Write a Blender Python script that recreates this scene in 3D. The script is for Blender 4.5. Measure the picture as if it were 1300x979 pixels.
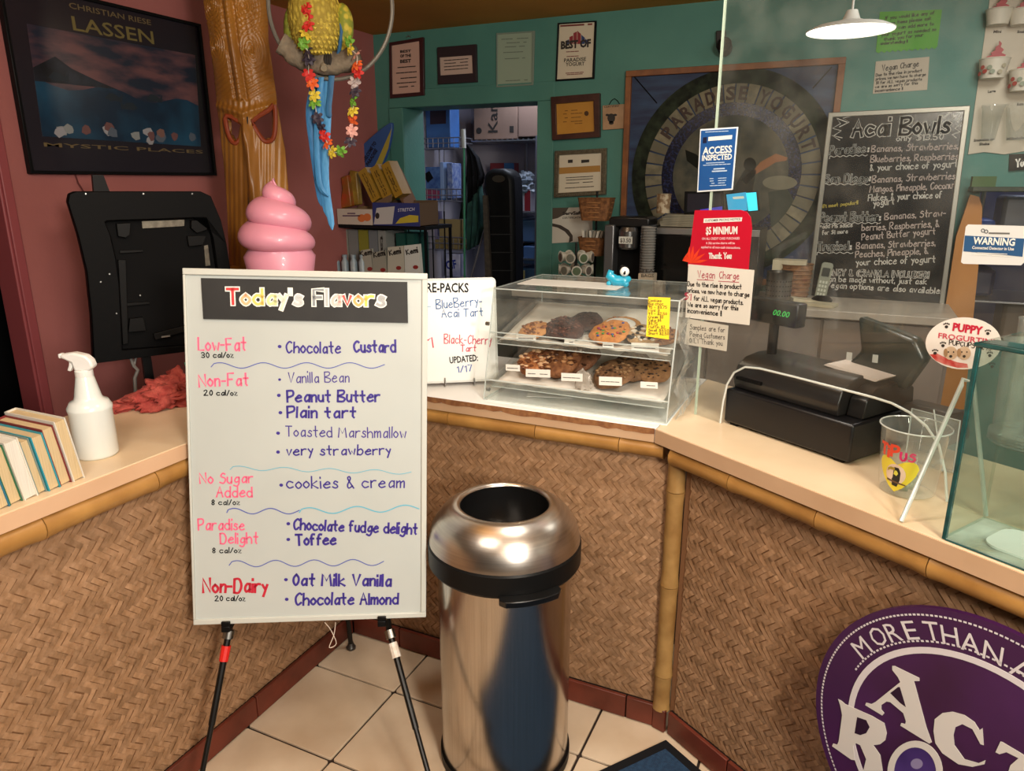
import bpy, bmesh, math, random
from mathutils import noise as NZ
from mathutils import Vector as V, Matrix
random.seed(7)
for _o in list(bpy.data.objects): bpy.data.objects.remove(_o)
S=bpy.context.scene; COL=S.collection
# ---------------- camera ----------------
FPX,PITCH,YAW,EYE=915.,math.radians(15.8),math.radians(25),1.60
CR=V((math.cos(YAW),math.sin(YAW),0)); CF=V((-math.sin(YAW)*math.cos(PITCH),math.cos(YAW)*math.cos(PITCH),-math.sin(PITCH))); CU=CR.cross(CF); CC=V((0,0,EYE))
cd=bpy.data.cameras.new('camera'); cam=bpy.data.objects.new('camera',cd); COL.objects.link(cam)
m=Matrix((CR,CU,-CF)).transposed().to_4x4(); m.translation=CC; cam.matrix_world=m
cd.sensor_width=36; cd.sensor_fit='HORIZONTAL'; cd.lens=FPX/1300*36; cd.clip_start=.02; S.camera=cam
def ray(x,y): return CF+CR*((x-650)/FPX)+CU*((489.5-y)/FPX)
def onz(x,y,z): d=ray(x,y); return CC+d*((z-EYE)/d.z)
def onY(x,y,Y): d=ray(x,y); return CC+d*(Y/d.y)
def onX(x,y,X): d=ray(x,y); return CC+d*(X/d.x)
def at(x,y,dep): return CC+ray(x,y)*dep
# ---------------- world, view, lights ----------------
w=bpy.data.worlds.new('world'); S.world=w; w.use_nodes=True
w.node_tree.nodes['Background'].inputs[0].default_value=(.5,.55,.7,1); w.node_tree.nodes['Background'].inputs[1].default_value=.05
S.cycles.transparent_max_bounces=48; S.view_settings.view_transform='Standard'; S.view_settings.look='None'; S.view_settings.gamma=1; S.view_settings.exposure=-0.18
def area(name,loc,tgt,size,power,col,size_y=None,spread=180):
    l=bpy.data.lights.new(name,'AREA'); l.energy=power; l.color=col; l.size=size
    if size_y: l.shape='RECTANGLE'; l.size_y=size_y
    l.spread=math.radians(spread)
    o=bpy.data.objects.new(name,l); COL.objects.link(o); o.location=loc
    o.rotation_euler=(V(tgt)-V(loc)).to_track_quat('-Z','Y').to_euler(); return o
area('ceiling_light_main',(.75,.1,2.4),(-.6,1.6,.8),.45,46,(1,.9,.76),spread=160)
area('ceiling_light_left',(-.9,.2,2.42),(-1.2,1.4,0),.5,15,(1,.9,.78),spread=150)
area('side_window_light',(1.5,-.75,1.9),(-2,1.4,1.2),.35,48,(1,.92,.82),spread=150)
area('counter_light',(-.4,1.5,2.42),(-.5,2.0,.9),.3,9,(1,.95,.85),spread=130)
area('work_light',(.6,2.9,2.4),(.3,3.3,1),.5,14,(1,.97,.9),spread=150)
area('storage_light',(-2.1,4.9,2.4),(-2.1,4.9,0),.5,13,(.75,.83,1),spread=160)
area('ceiling_fill',(-1.0,1.0,2.2),(-1.0,1.2,3),.8,9,(1,.85,.65),spread=170)  # added upward fill to brighten the ceiling, no such fixture in the shop
def fill_point(name,loc,power,col,r=.06):
    l=bpy.data.lights.new(name,'POINT'); l.energy=power; l.color=col; l.shadow_soft_size=r; o=bpy.data.objects.new(name,l); COL.objects.link(o); o.location=loc
fill_point('room_fill',(.5,-1.2,2.1),10,(1,.88,.72)); fill_point('aisle_fill',(-1.2,2.9,2.2),4,(1,.85,.65))  # added point fills that lift the dark ceiling, no lamps hang here
area('passage_light',(1.0,4.9,2.35),(1.0,4.9,0),.5,6,(.72,.78,1),spread=160)
# ---------------- materials ----------------
def lin(h):
    if isinstance(h,str): h=[int(h[i:i+2],16)/255 for i in (0,2,4)]
    return [c/12.92 if c<=.04045 else ((c+.055)/1.055)**2.4 for c in h]+[1]
MC={}
def mt(c,rough=.5,metal=0,c2=None,scale=8,st=(1,1,1),bump=0,bs=None,emit=0,coat=0,detail=4,lo=.35,hi=.65,kind='noise',island=0,trans=0,alpha=1):
    key=(c,rough,metal,c2,scale,st,bump,bs,emit,coat,detail,lo,hi,kind,island,trans,alpha)
    if key in MC: return MC[key]
    M=bpy.data.materials.new('m_'+str(c)); M.use_nodes=True; N=M.node_tree.nodes; L=M.node_tree.links; B=N['Principled BSDF']
    B.inputs['Base Color'].default_value=lin(c); B.inputs['Roughness'].default_value=rough; B.inputs['Metallic'].default_value=metal
    B.inputs['Coat Weight'].default_value=coat; B.inputs['Alpha'].default_value=alpha
    if rough>=.4 and sum(lin(c)[:3])<.03: B.inputs['Specular IOR Level'].default_value=.15
    if trans: B.inputs['Transmission Weight'].default_value=trans
    tc=N.new('ShaderNodeTexCoord'); mp=N.new('ShaderNodeMapping'); mp.inputs['Scale'].default_value=st; L.new(tc.outputs['Object'],mp.inputs[0])
    if c2 or bump:
        if kind=='voronoi': t=N.new('ShaderNodeTexVoronoi'); t.inputs['Scale'].default_value=scale; fac=t.outputs['Distance']
        elif kind=='wave': t=N.new('ShaderNodeTexWave'); t.inputs['Scale'].default_value=scale; t.inputs['Distortion'].default_value=3; fac=t.outputs[1]
        else: t=N.new('ShaderNodeTexNoise'); t.inputs['Scale'].default_value=scale; t.inputs['Detail'].default_value=detail; fac=t.outputs[0]
        L.new(mp.outputs[0],t.inputs[0])
    if c2:
        r=N.new('ShaderNodeValToRGB'); r.color_ramp.elements[0].position=lo; r.color_ramp.elements[1].position=hi
        r.color_ramp.elements[0].color=lin(c); r.color_ramp.elements[1].color=lin(c2); L.new(fac,r.inputs[0]); src=r.outputs[0]
        if island:
            g=N.new('ShaderNodeNewGeometry'); h=N.new('ShaderNodeHueSaturation'); mr=N.new('ShaderNodeMapRange'); mr.inputs[3].default_value=1-island; mr.inputs[4].default_value=1+island
            L.new(g.outputs['Random Per Island'],mr.inputs[0]); L.new(mr.outputs[0],h.inputs['Value']); L.new(src,h.inputs['Color']); src=h.outputs[0]
        L.new(src,B.inputs['Base Color'])
    if bump:
        b=N.new('ShaderNodeBump'); b.inputs['Strength'].default_value=bump; b.inputs['Distance'].default_value=.004
        if bs:
            t2=N.new('ShaderNodeTexNoise'); t2.inputs['Scale'].default_value=bs; t2.inputs['Detail'].default_value=5; L.new(mp.outputs[0],t2.inputs[0]); fac=t2.outputs[0]
        L.new(fac,b.inputs['Height']); L.new(b.outputs[0],B.inputs['Normal'])
    if emit: B.inputs['Emission Color'].default_value=lin(c); B.inputs['Emission Strength'].default_value=emit
    MC[key]=M; return M
def glass(tint='fcfefd',refl=1.0,rough=.03,haze=0,hcol='dfe2dc'):
    key=('g',tint,refl,rough,haze,hcol)
    if key in MC: return MC[key]
    M=bpy.data.materials.new('clear_acrylic'); M.use_nodes=True; N=M.node_tree.nodes; L=M.node_tree.links; N.remove(N['Principled BSDF'])
    T=N.new('ShaderNodeBsdfTransparent'); T.inputs[0].default_value=[1-(1-c)*.35 for c in lin(tint)[:3]]+[1]; G=N.new('ShaderNodeBsdfGlossy'); G.inputs['Roughness'].default_value=rough; G.inputs[0].default_value=(refl,refl,refl,1)
    fr=N.new('ShaderNodeFresnel'); gm=N.new('ShaderNodeNewGeometry'); mi=N.new('ShaderNodeMapRange'); mi.inputs[3].default_value=1.45; mi.inputs[4].default_value=1/1.45; L.new(gm.outputs['Backfacing'],mi.inputs[0]); L.new(mi.outputs[0],fr.inputs[0])
    mx=N.new('ShaderNodeMixShader'); L.new(fr.outputs[0],mx.inputs[0]); L.new(T.outputs[0],mx.inputs[1]); L.new(G.outputs[0],mx.inputs[2]); out=mx.outputs[0]
    if haze:
        D=N.new('ShaderNodeBsdfDiffuse'); D.inputs[0].default_value=lin(hcol); m2=N.new('ShaderNodeMixShader')
        tn=N.new('ShaderNodeTexNoise'); tn.inputs['Scale'].default_value=14; tc=N.new('ShaderNodeTexCoord'); L.new(tc.outputs['Object'],tn.inputs[0])
        mr=N.new('ShaderNodeMapRange'); mr.inputs[1].default_value=.35; mr.inputs[2].default_value=.7; mr.inputs[3].default_value=haze*.4; mr.inputs[4].default_value=haze*1.4; L.new(tn.outputs[0],mr.inputs[0])
        L.new(mr.outputs[0],m2.inputs[0]); L.new(out,m2.inputs[1]); L.new(D.outputs[0],m2.inputs[2]); out=m2.outputs[0]
    L.new(out,N['Material Output'].inputs[0]); MC[key]=M; return M
# ---------------- frames ----------------
class Fr:
    def __init__(s,o,ex,ey=(0,0,1)): s.o=V(o); s.ex=V(ex).normalized(); s.ey=V(ey).normalized(); s.n=s.ex.cross(s.ey).normalized()
    def __call__(s,u,v,w=0): return s.o+s.ex*u+s.ey*v+s.n*w
    def uv(s,x,y,w=0):
        d=ray(x,y); o=s.o+s.n*w; P=CC+d*((o-CC).dot(s.n)/d.dot(s.n)); q=P-s.o; return (q.dot(s.ex),q.dot(s.ey))
    def px(s,x,y,w=0): return s(*s.uv(x,y,w),w)
def azf(o,deg): a=math.radians(deg); return Fr(o,(math.cos(a),math.sin(a),0))
def cylmap(c,r,zx=0):   # map (u,v,w) on an upright cylinder, u arc length about the side that faces the camera
    c=V(c); d=(CC-c); a0=math.atan2(d.y,d.x)+zx
    return lambda u,v,w=0: V((c.x+(r+w)*math.cos(a0+u/r),c.y+(r+w)*math.sin(a0+u/r),c.z+v))
# ---------------- mesh builder ----------------
ALL=[]
class MB:
    def __init__(s): s.v=[];s.f=[]
    def add(s,vs,fs): n=len(s.v); s.v+=[V(a) for a in vs]; s.f+=[tuple(n+i for i in f) for f in fs]; return s
    def box(s,c,d,R=None,fr=None):
        c=V(c); hx,hy,hz=d[0]/2,d[1]/2,d[2]/2; vs=[]
        for x in(-hx,hx):
            for y in(-hy,hy):
                for z in(-hz,hz):
                    p=V((x,y,z)); p=R@p if R else p; p=c+p; vs.append(fr(*p) if fr else p)
        return s.add(vs,[(0,1,3,2),(4,6,7,5),(0,4,5,1),(2,3,7,6),(0,2,6,4),(1,5,7,3)])
    def fbox(s,fr,u0,u1,v0,v1,w0,w1): return s.box(((u0+u1)/2,(v0+v1)/2,(w0+w1)/2),(u1-u0,v1-v0,w1-w0),fr=fr)
    def prism(s,fr,uv,w0,w1):
        n=len(uv); vs=[fr(a,b,w0) for a,b in uv]+[fr(a,b,w1) for a,b in uv]
        return s.add(vs,[tuple(range(n))[::-1],tuple(range(n,2*n))]+[(i,(i+1)%n,n+(i+1)%n,n+i) for i in range(n)])
    def pp(s,fr,px,w0,w1,at_w=None): return s.prism(fr,[fr.uv(x,y,w1 if at_w is None else at_w) for x,y in px],w0,w1)
    def ring(s,fr,A,B,w0,w1):
        n=len(A); vs=[fr(a,b,w) for w in (w0,w1) for P in (A,B) for a,b in P]; f=[]
        for i in range(n):
            j=(i+1)%n; f+=[(2*n+i,2*n+j,3*n+j,3*n+i),(i,j,2*n+j,2*n+i),(n+j,n+i,3*n+i,3*n+j),(j,i,n+i,n+j)]
        return s.add(vs,f)
    def tube(s,P,r,k=8,closed=False,cap=True):
        P=[V(p) for p in P]; n=len(P); rr=r if isinstance(r,(list,tuple)) else [r]*n; up=None; vs=[]
        for i in range(n):
            t=(P[(i+1)%n]-P[i-1]) if closed else (P[min(i+1,n-1)]-P[max(i-1,0)])
            t.normalize()
            if up is None: up=t.orthogonal().normalized()
            up=(up-t*up.dot(t)); up=up.normalized() if up.length>1e-6 else t.orthogonal().normalized(); b=t.cross(up)
            vs+=[P[i]+(up*math.cos(2*math.pi*j/k)+b*math.sin(2*math.pi*j/k))*rr[i] for j in range(k)]
        f=[(i*k+j,i*k+(j+1)%k,((i+1)%n)*k+(j+1)%k,((i+1)%n)*k+j) for i in range(n if closed else n-1) for j in range(k)]
        if cap and not closed: f+=[tuple(range(k))[::-1],tuple(range((n-1)*k,n*k))]
        return s.add(vs,f)
    def lathe(s,prof,c=(0,0,0),k=32,R=None,sc=(1,1),cap=True,a0=0,a1=2*math.pi):
        c=V(c); vs=[]; full=abs(a1-a0-2*math.pi)<1e-6; m=k if full else k+1
        for r,z in prof:
            for j in range(m):
                a=a0+(a1-a0)*j/k; p=V((r*math.cos(a)*sc[0],r*math.sin(a)*sc[1],z)); vs.append(c+(R@p if R else p))
        f=[(i*m+j,i*m+(j+1)%m,(i+1)*m+(j+1)%m,(i+1)*m+j) for i in range(len(prof)-1) for j in range(m if full else m-1)]
        if cap and full: f+=[tuple(range(m))[::-1],tuple(range((len(prof)-1)*m,len(prof)*m))]
        return s.add(vs,f)
    def sphere(s,c,r,k=10,R=None):
        r=r if isinstance(r,(tuple,list)) else (r,r,r); c=V(c); vs=[];n=max(4,k//2)
        for i in range(n+1):
            t=math.pi*i/n
            for j in range(k):
                a=2*math.pi*j/k; p=V((r[0]*math.sin(t)*math.cos(a),r[1]*math.sin(t)*math.sin(a),r[2]*math.cos(t))); vs.append(c+(R@p if R else p))
        return s.add(vs,[(i*k+j,(i+1)*k+j,(i+1)*k+(j+1)%k,i*k+(j+1)%k) for i in range(n) for j in range(k)])
    def rib(s,fn,pts,wd,w=0,closed=False):   # flat inked stroke on a surface map
        P=[pts[0]]
        for p in pts[1:]:
            if (p[0]-P[-1][0])**2+(p[1]-P[-1][1])**2>1e-12: P.append(p)
        if len(P)<2: P=[(P[0][0]-wd*.3,P[0][1]),(P[0][0]+wd*.3,P[0][1])]
        n=len(P); vs=[]
        for i in range(n):
            a=P[max(i-1,0)]; b=P[min(i+1,n-1)]; tx,ty=b[0]-a[0],b[1]-a[1]; l=math.hypot(tx,ty) or 1; tx/=l; ty/=l; x,y=P[i]
            if i==0: x-=tx*wd*.4; y-=ty*wd*.4
            if i==n-1: x+=tx*wd*.4; y+=ty*wd*.4
            vs+=[fn(x-ty*wd/2,y+tx*wd/2,w),fn(x+ty*wd/2,y-tx*wd/2,w)]
        return s.add(vs,[(2*i,2*i+1,2*i+3,2*i+2) for i in range(n-1)])
    def build(s,name,mat,parent=None,smooth=30,bevel=0,stuff=False,label=None,solid=0,fix=True):
        me=bpy.data.meshes.new(name); c=V((0,0,0))
        if parent is None and s.v:
            lo=[min(v[i] for v in s.v) for i in range(3)]; hi=[max(v[i] for v in s.v) for i in range(3)]; c=V(((lo[0]+hi[0])/2,(lo[1]+hi[1])/2,lo[2]))
        elif parent is not None: c=wl(parent)
        me.from_pydata([tuple(v-c) for v in s.v],[],s.f); me.validate()
        if fix:
            bm=bmesh.new(); bm.from_mesh(me); bmesh.ops.recalc_face_normals(bm,faces=bm.faces); bm.to_mesh(me); bm.free()
        for p in me.polygons: p.use_smooth=smooth>0
        if smooth>0: me.set_sharp_from_angle(angle=math.radians(smooth))
        if mat: me.materials.append(mat)
        o=bpy.data.objects.new(name,me); COL.objects.link(o)
        if parent is None: o.location=c
        else: o.parent=parent
        WL[o.name]=c
        if bevel:
            b=o.modifiers.new('bevel','BEVEL'); b.width=bevel; b.segments=2; b.limit_method='ANGLE'
        if solid:
            b=o.modifiers.new('solid','SOLIDIFY'); b.thickness=solid; b.offset=0
        if stuff: o['kind']='stuff'
        if label: o['label']=label
        return o
WL={}
def wl(o): return WL[o.name]
def tag(o,label,cat,group=None):
    o['label']=label; o['category']=cat
    if group: o['group']=group
    return o
def thing(name,label,cat,loc,group=None):
    o=bpy.data.objects.new(name,None); COL.objects.link(o); o.location=loc; o.empty_display_size=.05; WL[o.name]=V(loc); return tag(o,label,cat,group)
def struct(o): o['kind']='structure'; return o
def ell(cx,cy,rx,ry,n=32,a0=0,a1=None):
    if a1 is None: return [(cx+rx*math.cos(2*math.pi*i/n),cy+ry*math.sin(2*math.pi*i/n)) for i in range(n)]
    return [(cx+rx*math.cos(math.radians(a0+(a1-a0)*i/n)),cy+ry*math.sin(math.radians(a0+(a1-a0)*i/n))) for i in range(n+1)]
def rrect(u0,v0,u1,v1,r,k=4):
    P=[]
    for cx,cy,a in((u1-r,v0+r,-90),(u1-r,v1-r,0),(u0+r,v1-r,90),(u0+r,v0+r,180)):
        P+=[(cx+r*math.cos(math.radians(a+90*i/k)),cy+r*math.sin(math.radians(a+90*i/k))) for i in range(k+1)]
    return P
def crom(P,n=4,closed=False):
    if len(P)<3: return list(P)
    out=[];N=len(P)
    for i in range(N if closed else N-1):
        g=(lambda k:P[k%N]) if closed else (lambda k:P[max(0,min(N-1,k))])
        a,b,c,d=g(i-1),g(i),g(i+1),g(i+2)
        for k in range(n):
            t=k/n; out.append(tuple(.5*((2*b[q])+(-a[q]+c[q])*t+(2*a[q]-5*b[q]+4*c[q]-d[q])*t*t+(-a[q]+3*b[q]-3*c[q]+d[q])*t**3) for q in range(len(b))))
    if not closed: out.append(tuple(P[-1]))
    return out
# ---------------- lettering ----------------
G={'A':'00 3X 60|14 54','B':'00 0X|~0X 5X 57 05|~05 63 50 00','C':'~69 4X 17 13 30 62','D':'00 0X|~0X 4X 65 40 00','E':'5X 0X 00 50|05 45','F':'5X 0X 00|05 45','G':'~69 4X 17 13 30 62 65|65 45','H':'00 0X|60 6X|05 65','I':'00 0X','J':'~5X 53 30 12','K':'00 0X|5X 05 60','L':'0X 00 50','M':'00 1X 44 7X 80','N':'00 0X 60 6X','O':'~3X 17 13 30 53 57 3X','P':'00 0X|~0X 5X 56 04','R':'00 0X|~0X 5X 56 04|24 60','S':'~59 3X 17 55 52 30 01','T':'0X 6X|3X 30','U':'~0X 03 30 63 6X','V':'0X 30 6X','W':'0X 20 46 60 8X','Y':'0X 35 6X|35 30',
'a':'~55 36 13 20 52|56 50','b':'0X 00|~04 36 53 30 01','c':'~55 26 03 20 51','d':'5X 50|~55 26 03 20 51','e':'~03 54 36 14 02 20 51','f':'~4X 2X 17 10|06 36','g':'~55 36 13 21 52|~56 50 3a 0b','h':'0X 00|~04 36 54 50','i':'06 00|09 0X','j':'~26 20 0a|29 2X','k':'0X 00|46 03 50','l':'0X 00','m':'06 00|~04 26 35 30|~34 56 65 60','n':'06 00|~04 26 45 40','o':'~26 04 02 20 42 44 26','p':'06 0a|~05 36 53 30 01','r':'06 00|~04 26 46','s':'~45 26 14 33 41 20 01','t':'2X 21 30|06 46','u':'~06 02 20 42|46 40','v':'06 20 46','w':'06 20 34 50 66','x':'06 40|46 00','y':'06 23|46 1a','z':'06 46 00 40',
'0':'~3X 17 13 30 53 57 3X','1':'08 2X 20','2':'~08 3X 58 34 00|00 60','3':'~09 3X 57 35 15|~35 52 30 01','4':'3X 04 64|4X 40','5':'5X 0X 06|~06 45 52 30 01','6':'~4X 14 12 30 52 34 13','7':'0X 5X 20','8':'~3X 17 35 52 30 12 35 57 3X','9':'~56 35 17 3X 56 40','&':'~60 18 2X 38 13 20 52','$':'~59 3X 17 55 52 30 01|3X 30','!':'0X 03|00 01','?':'~08 3X 47 24|20 21','.':'00 01','-':'04 34','/':'00 4X',':':'01 02|05 06',"'":'0X 07',',':'01 0c','*':'27 23|05 45','#':'10 3X|40 6X|04 64|07 67','+':'05 45|27 23','"':'0X 08|2X 28'}
YV={**{str(i):i for i in range(10)},'X':10,'a':-3,'b':-2,'c':-1}
def glyph(ch):
    if ch not in G: return [],4.6
    out=[];mx=0
    for st in G[ch].split('|'):
        sm=st[0]=='~'; pts=[(int(p[0]),YV[p[1]]) for p in st.lstrip('~').split()]
        mx=max([mx]+[p[0] for p in pts]); out.append(crom(pts,3) if sm else pts)
    return out,mx+2.2
def hand_uv(mb,fn,txt,u0,v0,u1,v1,h,wd,w,jit=.35,seed=None,outline=0):
    rnd=random.Random(seed or hash(len(txt))+int(abs(u0*1000)))
    tot=max(1,sum(glyph(c)[1] for c in txt)-2.2); L=math.hypot(u1-u0,v1-v0) or 1e-4; ex=((u1-u0)/L,(v1-v0)/L); k=L/tot; s=h/10; x=0; out=[]
    for c in txt:
        st,adv=glyph(c); jy=rnd.uniform(-jit,jit)*.8; js=1+rnd.uniform(-jit,jit)*.18; sl=rnd.uniform(-jit,jit)*.15
        for p in st:
            q=[]
            for a,b in p:
                uu=(x+a+sl*b)*k; vv=(b*js+jy)*s; q.append((u0+ex[0]*uu-ex[1]*vv,v0+ex[1]*uu+ex[0]*vv))
            mb.rib(fn,q,wd,w); out.append(q)
        x+=adv
    return out
def hand(mb,fr,txt,x0,y0,x1,y1,hp,wp=1.2,w=.001,**k):  # picture-pixel ends of the baseline, on the frame's plane
    a=fr.uv(x0,y0,w); b=fr.uv(x1,y1,w); c=fr.uv(x0,y0-hp,w); sc=math.dist(a,c)/hp
    return hand_uv(mb,fr,txt,*a,*b,hp*sc,wp*sc,w,**k)
FONT={}
def font_mesh(txt,bold):
    if (txt,bold) in FONT: return FONT[(txt,bold)]
    cu=bpy.data.curves.new('t','FONT'); cu.body=txt; cu.offset=bold; cu.resolution_u=2; o=bpy.data.objects.new('t',cu)
    me=bpy.data.meshes.new_from_object(o); vs=[tuple(v.co) for v in me.vertices]; fs=[tuple(p.vertices) for p in me.polygons]
    bpy.data.objects.remove(o); bpy.data.meshes.remove(me); bpy.data.curves.remove(cu)
    x0=min(v[0] for v in vs); x1=max(v[0] for v in vs); vs=[((v[0]-x0)/(x1-x0),v[1]/.69) for v in vs]
    FONT[(txt,bold)]=(vs,fs); return vs,fs
def print_uv(mb,fn,txt,u0,v0,u1,v1,h,w,bold=.02,shear=0):
    vs,fs=font_mesh(txt,bold); L=math.hypot(u1-u0,v1-v0); ex=((u1-u0)/L,(v1-v0)/L)
    mb.add([fn(u0+ex[0]*(a*L+b*h*shear)-ex[1]*b*h,v0+ex[1]*(a*L+b*h*shear)+ex[0]*b*h,w) for a,b in vs],fs)
def prt(mb,fr,txt,x0,y0,x1,y1,hp,w=.001,bold=.02,shear=0):
    a=fr.uv(x0,y0,w); b=fr.uv(x1,y1,w); c=fr.uv(x0,y0-hp,w); print_uv(mb,fr,txt,*a,*b,math.dist(a,c),w,bold,shear)
def lines(mb,fr,x0,x1,ys,slope,wp,w,rag=.3):  # rows of fine print too small to read
    for i,y in enumerate(ys):
        r=random.uniform(0,rag)*(x1-x0)/2; a=fr.uv(x0+r,y+slope*r,w); b=fr.uv(x1-r,y+slope*(x1-x0-r),w); c=fr.uv(x0,y-wp,w); d=fr.uv(x0,y,w)
        n=max(2,int((x1-x0)/5)); wd=math.dist(c,d)
        for k in range(n):
            if random.random()<.15: continue
            t0=k/n; t1=(k+.82)/n; mb.rib(fr,[(a[0]+(b[0]-a[0])*t,a[1]+(b[1]-a[1])*t) for t in(t0,t1)],wd,w)
# ================= SETTING =================
W=Fr((0,4,0),(1,0,0)); LW=Fr((-2.8,0,0),(0,1,0))
a32=math.radians(32); RX=(math.cos(a32),-math.sin(a32),0)
RB=Fr((-.358,1.84,0),RX)                      # right counter: plane of its base tiles
def world_coords(M):                          # texture follows the room, so equal pieces differ
    N=M.node_tree.nodes; L=M.node_tree.links; g=N.new('ShaderNodeNewGeometry')
    for n in N:
        if n.type=='MAPPING': L.new(g.outputs['Position'],n.inputs[0])
    return M
TEAL=mt('457a70',.55,c2='4d8377',scale=3,bump=.25,bs=60); PINK=mt('a2605c',.6,c2='a96662',scale=3,bump=.2,bs=70)
CEIL=mt('c08a30',.8,c2='b4802a',scale=2,bump=.1,bs=40); GREY=mt('b9b4a8',.7); DARK=mt('0e0e10',.6)
BLACK=mt('0b0b0c',.45); SILV=mt('b8b8b6',.32,1,bump=.05,bs=60); WHITE=mt('e9e7de',.4)
floor=struct(MB().box((0,.6,-.03),(7,9.2,.045)).build('floor',mt('33241b',.8,c2='241812',scale=20)))
TM=world_coords(mt('d8c4aa',.28,c2='c2a98c',scale=5,bump=.12,bs=30,detail=5,lo=.3,hi=.75))
tb=MB().prism(Fr((0,0,0),(1,0,0),(0,1,0)),rrect(-.155,-.155,.155,.155,.006,2),-.008,0)
t0=None
for i in range(-2,9):
    for j in range(-6,6):
        x=-1.51+.32*(i+.5)+.0; y=1.32+.32*(j-.5)
        if x<-1.5 and i<-0: continue
        hw=.16
        if i>0 and (x-.16+.358)*.53+(y-.16-1.84)*.848>.02: continue
        if t0 is None:
            bm=MB().prism(Fr((0,0,0),(1,0,0),(0,1,0)),rrect(-.156,-.156,.156,.156,.006,2),-.008,0); t0=bm.build('tile',TM,floor,bevel=.0015)
            t0.data.transform(Matrix.Translation(WL['floor'])) ; o=t0
        else: o=t0.copy(); COL.objects.link(o)
        dz=random.uniform(-.0008,.0008); o.parent=floor; o.location=V((x,y,dz))-WL['floor']
def slab(name,lo,hi,mat,**k): return struct(MB().box([(a+b)/2 for a,b in zip(lo,hi)],[b-a for a,b in zip(lo,hi)]).build(name,mat,**k))
slab('ceiling',(-3.9,-2.6,2.46),(3.6,6.2,2.52),CEIL)
DX0,DX1,DZ=-2.603,-1.703,2.036
wb=MB()
for lo,hi in(((-2.8,4,0),(DX0,4.23,2.46)),((DX1,4,0),(.50,4.23,2.46)),((DX0,4,DZ),(DX1,4.23,2.46)),((.50,4,1.555),(1.9,4.23,2.46)),((.50,4,0),(1.9,4.23,.8))):
    wb.box([(a+b)/2 for a,b in zip(lo,hi)],[b-a for a,b in zip(lo,hi)])
struct(wb.build('wall_back',TEAL,smooth=0))
slab('wall_left',(-2.9,1.66,0),(-2.8,4.23,2.46),PINK)
t=MB().box((-2.795,1.675,1.23),(.02,.035,2.46)).box((-2.85,1.655,1.23),(.11,.012,2.46)); struct(t.build('trim_1',mt('94464a',.5),bevel=.004))
slab('wall_left_rear',(-3.8,-2.5,0),(-3.7,4.2,2.46),DARK)
slab('wall_right',(1.9,-2.5,0),(2.0,5.6,2.46),mt('8d8a86',.7))
slab('wall_front',(-3.8,-2.6,0),(2.0,-2.5,2.46),mt('3a4150',.7,c2='6a5a48',scale=.9,lo=.45,hi=.55))
# door trims: slim casing on the teal wall
c=MB()
for x in(DX0-.05,DX1+.05): c.box((x,3.995,DZ/2),(.1,.012,DZ))
c.box((-2.153,3.997,DZ+.051),(1.1,.008,.1)); struct(c.build('trim_2',TEAL,bevel=.003))
# storage room behind the doorway
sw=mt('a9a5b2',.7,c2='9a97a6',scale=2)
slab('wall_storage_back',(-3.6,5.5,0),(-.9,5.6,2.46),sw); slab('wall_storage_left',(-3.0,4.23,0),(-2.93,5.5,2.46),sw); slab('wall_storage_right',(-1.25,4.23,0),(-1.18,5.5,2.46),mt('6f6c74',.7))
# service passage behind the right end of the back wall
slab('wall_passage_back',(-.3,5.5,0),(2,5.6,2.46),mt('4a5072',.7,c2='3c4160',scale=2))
# ================= COUNTERS =================
def weave(fr,u0,u1,v0,v1,w=.0142,h=.0020):
    mb=MB(); q=math.sqrt(.5); R0=int((abs(u1-u0)+abs(v1-v0))/w)+4
    def tr(a,b): u=u0+(a*q+b*q)*w; v=v0+(-a*q+b*q)*w; return min(max(u,u0),u1),min(max(v,v0),v1),u,v
    H,Wd=(v1-v0)/w,(u1-u0)/w
    for s_ in range(0,int((Wd+H)*q*2)+8):
      for d_ in range(-int((Wd+H)*q)-6,int((Wd+H)*q)+6): pass
      break
    ext=int((H+Wd)*.75)+6
    for i in range(-ext,ext):
        for j in range(-ext,ext):
            k=(i-j)%6
            if k==0: a0,a1,b0,b1,L=i,i+1,j-2,j+1,1     # strip along b
            elif k==3: a0,a1,b0,b1,L=i,i+3,j,j+1,0     # strip along a
            else: continue
            cu,cv,u,v=tr((a0+a1)/2,(b0+b1)/2)
            if u<u0-.02 or u>u1+.02 or v<v0-.02 or v>v1+.02: continue
            g=.05; hh=h*random.uniform(.45,1.5); vs=[]; o=random.uniform(-.09,.09); e_=random.uniform(.05,.45)
            for t,z in((0,0),(.22,hh),(.78,hh),(1,0)):
                for s in(g,1-g):
                    a,b=((a0+s*(a1-a0)+o,b0-e_+t*(b1-b0+2*e_)) if L else (a0-e_+t*(a1-a0+2*e_),b0+s*(b1-b0)+o))
                    x,y,_,_=tr(a,b); vs.append(fr(x,y,z+.0003))
            n=len(mb.v); mb.add(vs,[(0,1,3,2),(2,3,5,4),(4,5,7,6)])
    return mb
WV=mt('a88362',.55,c2='906d4d',scale=45,st=(1,1,1),detail=3,island=.16,bump=.3,bs=120)
WVB=mt('80593a',.8); LAM=mt('e2cbaa',.35,c2='dac19e',scale=6,bump=.05,bs=90); LAMW=mt('ecebe6',.3); FAS=mt('c9a684',.45,c2='c09c7a',scale=5)
BAM=mt('b98a4a',.4,c2='8c5f2c',scale=9,detail=5,bump=.15,bs=50,lo=.3,hi=.8); BAM2=mt('b08a52',.45,c2='8d6838',scale=11,detail=5,bump=.2,bs=50)
BT=mt('6e2f20',.45,c2='572417',scale=9,bump=.15,bs=40)
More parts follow.
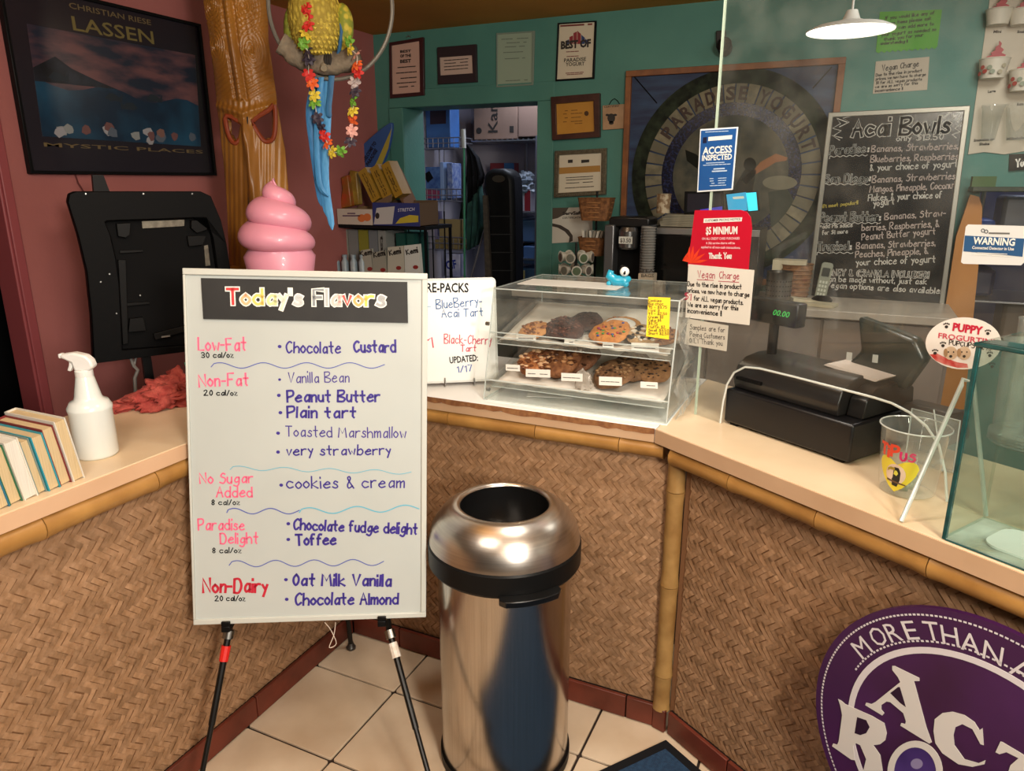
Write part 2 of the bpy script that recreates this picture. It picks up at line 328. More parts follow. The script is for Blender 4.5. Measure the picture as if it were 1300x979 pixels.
def bamboo(fr,us,v,w,r,par,mat,vert=False):
    for a,b in zip(us,us[1:]):
        n=9; P=[];R=[]; g=.0012
        for i in range(n+1):
            t=i/n; s=a+g+(b-a-2*g)*t; P.append(fr(v,s,w) if vert else fr(s,v,w)); R.append(r*(1+.10*math.exp(-(min(t,1-t)*(b-a)/.006)**2)+.02*math.sin(9*t+a*7)))
        P2=[fr(v,a+g,w) if vert else fr(a+g,v,w)]+P+[fr(v,b-g,w) if vert else fr(b-g,v,w)]
        MB().tube(P2,[r*.9]+R+[r*.9],14).build('bamboo_segment',mat,par,smooth=40)
def base(fr,us,z1,par):
    for a,b in zip(us,us[1:]): MB().fbox(fr,a+.002,b-.002,.004,z1,-.012,0).build('base_tile',BT,par,bevel=.002)
    MB().fbox(fr,us[0],us[-1],.0,z1-.002,-.02,-.006).build('grout',mt('201510',.9),par)
# left
LP=Fr((-1.5,0,0),(0,1,0))
cl=thing('service_counter','woven bamboo counter along the left side, carrying the books and the spray bottle','counter',(-1.7,.3,0))
MB().box((-1.72,.31,.46),(.38,3.0,.92)).build('cabinet_body',WVB,cl)
weave(Fr((-1.518,0,0),(0,1,0)),.0,1.86,.07,.9).build('woven_panel',WV,cl,smooth=0,stuff=True,fix=False)
MB().fbox(Fr((-1.518,0,0),(0,1,0)),-1.2,1.86,.06,.9,-.012,0).build('panel_backing',WVB,cl)
MB().box((-1.725,.31,.94),(.49,3.04,.04)).build('countertop',LAM,cl,bevel=.002)
MB().box((-1.479,.31,.939),(.004,3.04,.036)).build('edge_band',mt('dcb592',.45,c2='d3ab88',scale=5),cl)
yb=[onX(x,y,-1.49).y for x,y in((52,668),(196,617))]; d=yb[1]-yb[0]
bamboo(LP,[yb[0]-2*d,yb[0]-d,yb[0],yb[1],yb[1]+d,1.84],.893,.0,.027,cl,BAM)
base(LP,[-.6,-.2,.2,.6,.98,1.36,1.74,1.84],.078,cl)
# middle
cm=thing('service_counter','woven bamboo counter in the middle with a white top under the pastry case','counter',(-1.1,2.1,0))
MPf=Fr((0,1.862,0),(1,0,0)); MB().box((-1.27,2.13,.46),(1.3,.46,.92)).build('cabinet_body',WVB,cm)
weave(MPf,-1.5,-.372,.07,.9).build('woven_panel',WV,cm,smooth=0,stuff=True,fix=False)
MB().fbox(MPf,-1.5,-.36,.06,.9,-.01,0).build('panel_backing',WVB,cm)
Z=Fr((0,0,0),(1,0,0),(0,1,0))
MB().prism(Z,[(-1.97,1.83),(-.425,1.83),(-.396,2.4),(-1.97,2.4)],.92,.96).build('countertop',LAMW,cm,bevel=.0015)
j=[(-1.47,.944)]+[(-1.47+i*.0253,.9425+random.uniform(-.0025,.004)) for i in range(1,41)]+[(-.428,.944)]
MB().prism(Fr((0,1.829,0),(1,0,0)),j+[(-.428,.959),(-1.47,.959)],0,.003).build('worn_edge',mt('7d4f2e',.9,c2='9a6a40',scale=60),cm,label='bare brown chipboard edge where the laminate has broken off')
MB().fbox(Fr((0,1.829,0),(1,0,0)),-1.47,-.428,.92,.9445,0,.002).build('edge_band',FAS,cm)
xs=[MPf.uv(x,y)[0] for x,y in((576,538),(685,552),(790,566))]
bamboo(Fr((0,1.848,0),(1,0,0)),[-1.46,xs[0]-.2,xs[0],xs[1],xs[2],-.40],.895,.0,.024,cm,BAM)
base(Fr((0,1.84,0),(1,0,0)),[-1.5,-1.3,-1.06,-.82]+[Fr((0,1.84,0),(1,0,0)).uv(x,880)[0] for x in(795,)]+[-.385],.078,cm)
MB().box((-.366,1.838,.04),(.04,.014,.075),Matrix.Rotation(math.radians(-16),3,'Z')).build('base_tile',BT,cm,bevel=.002)
PF=azf((-.366,1.853,0),-14)
zz=[.07]+[PF.uv(838,y)[1] for y in(853,738,617)]+[.872]
bamboo(PF,zz,0,.0,.0245,cm,BAM2,vert=True)
# right
cr=thing('service_counter','woven bamboo counter on the right with a cream top under the cash drawer','counter',RB(.8,0,-.25))
RPf=Fr(RB(0,0,-.02),RX)
MB().prism(Z,[tuple(RB(u,0,w)[:2]) for u,w in((0,-.03),(2.3,-.03),(2.3,-.42),(.25,-.42))],.0,.92).build('cabinet_body',WVB,cr)
weave(RPf,.03,1.75,.07,.9).build('woven_panel',WV,cr,smooth=0,stuff=True,fix=False)
MB().fbox(RPf,.01,2.3,.06,.9,-.008,0).build('panel_backing',WVB,cr)
OV=.046
MB().prism(Z,[tuple(RB(u,0,w)[:2]) for u,w in((-.051,OV),(2.3,OV),(2.3,-.46))]+[(-.394,2.4),(-.423,1.83)],.92,.96).build('countertop',LAM,cr,bevel=.002)
MB().fbox(RB,-.049,2.3,.92,.958,OV,OV+.003).build('edge_band',FAS,cr)
us=[RB.uv(x,y,.03)[0] for x,y in((928,622),(1038,668),(1180,726))]
bamboo(RB,[.0]+us+[us[2]+.2,us[2]+.5,1.7],.893,.018,.027,cr,BAM)
base(RB,[.02,.245,.49,.73,.97,1.3],.078,cr)
# ================= FLOOR ITEMS =================
mat_=thing('floor_mat','dark blue floor mat with a black rubber border below the right counter','mat',(-.25,1.45,0))
MZ=Fr((0,0,0),(1,0,0),(0,1,0)); c0=V((-.335,1.80,0)); ra=V((RX[0],RX[1],0)); rb=V((-.6,-.8,0)).normalized(); rb=(onz(762,979,0)-onz(850,938,0)).normalized()
def quad(a,b,c,d): return [tuple(p[:2]) for p in(a,b,c,d)]
MB().prism(MZ,quad(c0,c0+ra*1.5,c0+ra*1.5+rb*.95,c0+rb*.95),.0005,.006).build('rubber_border',mt('17181b',.7),mat_,bevel=.002)
i=.03; c1=c0+ra*i+rb*i
MB().prism(MZ,quad(c1,c1+ra*1.44,c1+ra*1.44+rb*.89,c1+rb*.89),.006,.009).build('pile',mt('20405f',.95,c2='183350',scale=90,bump=.8,bs=300),mat_)
# trash can
T=V((-.755,1.572,0)); SS=mt('c9c2ba',.2,1,c2='bdb5ac',scale=5,st=(60,60,.6),bump=.04,bs=12); SSD=mt('cfc8bf',.3,1,c2='bfb8b0',scale=6,st=(1,1,30),bump=.05,bs=20)
tr=thing('trash_can','tall brushed steel trash can with a domed open top and black collar, on the tiles','trash can',T)
MB().lathe([(.184,.0),(.187,.004),(.187,.03),(.181,.034)],T,56).build('base_ring',BLACK,tr)
MB().lathe([(.18,.02),(.181,.03),(.181,.632)],T,64).build('body',SS,tr)
MB().lathe([(.186,.622),(.2,.624),(.205,.632),(.205,.682),(.201,.688)],T,64,cap=False).build('collar',mt('121212',.4),tr)
MB().lathe([(.2015,.686),(.2,.700),(.192,.728),(.178,.752),(.158,.772),(.14,.784),(.128,.789),(.120,.788),(.117,.781)],T,64,cap=False).build('domed_lid',SSD,tr,smooth=60)
MB().lathe([(.1175,.779),(.121,.7),(.155,.5),(.155,.15),(.0,.15)],T,48,cap=False).build('inner_bucket',mt('0c0c0d',.35),tr)
hf=cylmap(T,.205,math.radians(18))
h=MB(); n=10
for a,b,c,dd in((-.078,.078,.0,.028),):
    vs=[];
    for i in range(n+1):
        u=-.078+.156*i/n; e=.010 if i in(0,n) else .022
        for v,w_ in((.610,.0),(.614,e),(.632,e+.004),(.636,.0)): vs.append(hf(u,v,w_))
    h.add(vs,[(i*4+k,i*4+(k+1)%4,(i+1)*4+(k+1)%4,(i+1)*4+k) for i in range(n) for k in range(4)]+[(0,1,2,3),(n*4+3,n*4+2,n*4+1,n*4)])
h.build('handle',mt('0d0d0d',.3),tr,bevel=.002)
# ================= WHITEBOARD ON EASEL =================
sc=.972
bc=CC+(V((-1.231,1.384,.921))-CC)*sc; al,ti,ro=math.radians(31.892),math.radians(9.566),math.radians(-2.125)
ex=V((math.cos(al),math.sin(al),0)); n0=V((math.sin(al),-math.cos(al),0)); up=V((0,0,1))*math.cos(ti)-n0*math.sin(ti)
e1=ex*math.cos(ro)+up*math.sin(ro); e2=-ex*math.sin(ro)+up*math.cos(ro); WF=Fr(bc,e1,e2)
hw,hh=.305*sc,.9326*sc/2
wbd=thing('whiteboard','large whiteboard of handwritten yogurt flavors standing on the tripod easel','whiteboard',WF(0,-hh,0))
MB().prism(WF,rrect(-hw+.004,-hh+.004,hw-.004,hh-.004,.004),-.012,-.002).build('board_panel',mt('bfc5c2',.3,c2='b9bfbc',scale=3),wbd)
fm=mt('c6c9c2',.35)
for nm,a in(('frame_rail',(-hw,hw,hh-.016,hh)),('frame_rail',(-hw,hw,-hh,-hh+.014)),('frame_rail',(hw-.014,hw,-hh+.014,hh-.016)),('frame_rail',(-hw,-hw+.006,-hh+.014,hh-.016))):
    MB().fbox(WF,*a,-.014,.004).build(nm,fm,wbd,bevel=.002)
PU=mt('3a2a8c',.5); PUt=mt('4a3a92',.5); PK=mt('ee6a8e',.5); RD=mt('c01e36',.5); BK=mt('15151a',.5); BLt=mt('5560b0',.5); CY=mt('5fb4cf',.5)
def ink(par,mat,items,name='handwriting',fr=WF,w=-.0012,label=None):
    for it in items:
        mb=MB()
        if it[0]=='dot': x,y=it[1:3]; r=it[3] if len(it)>3 else 2.6; a=fr.uv(x,y,w); b=fr.uv(x+r,y,w); rr=math.dist(a,b); mb.add([fr(a[0]+rr*.95*math.cos(i*.5236),a[1]+rr*.85*math.sin(i*.5236),w) for i in range(12)],[tuple(range(12))])
        elif it[0]=='line': mb.rib(fr,[fr.uv(x,y,w) for x,y in it[2]],math.dist(fr.uv(500,500,w),fr.uv(500+it[1],500,w)),w)
        else: hand(mb,fr,*it,w=w)
        o=mb.build(name,mat,par,smooth=0,fix=False,label=label)
    return o
ink(wbd,PK,[('Low-Fat',252,445,312,445,16,2.4),('Non-Fat',253,491,315,489,15,2.4),('No Sugar',254,614,321,613,13,2),('Added',275,631,320,631,13,2),('Paradise',252,673,310,673,14,2),('Delight',280,690,327,690,13,2)])
ink(wbd,RD,[('Non-Dairy',258,752,339,752,17,3)])
ink(wbd,BK,[('30 cal/oz',256,454,296,454,6.5,1.3),('20 cal/oz',259,502,301,502,6.5,1.3),('8 cal/oz',268,641,304,641,6.5,1.2),('8 cal/oz',269,702,306,702,6.5,1.2),('20 cal/oz',273,763,311,763,6.5,1.2)])
ink(wbd,PU,[('Peanut Butter',365,510,482,510,14,2.7),('Plain tart',365,530,451,530,13.5,2.7),('cookies & cream',364,620,513,619,14,1.8),('Chocolate fudge delight',372,672,529,678,13,2.6),('Toffee',376,692,426,691,13,2.8),('Oat Milk Vanilla',371,743,496,744,14,2.8),('Chocolate Almond',374,768,505,767,14,2.6),('Chocolate',363,448,432,448,14,2.2),('Custard',449,447,502,447,14,2.8),('very strawberry',364,578,496,577,12,1.9)])
ink(wbd,PUt,[('Vanilla Bean',366,486,443,485,13,1.4),('Toasted Marshmallow',363,554,515,556,13,1.5)])
ink(wbd,PU,[('dot',355,440),('dot',355,482,2),('dot',354,502),('dot',356,524),('dot',353,550),('dot',353,574),('dot',357,616),('dot',366,665),('dot',366,685),('dot',363,736),('dot',364,761)],name='bullet_dot')
def wavy(x0,y0,x1,y1,n,amp): return [(x0+(x1-x0)*i/60,y0+(y1-y0)*i/60-amp*math.sin(2*math.pi*n*i/60+.3)+(6 if i==0 else 0)*.5) for i in range(61)]
ink(wbd,BLt,[('line',1.1,wavy(268,464,488,464,4,3.5)),('line',1.2,wavy(291,716,487,714,4,4)),('line',1.3,wavy(288,649,380,649,2,3.5))],name='divider_line')
ink(wbd,CY,[('line',1.4,wavy(380,649,532,645,2.5,4)),('line',.8,wavy(292,594,522,600,4,2.5))],name='divider_line')
# header card
hd=MB().pp(WF,[(255,353),(517,358),(518,410),(258,405)],-.001,.003).build('header_card',mt('1b1a1a',.6,c2='242322',scale=12)); tag(hd,"black header card reading Today's Flavors at the top of the whiteboard",'sign')
def glow_word(par,fr,txt,cols,x0,y0,x1,y1,h,w):
    tot=sum(glyph(c)[1] for c in txt)-2.2; x=0; k=0; mb=MB(); cm_={}
    for c in txt:
        adv=glyph(c)[1]
        if c!=' ':
            xa=x0+(x1-x0)*x/tot; xb=x0+(x1-x0)*(x+adv-2.2)/tot; ya=y0+(y1-y0)*x/tot
            if xb-xa<1: xb=xa+1
            hh_=h
            hand(mb,fr,c,xa,ya,xb,ya+.01,hh_,6.6,w=w,jit=.0)
            q=cm_.setdefault(cols[k%len(cols)],MB()); hand(q,fr,c,xa,ya,xb,ya+.01,hh_,3.4,w=w+.0005,jit=.0); k+=1
        x+=adv
    mb.build('letter_outline',mt('f1efe9',.5),par,smooth=0,fix=False)
    for c,q in cm_.items(): q.build('lettering',mt(c,.5),par,smooth=0,fix=False)
glow_word(hd,WF,"Today's Flavors",['d8383a','efb98a','e8cf6a','d9dca0','d8dcc8','e9e9e4','c3c8c8','8d9396','b9bcbc','efc6bd','d8504a','efb06a','e6cf5e','a9abac'],289,386,488,388,19,.0042)
# easel
ea=thing('easel','black metal tripod easel with red tape on one leg, holding the whiteboard','easel',WF(0,-hh-.45,-.05))
EM=mt('1b1a19',.35,.6)
def legpt(x,y,d): return WF.px(x,y,-.02)+n0*-d
for k,(x,y,fx,fy) in enumerate(((291,800,254,990),(494,800,547,990))):
    top=WF.px(x,y,-.032); c_=(top-CC); f_=onz(fx-(2 if k==0 else -22),fy+(10 if k==0 else 85),0)
    apex=WF(-.1+.2*k,hh*.62,-.07)
    a=top; f_=onz(*((240,1075) if k==0 else (574,1095)),0)
    l=MB().tube([a,a.lerp(f_,.45)],.0085,10).build('leg',EM,ea); MB().tube([a.lerp(f_,.44),f_+V((0,0,.012))],.0068,10).build('leg',EM,ea)
    MB().sphere(f_+V((0,0,.011)),.012,10).build('foot',BLACK,ea)
    MB().tube([a,apex],.0085,8).build('leg',EM,ea)
    MB().tube([a+V((0,0,.0)),a.lerp(f_,.04)],.014,12).build('clamp_collar',mt('8a8883',.35,1),ea)
    hu=WF.uv(288 if k==0 else 485,790)[0]; MB().fbox(WF,hu-.011,hu+.011,-hh-.018,-hh-.002,-.034,.014).fbox(WF,hu-.011,hu+.011,-hh-.002,-hh+.010,.006,.014).build('board_hook',BLACK,ea,bevel=.002)
    if k==0: MB().tube([a.lerp(f_,.075),a.lerp(f_,.15)],[.0125,.0115],10).build('tape_wrap',mt('d5231c',.4),ea,label='red tape')
    else: MB().tube([a.lerp(f_,.06),a.lerp(f_,.13)],[.012,.013],10).build('tape_wrap',mt('c9b9a6',.5,c2='ded7cf',scale=60),ea,label='frayed clear tape')
rf=V((-1.455,1.765,0)); ra_=WF(0,hh*.6,-.09)
MB().tube([ra_,rf+V((0,0,.02))],.0085,10).build('leg',EM,ea); MB().lathe([(.0,0),(.016,0),(.017,.008),(.012,.016),(.008,.03)],rf,14).build('foot',mt('5c5a57',.4,.8),ea)
MB().tube([WF(-.11,hh*.62,-.07),WF(.11,hh*.62,-.07)],.008,8).tube([WF(0,hh*.62,-.07),ra_],.01,8).build('top_brace',EM,ea)
st=[WF.px(415,800,-.02),WF.px(425,815,-.03),WF.px(429,800,-.03),WF.px(424,790,-.02)]
MB().tube([V(p) for p in crom([tuple(p) for p in(WF.px(412,790,-.02),WF.px(420,800,-.02),WF.px(427,817,-.02),WF.px(418,822,-.02),WF.px(424,806,-.02),WF.px(426,790,-.02))],4)],.0012,5).build('string',mt('d9c9b9',.8),ea)
# round purple sign
SG=Fr(RB(0,0,.05),RX); sc_=SG.uv; cx,cy,r0=.829,.517,.3285
fit=[(1035.5,888),(1042,844.5),(1064,811),(1097,785),(1133,772),(1168,769),(1209,774.5),(1260,791),(1300,813),(1038.5,928),(1056,979)]
import itertools
def fitc(Q):
    A=[[0]*4 for _ in range(3)]
    for x,y in Q:
        rw=(2*x,2*y,1); b=x*x+y*y
        for i in range(3):
            for j_ in range(3): A[i][j_]+=rw[i]*rw[j_]
            A[i][3]+=rw[i]*b
    for i in range(3):
        p=A[i][i]; A[i]=[a/p for a in A[i]]
        for k in range(3):
            if k!=i: f=A[k][i]; A[k]=[a-f*b for a,b in zip(A[k],A[i])]
    x,y,c=A[0][3],A[1][3],A[2][3]; return x,y,math.sqrt(c+x*x+y*y)
cx,cy,r0=fitc([SG.uv(*p,.012) for p in fit])
sg=thing('round_sign','round purple sign with white lettering, MORE THAN A, standing before the right counter','sign',SG(cx,0,0))
MB().prism(SG,ell(cx,cy,r0,r0,96),0,.012).build('sign_disc',mt('43194a',.4,c2='3a1642',scale=3),sg,smooth=20)
MB().prism(SG,ell(cx,cy,.745*r0,.745*r0,80),.0121,.0125).build('inner_disc',mt('35122f',.4,c2='4a1f58',scale=3),sg)
WS=mt('dad5d8',.45)
MB().ring(SG,ell(cx,cy,.765*r0,.765*r0,80),ell(cx,cy,.728*r0,.728*r0,80),.0121,.0134).build('white_ring',WS,sg)
def pol(rr,a,w=0): return (cx+rr*math.cos(a),cy+rr*math.sin(a))
for rr,nd,sz,a_lo,a_hi in((.955,230,.0028,0,360),(.80,62,.0028,30,162)):
    mb=MB()
    for i in range(nd):
        a=math.radians(a_lo+(a_hi-a_lo)*i/nd); p=pol(rr*r0,a); mb.rib(SG,[(p[0]-sz*.5*math.sin(a)*-1,p[1]-sz*.5*math.cos(a)),(p[0]+sz*.5*math.sin(a)*-1,p[1]+sz*.5*math.cos(a))],sz*1.3,.0128)
    mb.build('dotted_ring',WS,sg,smooth=0,fix=False)
def arc_text(par,mat,txt,fr,cx,cy,r,a_mid,h,w,adv=.72,bold=.01,gl=print_uv):
    mb=MB(); n=len(txt); wd={'M':1.15,'W':1.2,'I':.4,' ':.5,'A':1.0,'E':.8,'R':.9,'H':.95,'T':.85,'N':.95,'O':1.05}
    ws=[wd.get(c,.9)*h*adv for c in txt]; gap=h*.2; tot=sum(ws)+gap*(n-1); s=-tot/2
    for c,wc in zip(txt,ws):
        if c!=' ':
            a=a_mid-(s+wc/2)/r; tx,ty=math.sin(a),-math.cos(a); px_,py_=cx+r*math.cos(a),cy+r*math.sin(a)
            print_uv(mb,fr,c,px_-tx*wc/2,py_-ty*wc/2,px_+tx*wc/2,py_+ty*wc/2,h,w,bold)
        s+=wc+gap
    return mb.build('lettering',mat,par,smooth=0,fix=False)
def angle_of(fr,x,y,w=.012): u,v=fr.uv(x,y,w); return math.atan2(v-cy,u-cx),math.hypot(u-cx,v-cy)
aT,rT=angle_of(SG,1088,833)
for ch,x,y,wd in(('M',1094,822,1.0),('O',1114.6,808,.95),('R',1133.8,802.7,.8),('E',1155.7,800,.72),('T',1183,801,.8),('H',1206,807,.82),('A',1232,816,.9),('N',1261,829,.85),('A',1298,851,.9)):
    a,r_=angle_of(SG,x,y); h_=.112*r0; r_-=h_/2; tx,ty=math.sin(a),-math.cos(a); w_=wd*h_; q=MB(); print_uv(q,SG,ch,cx+r_*math.cos(a)-tx*w_/2,cy+r_*math.sin(a)-ty*w_/2,cx+r_*math.cos(a)+tx*w_/2,cy+r_*math.sin(a)+ty*w_/2,h_,.0128,.0); q.build('letter',WS,sg,smooth=0,fix=False)
# big serif letters, outlines in picture pixels laid back on the sign's own plane
def z4(P): return [(980+x/3.93,730+y/3.93) for x,y in P]
LT=[[(600,455),(612,455),(735,515),(735,530),(708,530),(770,760),(797,835),(785,842),(640,752),(645,740),(665,745),(668,730),(655,690),(590,635),(572,632),(545,650),(545,672),(560,690),(550,702),(465,650),(470,638),(495,645),(515,635),(640,535),(628,510),(600,475)],
 [(330,620),(345,628),(365,645),(500,705),(560,740),(572,790),(565,825),(540,845),(505,850),(540,900),(552,979),(455,979),(470,920),(440,850),(420,840),(405,850),(410,900),(413,925),(395,922),(300,855),(305,842),(325,848),(333,830),(350,700),(340,650)],
 [(1050,765),(1056,850),(1040,845),(1000,770),(950,745),(915,760),(905,800),(910,850),(960,920),(1030,940),(1065,925),(1060,945),(1000,958),(930,945),(850,890),(815,840),(806,780),(812,720),(850,690),(900,683),(960,700),(1010,735),(1035,775)],
 [(1140,832),(1150,835),(1300,925),(1300,979),(1180,979),(1190,950),(1230,915),(1170,885),(1135,895),(1115,885)]]
HO=[[(628,560),(638,560),(668,660),(640,640),(590,590)],[(425,710),(470,725),(487,760),(470,790),(440,800),(412,790)]]
for k,P in enumerate(LT):
    mb=MB().pp(SG,z4(P),.0129,.0139,.0139); mb.build('letter',mt('d8d4cf',.4),sg,smooth=0)
    if k<2: MB().pp(SG,z4(HO[k]),.0139,.0142,.0142).build('letter_counter',mt('2a0f2c',.4),sg,smooth=0)
O1=[SG.uv(*z4([(x,y)])[0],.013) for x,y in ell(715,985,138,158,40)]; O2=[SG.uv(*z4([(x,y)])[0],.013) for x,y in ell(715,985,105,125,40)]
MB().ring(SG,O1,O2,.013,.0139).build('letter',mt('d8d4cf',.4),sg,smooth=0)
MB().prism(SG,O2,.0128,.0133).build('berry_print',mt('4a3278',.4,c2='2a1550',scale=6),sg); a_=[SG.uv(*z4([(x,y)])[0],.0136) for x,y in ell(722,943,30,26,20)]; MB().prism(SG,a_,.0133,.0136).build('berry_print',mt('8f86ad',.4),sg)
MB().fbox(SG,cx-.13,cx+.13,.0,.02,-.02,.06).fbox(SG,cx-.02,cx+.02,.01,cy-r0+.06,-.012,-.001).build('stand',BLACK,sg)
# ================= THINGS ON THE WALLS =================
def px_c(P): return (sum(p[0] for p in P)/len(P),sum(p[1] for p in P)/len(P))
def shrink(P,k,ky=None):
    c=px_c(P); ky=ky or k; return [(c[0]+(x-c[0])*k,c[1]+(y-c[1])*ky) for x,y in P]
def picture(name,label,cat,fr,outer,inner,fm_,paper,depth=.022,group=None):
    O=[fr.uv(x,y,depth) for x,y in outer]; I=[fr.uv(x,y,depth*.7) for x,y in inner]
    cu=sum(p[0] for p in O)/4; v0=min(p[1] for p in O); t=thing(name,label,cat,fr(cu,v0,0.003),group)
    MB().ring(fr,O,I,.002,depth).build('frame',fm_,t,bevel=.0015)
    MB().prism(fr,I,.003,depth*.5).build('print',paper,t); return t
CRM=mt('d9cfb8',.6); INK=mt('2b2622',.6); GOLD=mt('b8842c',.5)
# poster on the red wall
PO=[(-17,-33),(254,31),(274,223),(37,216)]; PO=[tuple(LW.uv(*p,.02)) for p in PO]; u1=PO[2][0]; u0=PO[3][0]; v0=min(PO[2][1],PO[3][1]); v1=PO[1][1]
po=thing('framed_poster','large dark framed poster lettered LASSEN and MYSTIC PLACES on the red wall','poster',LW((u0+u1)/2,v0,.003))
MB().ring(LW,[(u0,v0),(u1,v0),(u1,v1),(u0,v1)],[(u0+.012,v0+.012),(u1-.012,v0+.012),(u1-.012,v1-.012),(u0+.012,v1-.012)],.003,.03).build('frame',mt('101012',.4),po,bevel=.002)
MB().fbox(LW,u0+.01,u1-.01,v0+.01,v1-.01,.004,.014).build('print',mt('242029',.25),po)
A=[LW.uv(x,y,.015) for x,y in((54,173),(255,186),(248,70),(34,30))]
sky=[A[0],A[1],A[2],A[3]]
def lerp2(a,b,t): return (a[0]+(b[0]-a[0])*t,a[1]+(b[1]-a[1])*t)
def inq(s,t): return lerp2(lerp2(A[0],A[1],s),lerp2(A[3],A[2],s),t)
MB().prism(LW,[inq(0,.42),inq(1,.42),inq(1,1),inq(0,1)],.0142,.0146).build('picture_sky',mt('20283a',.3,c2='6e4a4e',scale=4,st=(1,1,3.5),lo=.42,hi=.62),po)
MB().prism(LW,[inq(0,0),inq(1,0),inq(1,.38)]+[inq(1-i/12,.45+.05*math.sin(i*1.1)+(.06*i/12)) for i in range(13)],.0144,.0149).build('picture_sea',mt('14283e',.3,c2='1f4a66',scale=5,lo=.4,hi=.7),po)
MB().prism(LW,[inq(0,.62),inq(.12,.75),inq(.2,.66),inq(.33,.58),inq(.45,.52),inq(0,.5)],.0147,.0151).build('picture_shore',mt('1a1c22',.4,c2='2d3340',scale=12),po)
rc=random.Random(5)
for k in range(16):
    s=rc.uniform(.05,.97); t=rc.uniform(.03,.14); MB().prism(LW,[inq(s+.03*math.cos(a)*rc.uniform(.6,1.3),t+.05*math.sin(a)*rc.uniform(.6,1.3)) for a in [i*.9 for i in range(7)]],.0150,.0153+.0002*k).build('picture_coral',mt(rc.choice(['9a9aa0','7a5a52','56606e','8a8f90','6d4a4a']),.4),po)
for s,t,q in((.42,.42,1),(.52,.35,-1),(.68,.46,1),(.12,.55,1)):
    MB().prism(LW,[inq(s+.05*q*a,t+b*.12) for a,b in((-1,0),(-.4,.45),(.3,.4),(.8,.15),(1.2,.5),(1.1,-.2),(.4,-.15),(-.4,-.2))],.0152,.0154).build('picture_fish',mt('1d2833',.4),po)
YL=mt('75683a',.5)
ink_p=lambda par,mat,fr,items,w,name='lettering',bold=.01,shear=0:[ (lambda mb:(prt(mb,fr,*it,w=w,bold=bold,shear=shear),mb.build(name,mat,par,smooth=0,fix=False)))(MB()) for it in items]
ink_p(po,YL,LW,[('LASSEN',93,38,196,56,17)],.0152); ink_p(po,mt('6d5c3c',.5),LW,[('CHRISTIAN RIESE',88,10,192,32,7),('MYSTIC PLACES',56,186,258,195,5)],.0152)
tag(MB().tube([LW.px(95,220,.01),LW.px(99,232,.012),LW.px(106,243,.015),LW.px(108,262,.015)],.003,6).build('wall_cable',mt('5a1a18',.6)),'thin dark cable hanging on the red wall below the poster','cable')
# teal wall frames
WALN=mt('3a211c',.4,c2='4a2b22',scale=20)
t=picture('framed_certificate','tall maroon frame with a pale award, leftmost on the teal wall','picture',W,[(495,125),(538,121),(537,47),(494,54)],[(498,120),(534,117),(533,52),(497,58)],mt('3b1a1c',.4),mt('c9a594',.6))
lines(mb:=MB(),W,503,530,[86,93,100,106,111],-.08,1.2,.013); mb.build('fine_print',INK,t,smooth=0,stuff=True,fix=False); ink_p(t,INK,W,[('BEST',508,80,522,79,4),('OF THE',508,73,522,72,3.5),('BEST',508,67,522,66,3)],.0135,bold=.04)
MB().tube([W.px(516,47,.01),W.px(518,45,.012),W.px(521,47,.01)],.002,6).build('hanger',SILV,t)
t=picture('framed_certificate','square dark mat frame with a small cream card, above the doorway','picture',W,[(556,107),(605,104),(604,56),(555,60)],[(559,96),(601,93),(600,70),(558,73)],mt('2c2226',.5),mt('c3ab9c',.6))
lines(mb:=MB(),W,563,596,[77,81,85,89],-.08,1,.013); mb.build('fine_print',INK,t,smooth=0,stuff=True,fix=False)
t=picture('framed_certificate','pale grey-green paper in a thin light frame, above the doorway','picture',W,[(630,111),(677,108),(679,39),(630,42)],[(632,109),(675,106),(676,41),(632,44)],mt('77877a',.5),mt('8fa08c',.6),.012)
lines(mb:=MB(),W,636,672,[50,55,60,67,75,103],-.05,.9,.007); mb.build('fine_print',mt('5d6b5e',.6),t,smooth=0,stuff=True,fix=False)
t=picture('framed_certificate','black framed award poster reading BEST OF with a striped house emblem','picture',W,[(705,103),(754,100),(757,26),(708,29)],[(707,101),(752,98),(755,28),(710,31)],mt('121214',.4),mt('cfc5ae',.6),.016)
ink_p(t,INK,W,[('BEST OF',712,62,750,59,9),],.0105,bold=.05); ink_p(t,INK,W,[('PARADISE',716,79,744,77,4.5),('YOGURT',718,84,742,83,4.5)],.0095,bold=.02)
for k,(x,c) in enumerate(zip((718,723,728,733,738,743),('3a4a72','8a2f35','8a2f35','8a2f35','2c3f6e','2c3f6e'))):
    hgt=(3,8,13,13,8,3)[k]; MB().pp(W,[(x,56),(x+4.4,55.6),(x+4.4,55-hgt-(2 if k<3 else -1)),(x,54-hgt+(1 if k<3 else -2))],.008,.0092).build('emblem_stripe',mt(c,.6),t)
lines(mb:=MB(),W,712,752,[33],-.06,2.2,.010,0); lines(mb,W,718,742,[66,72,93,95],-.06,1,.0095,.2); mb.build('fine_print',mt('7a3a34',.6),t,smooth=0,stuff=True,fix=False)
t=picture('framed_certificate','gold certificate in a thick dark wood frame, beside the doorway','picture',W,[(701,178),(761,174),(761,118),(699,123)],[(707,171),(755,167),(754,128),(706,132)],WALN,mt('c08a36',.5,c2='b27c2c',scale=5),.03)
lines(mb:=MB(),W,713,742,[141,145,150,155,158],-.06,.9,.0155); mb.build('fine_print',mt('6b4718',.6),t,smooth=0,stuff=True,fix=False); MB().pp(W,ell(744.5,144,2.8,3.2,14),.014,.0165).build('seal',mt('4a2e12',.5),t)
t=thing('wall_plaque','small tan plaque with a dark animal print hung by a wire loop','plaque',W.px(779,165,.003))
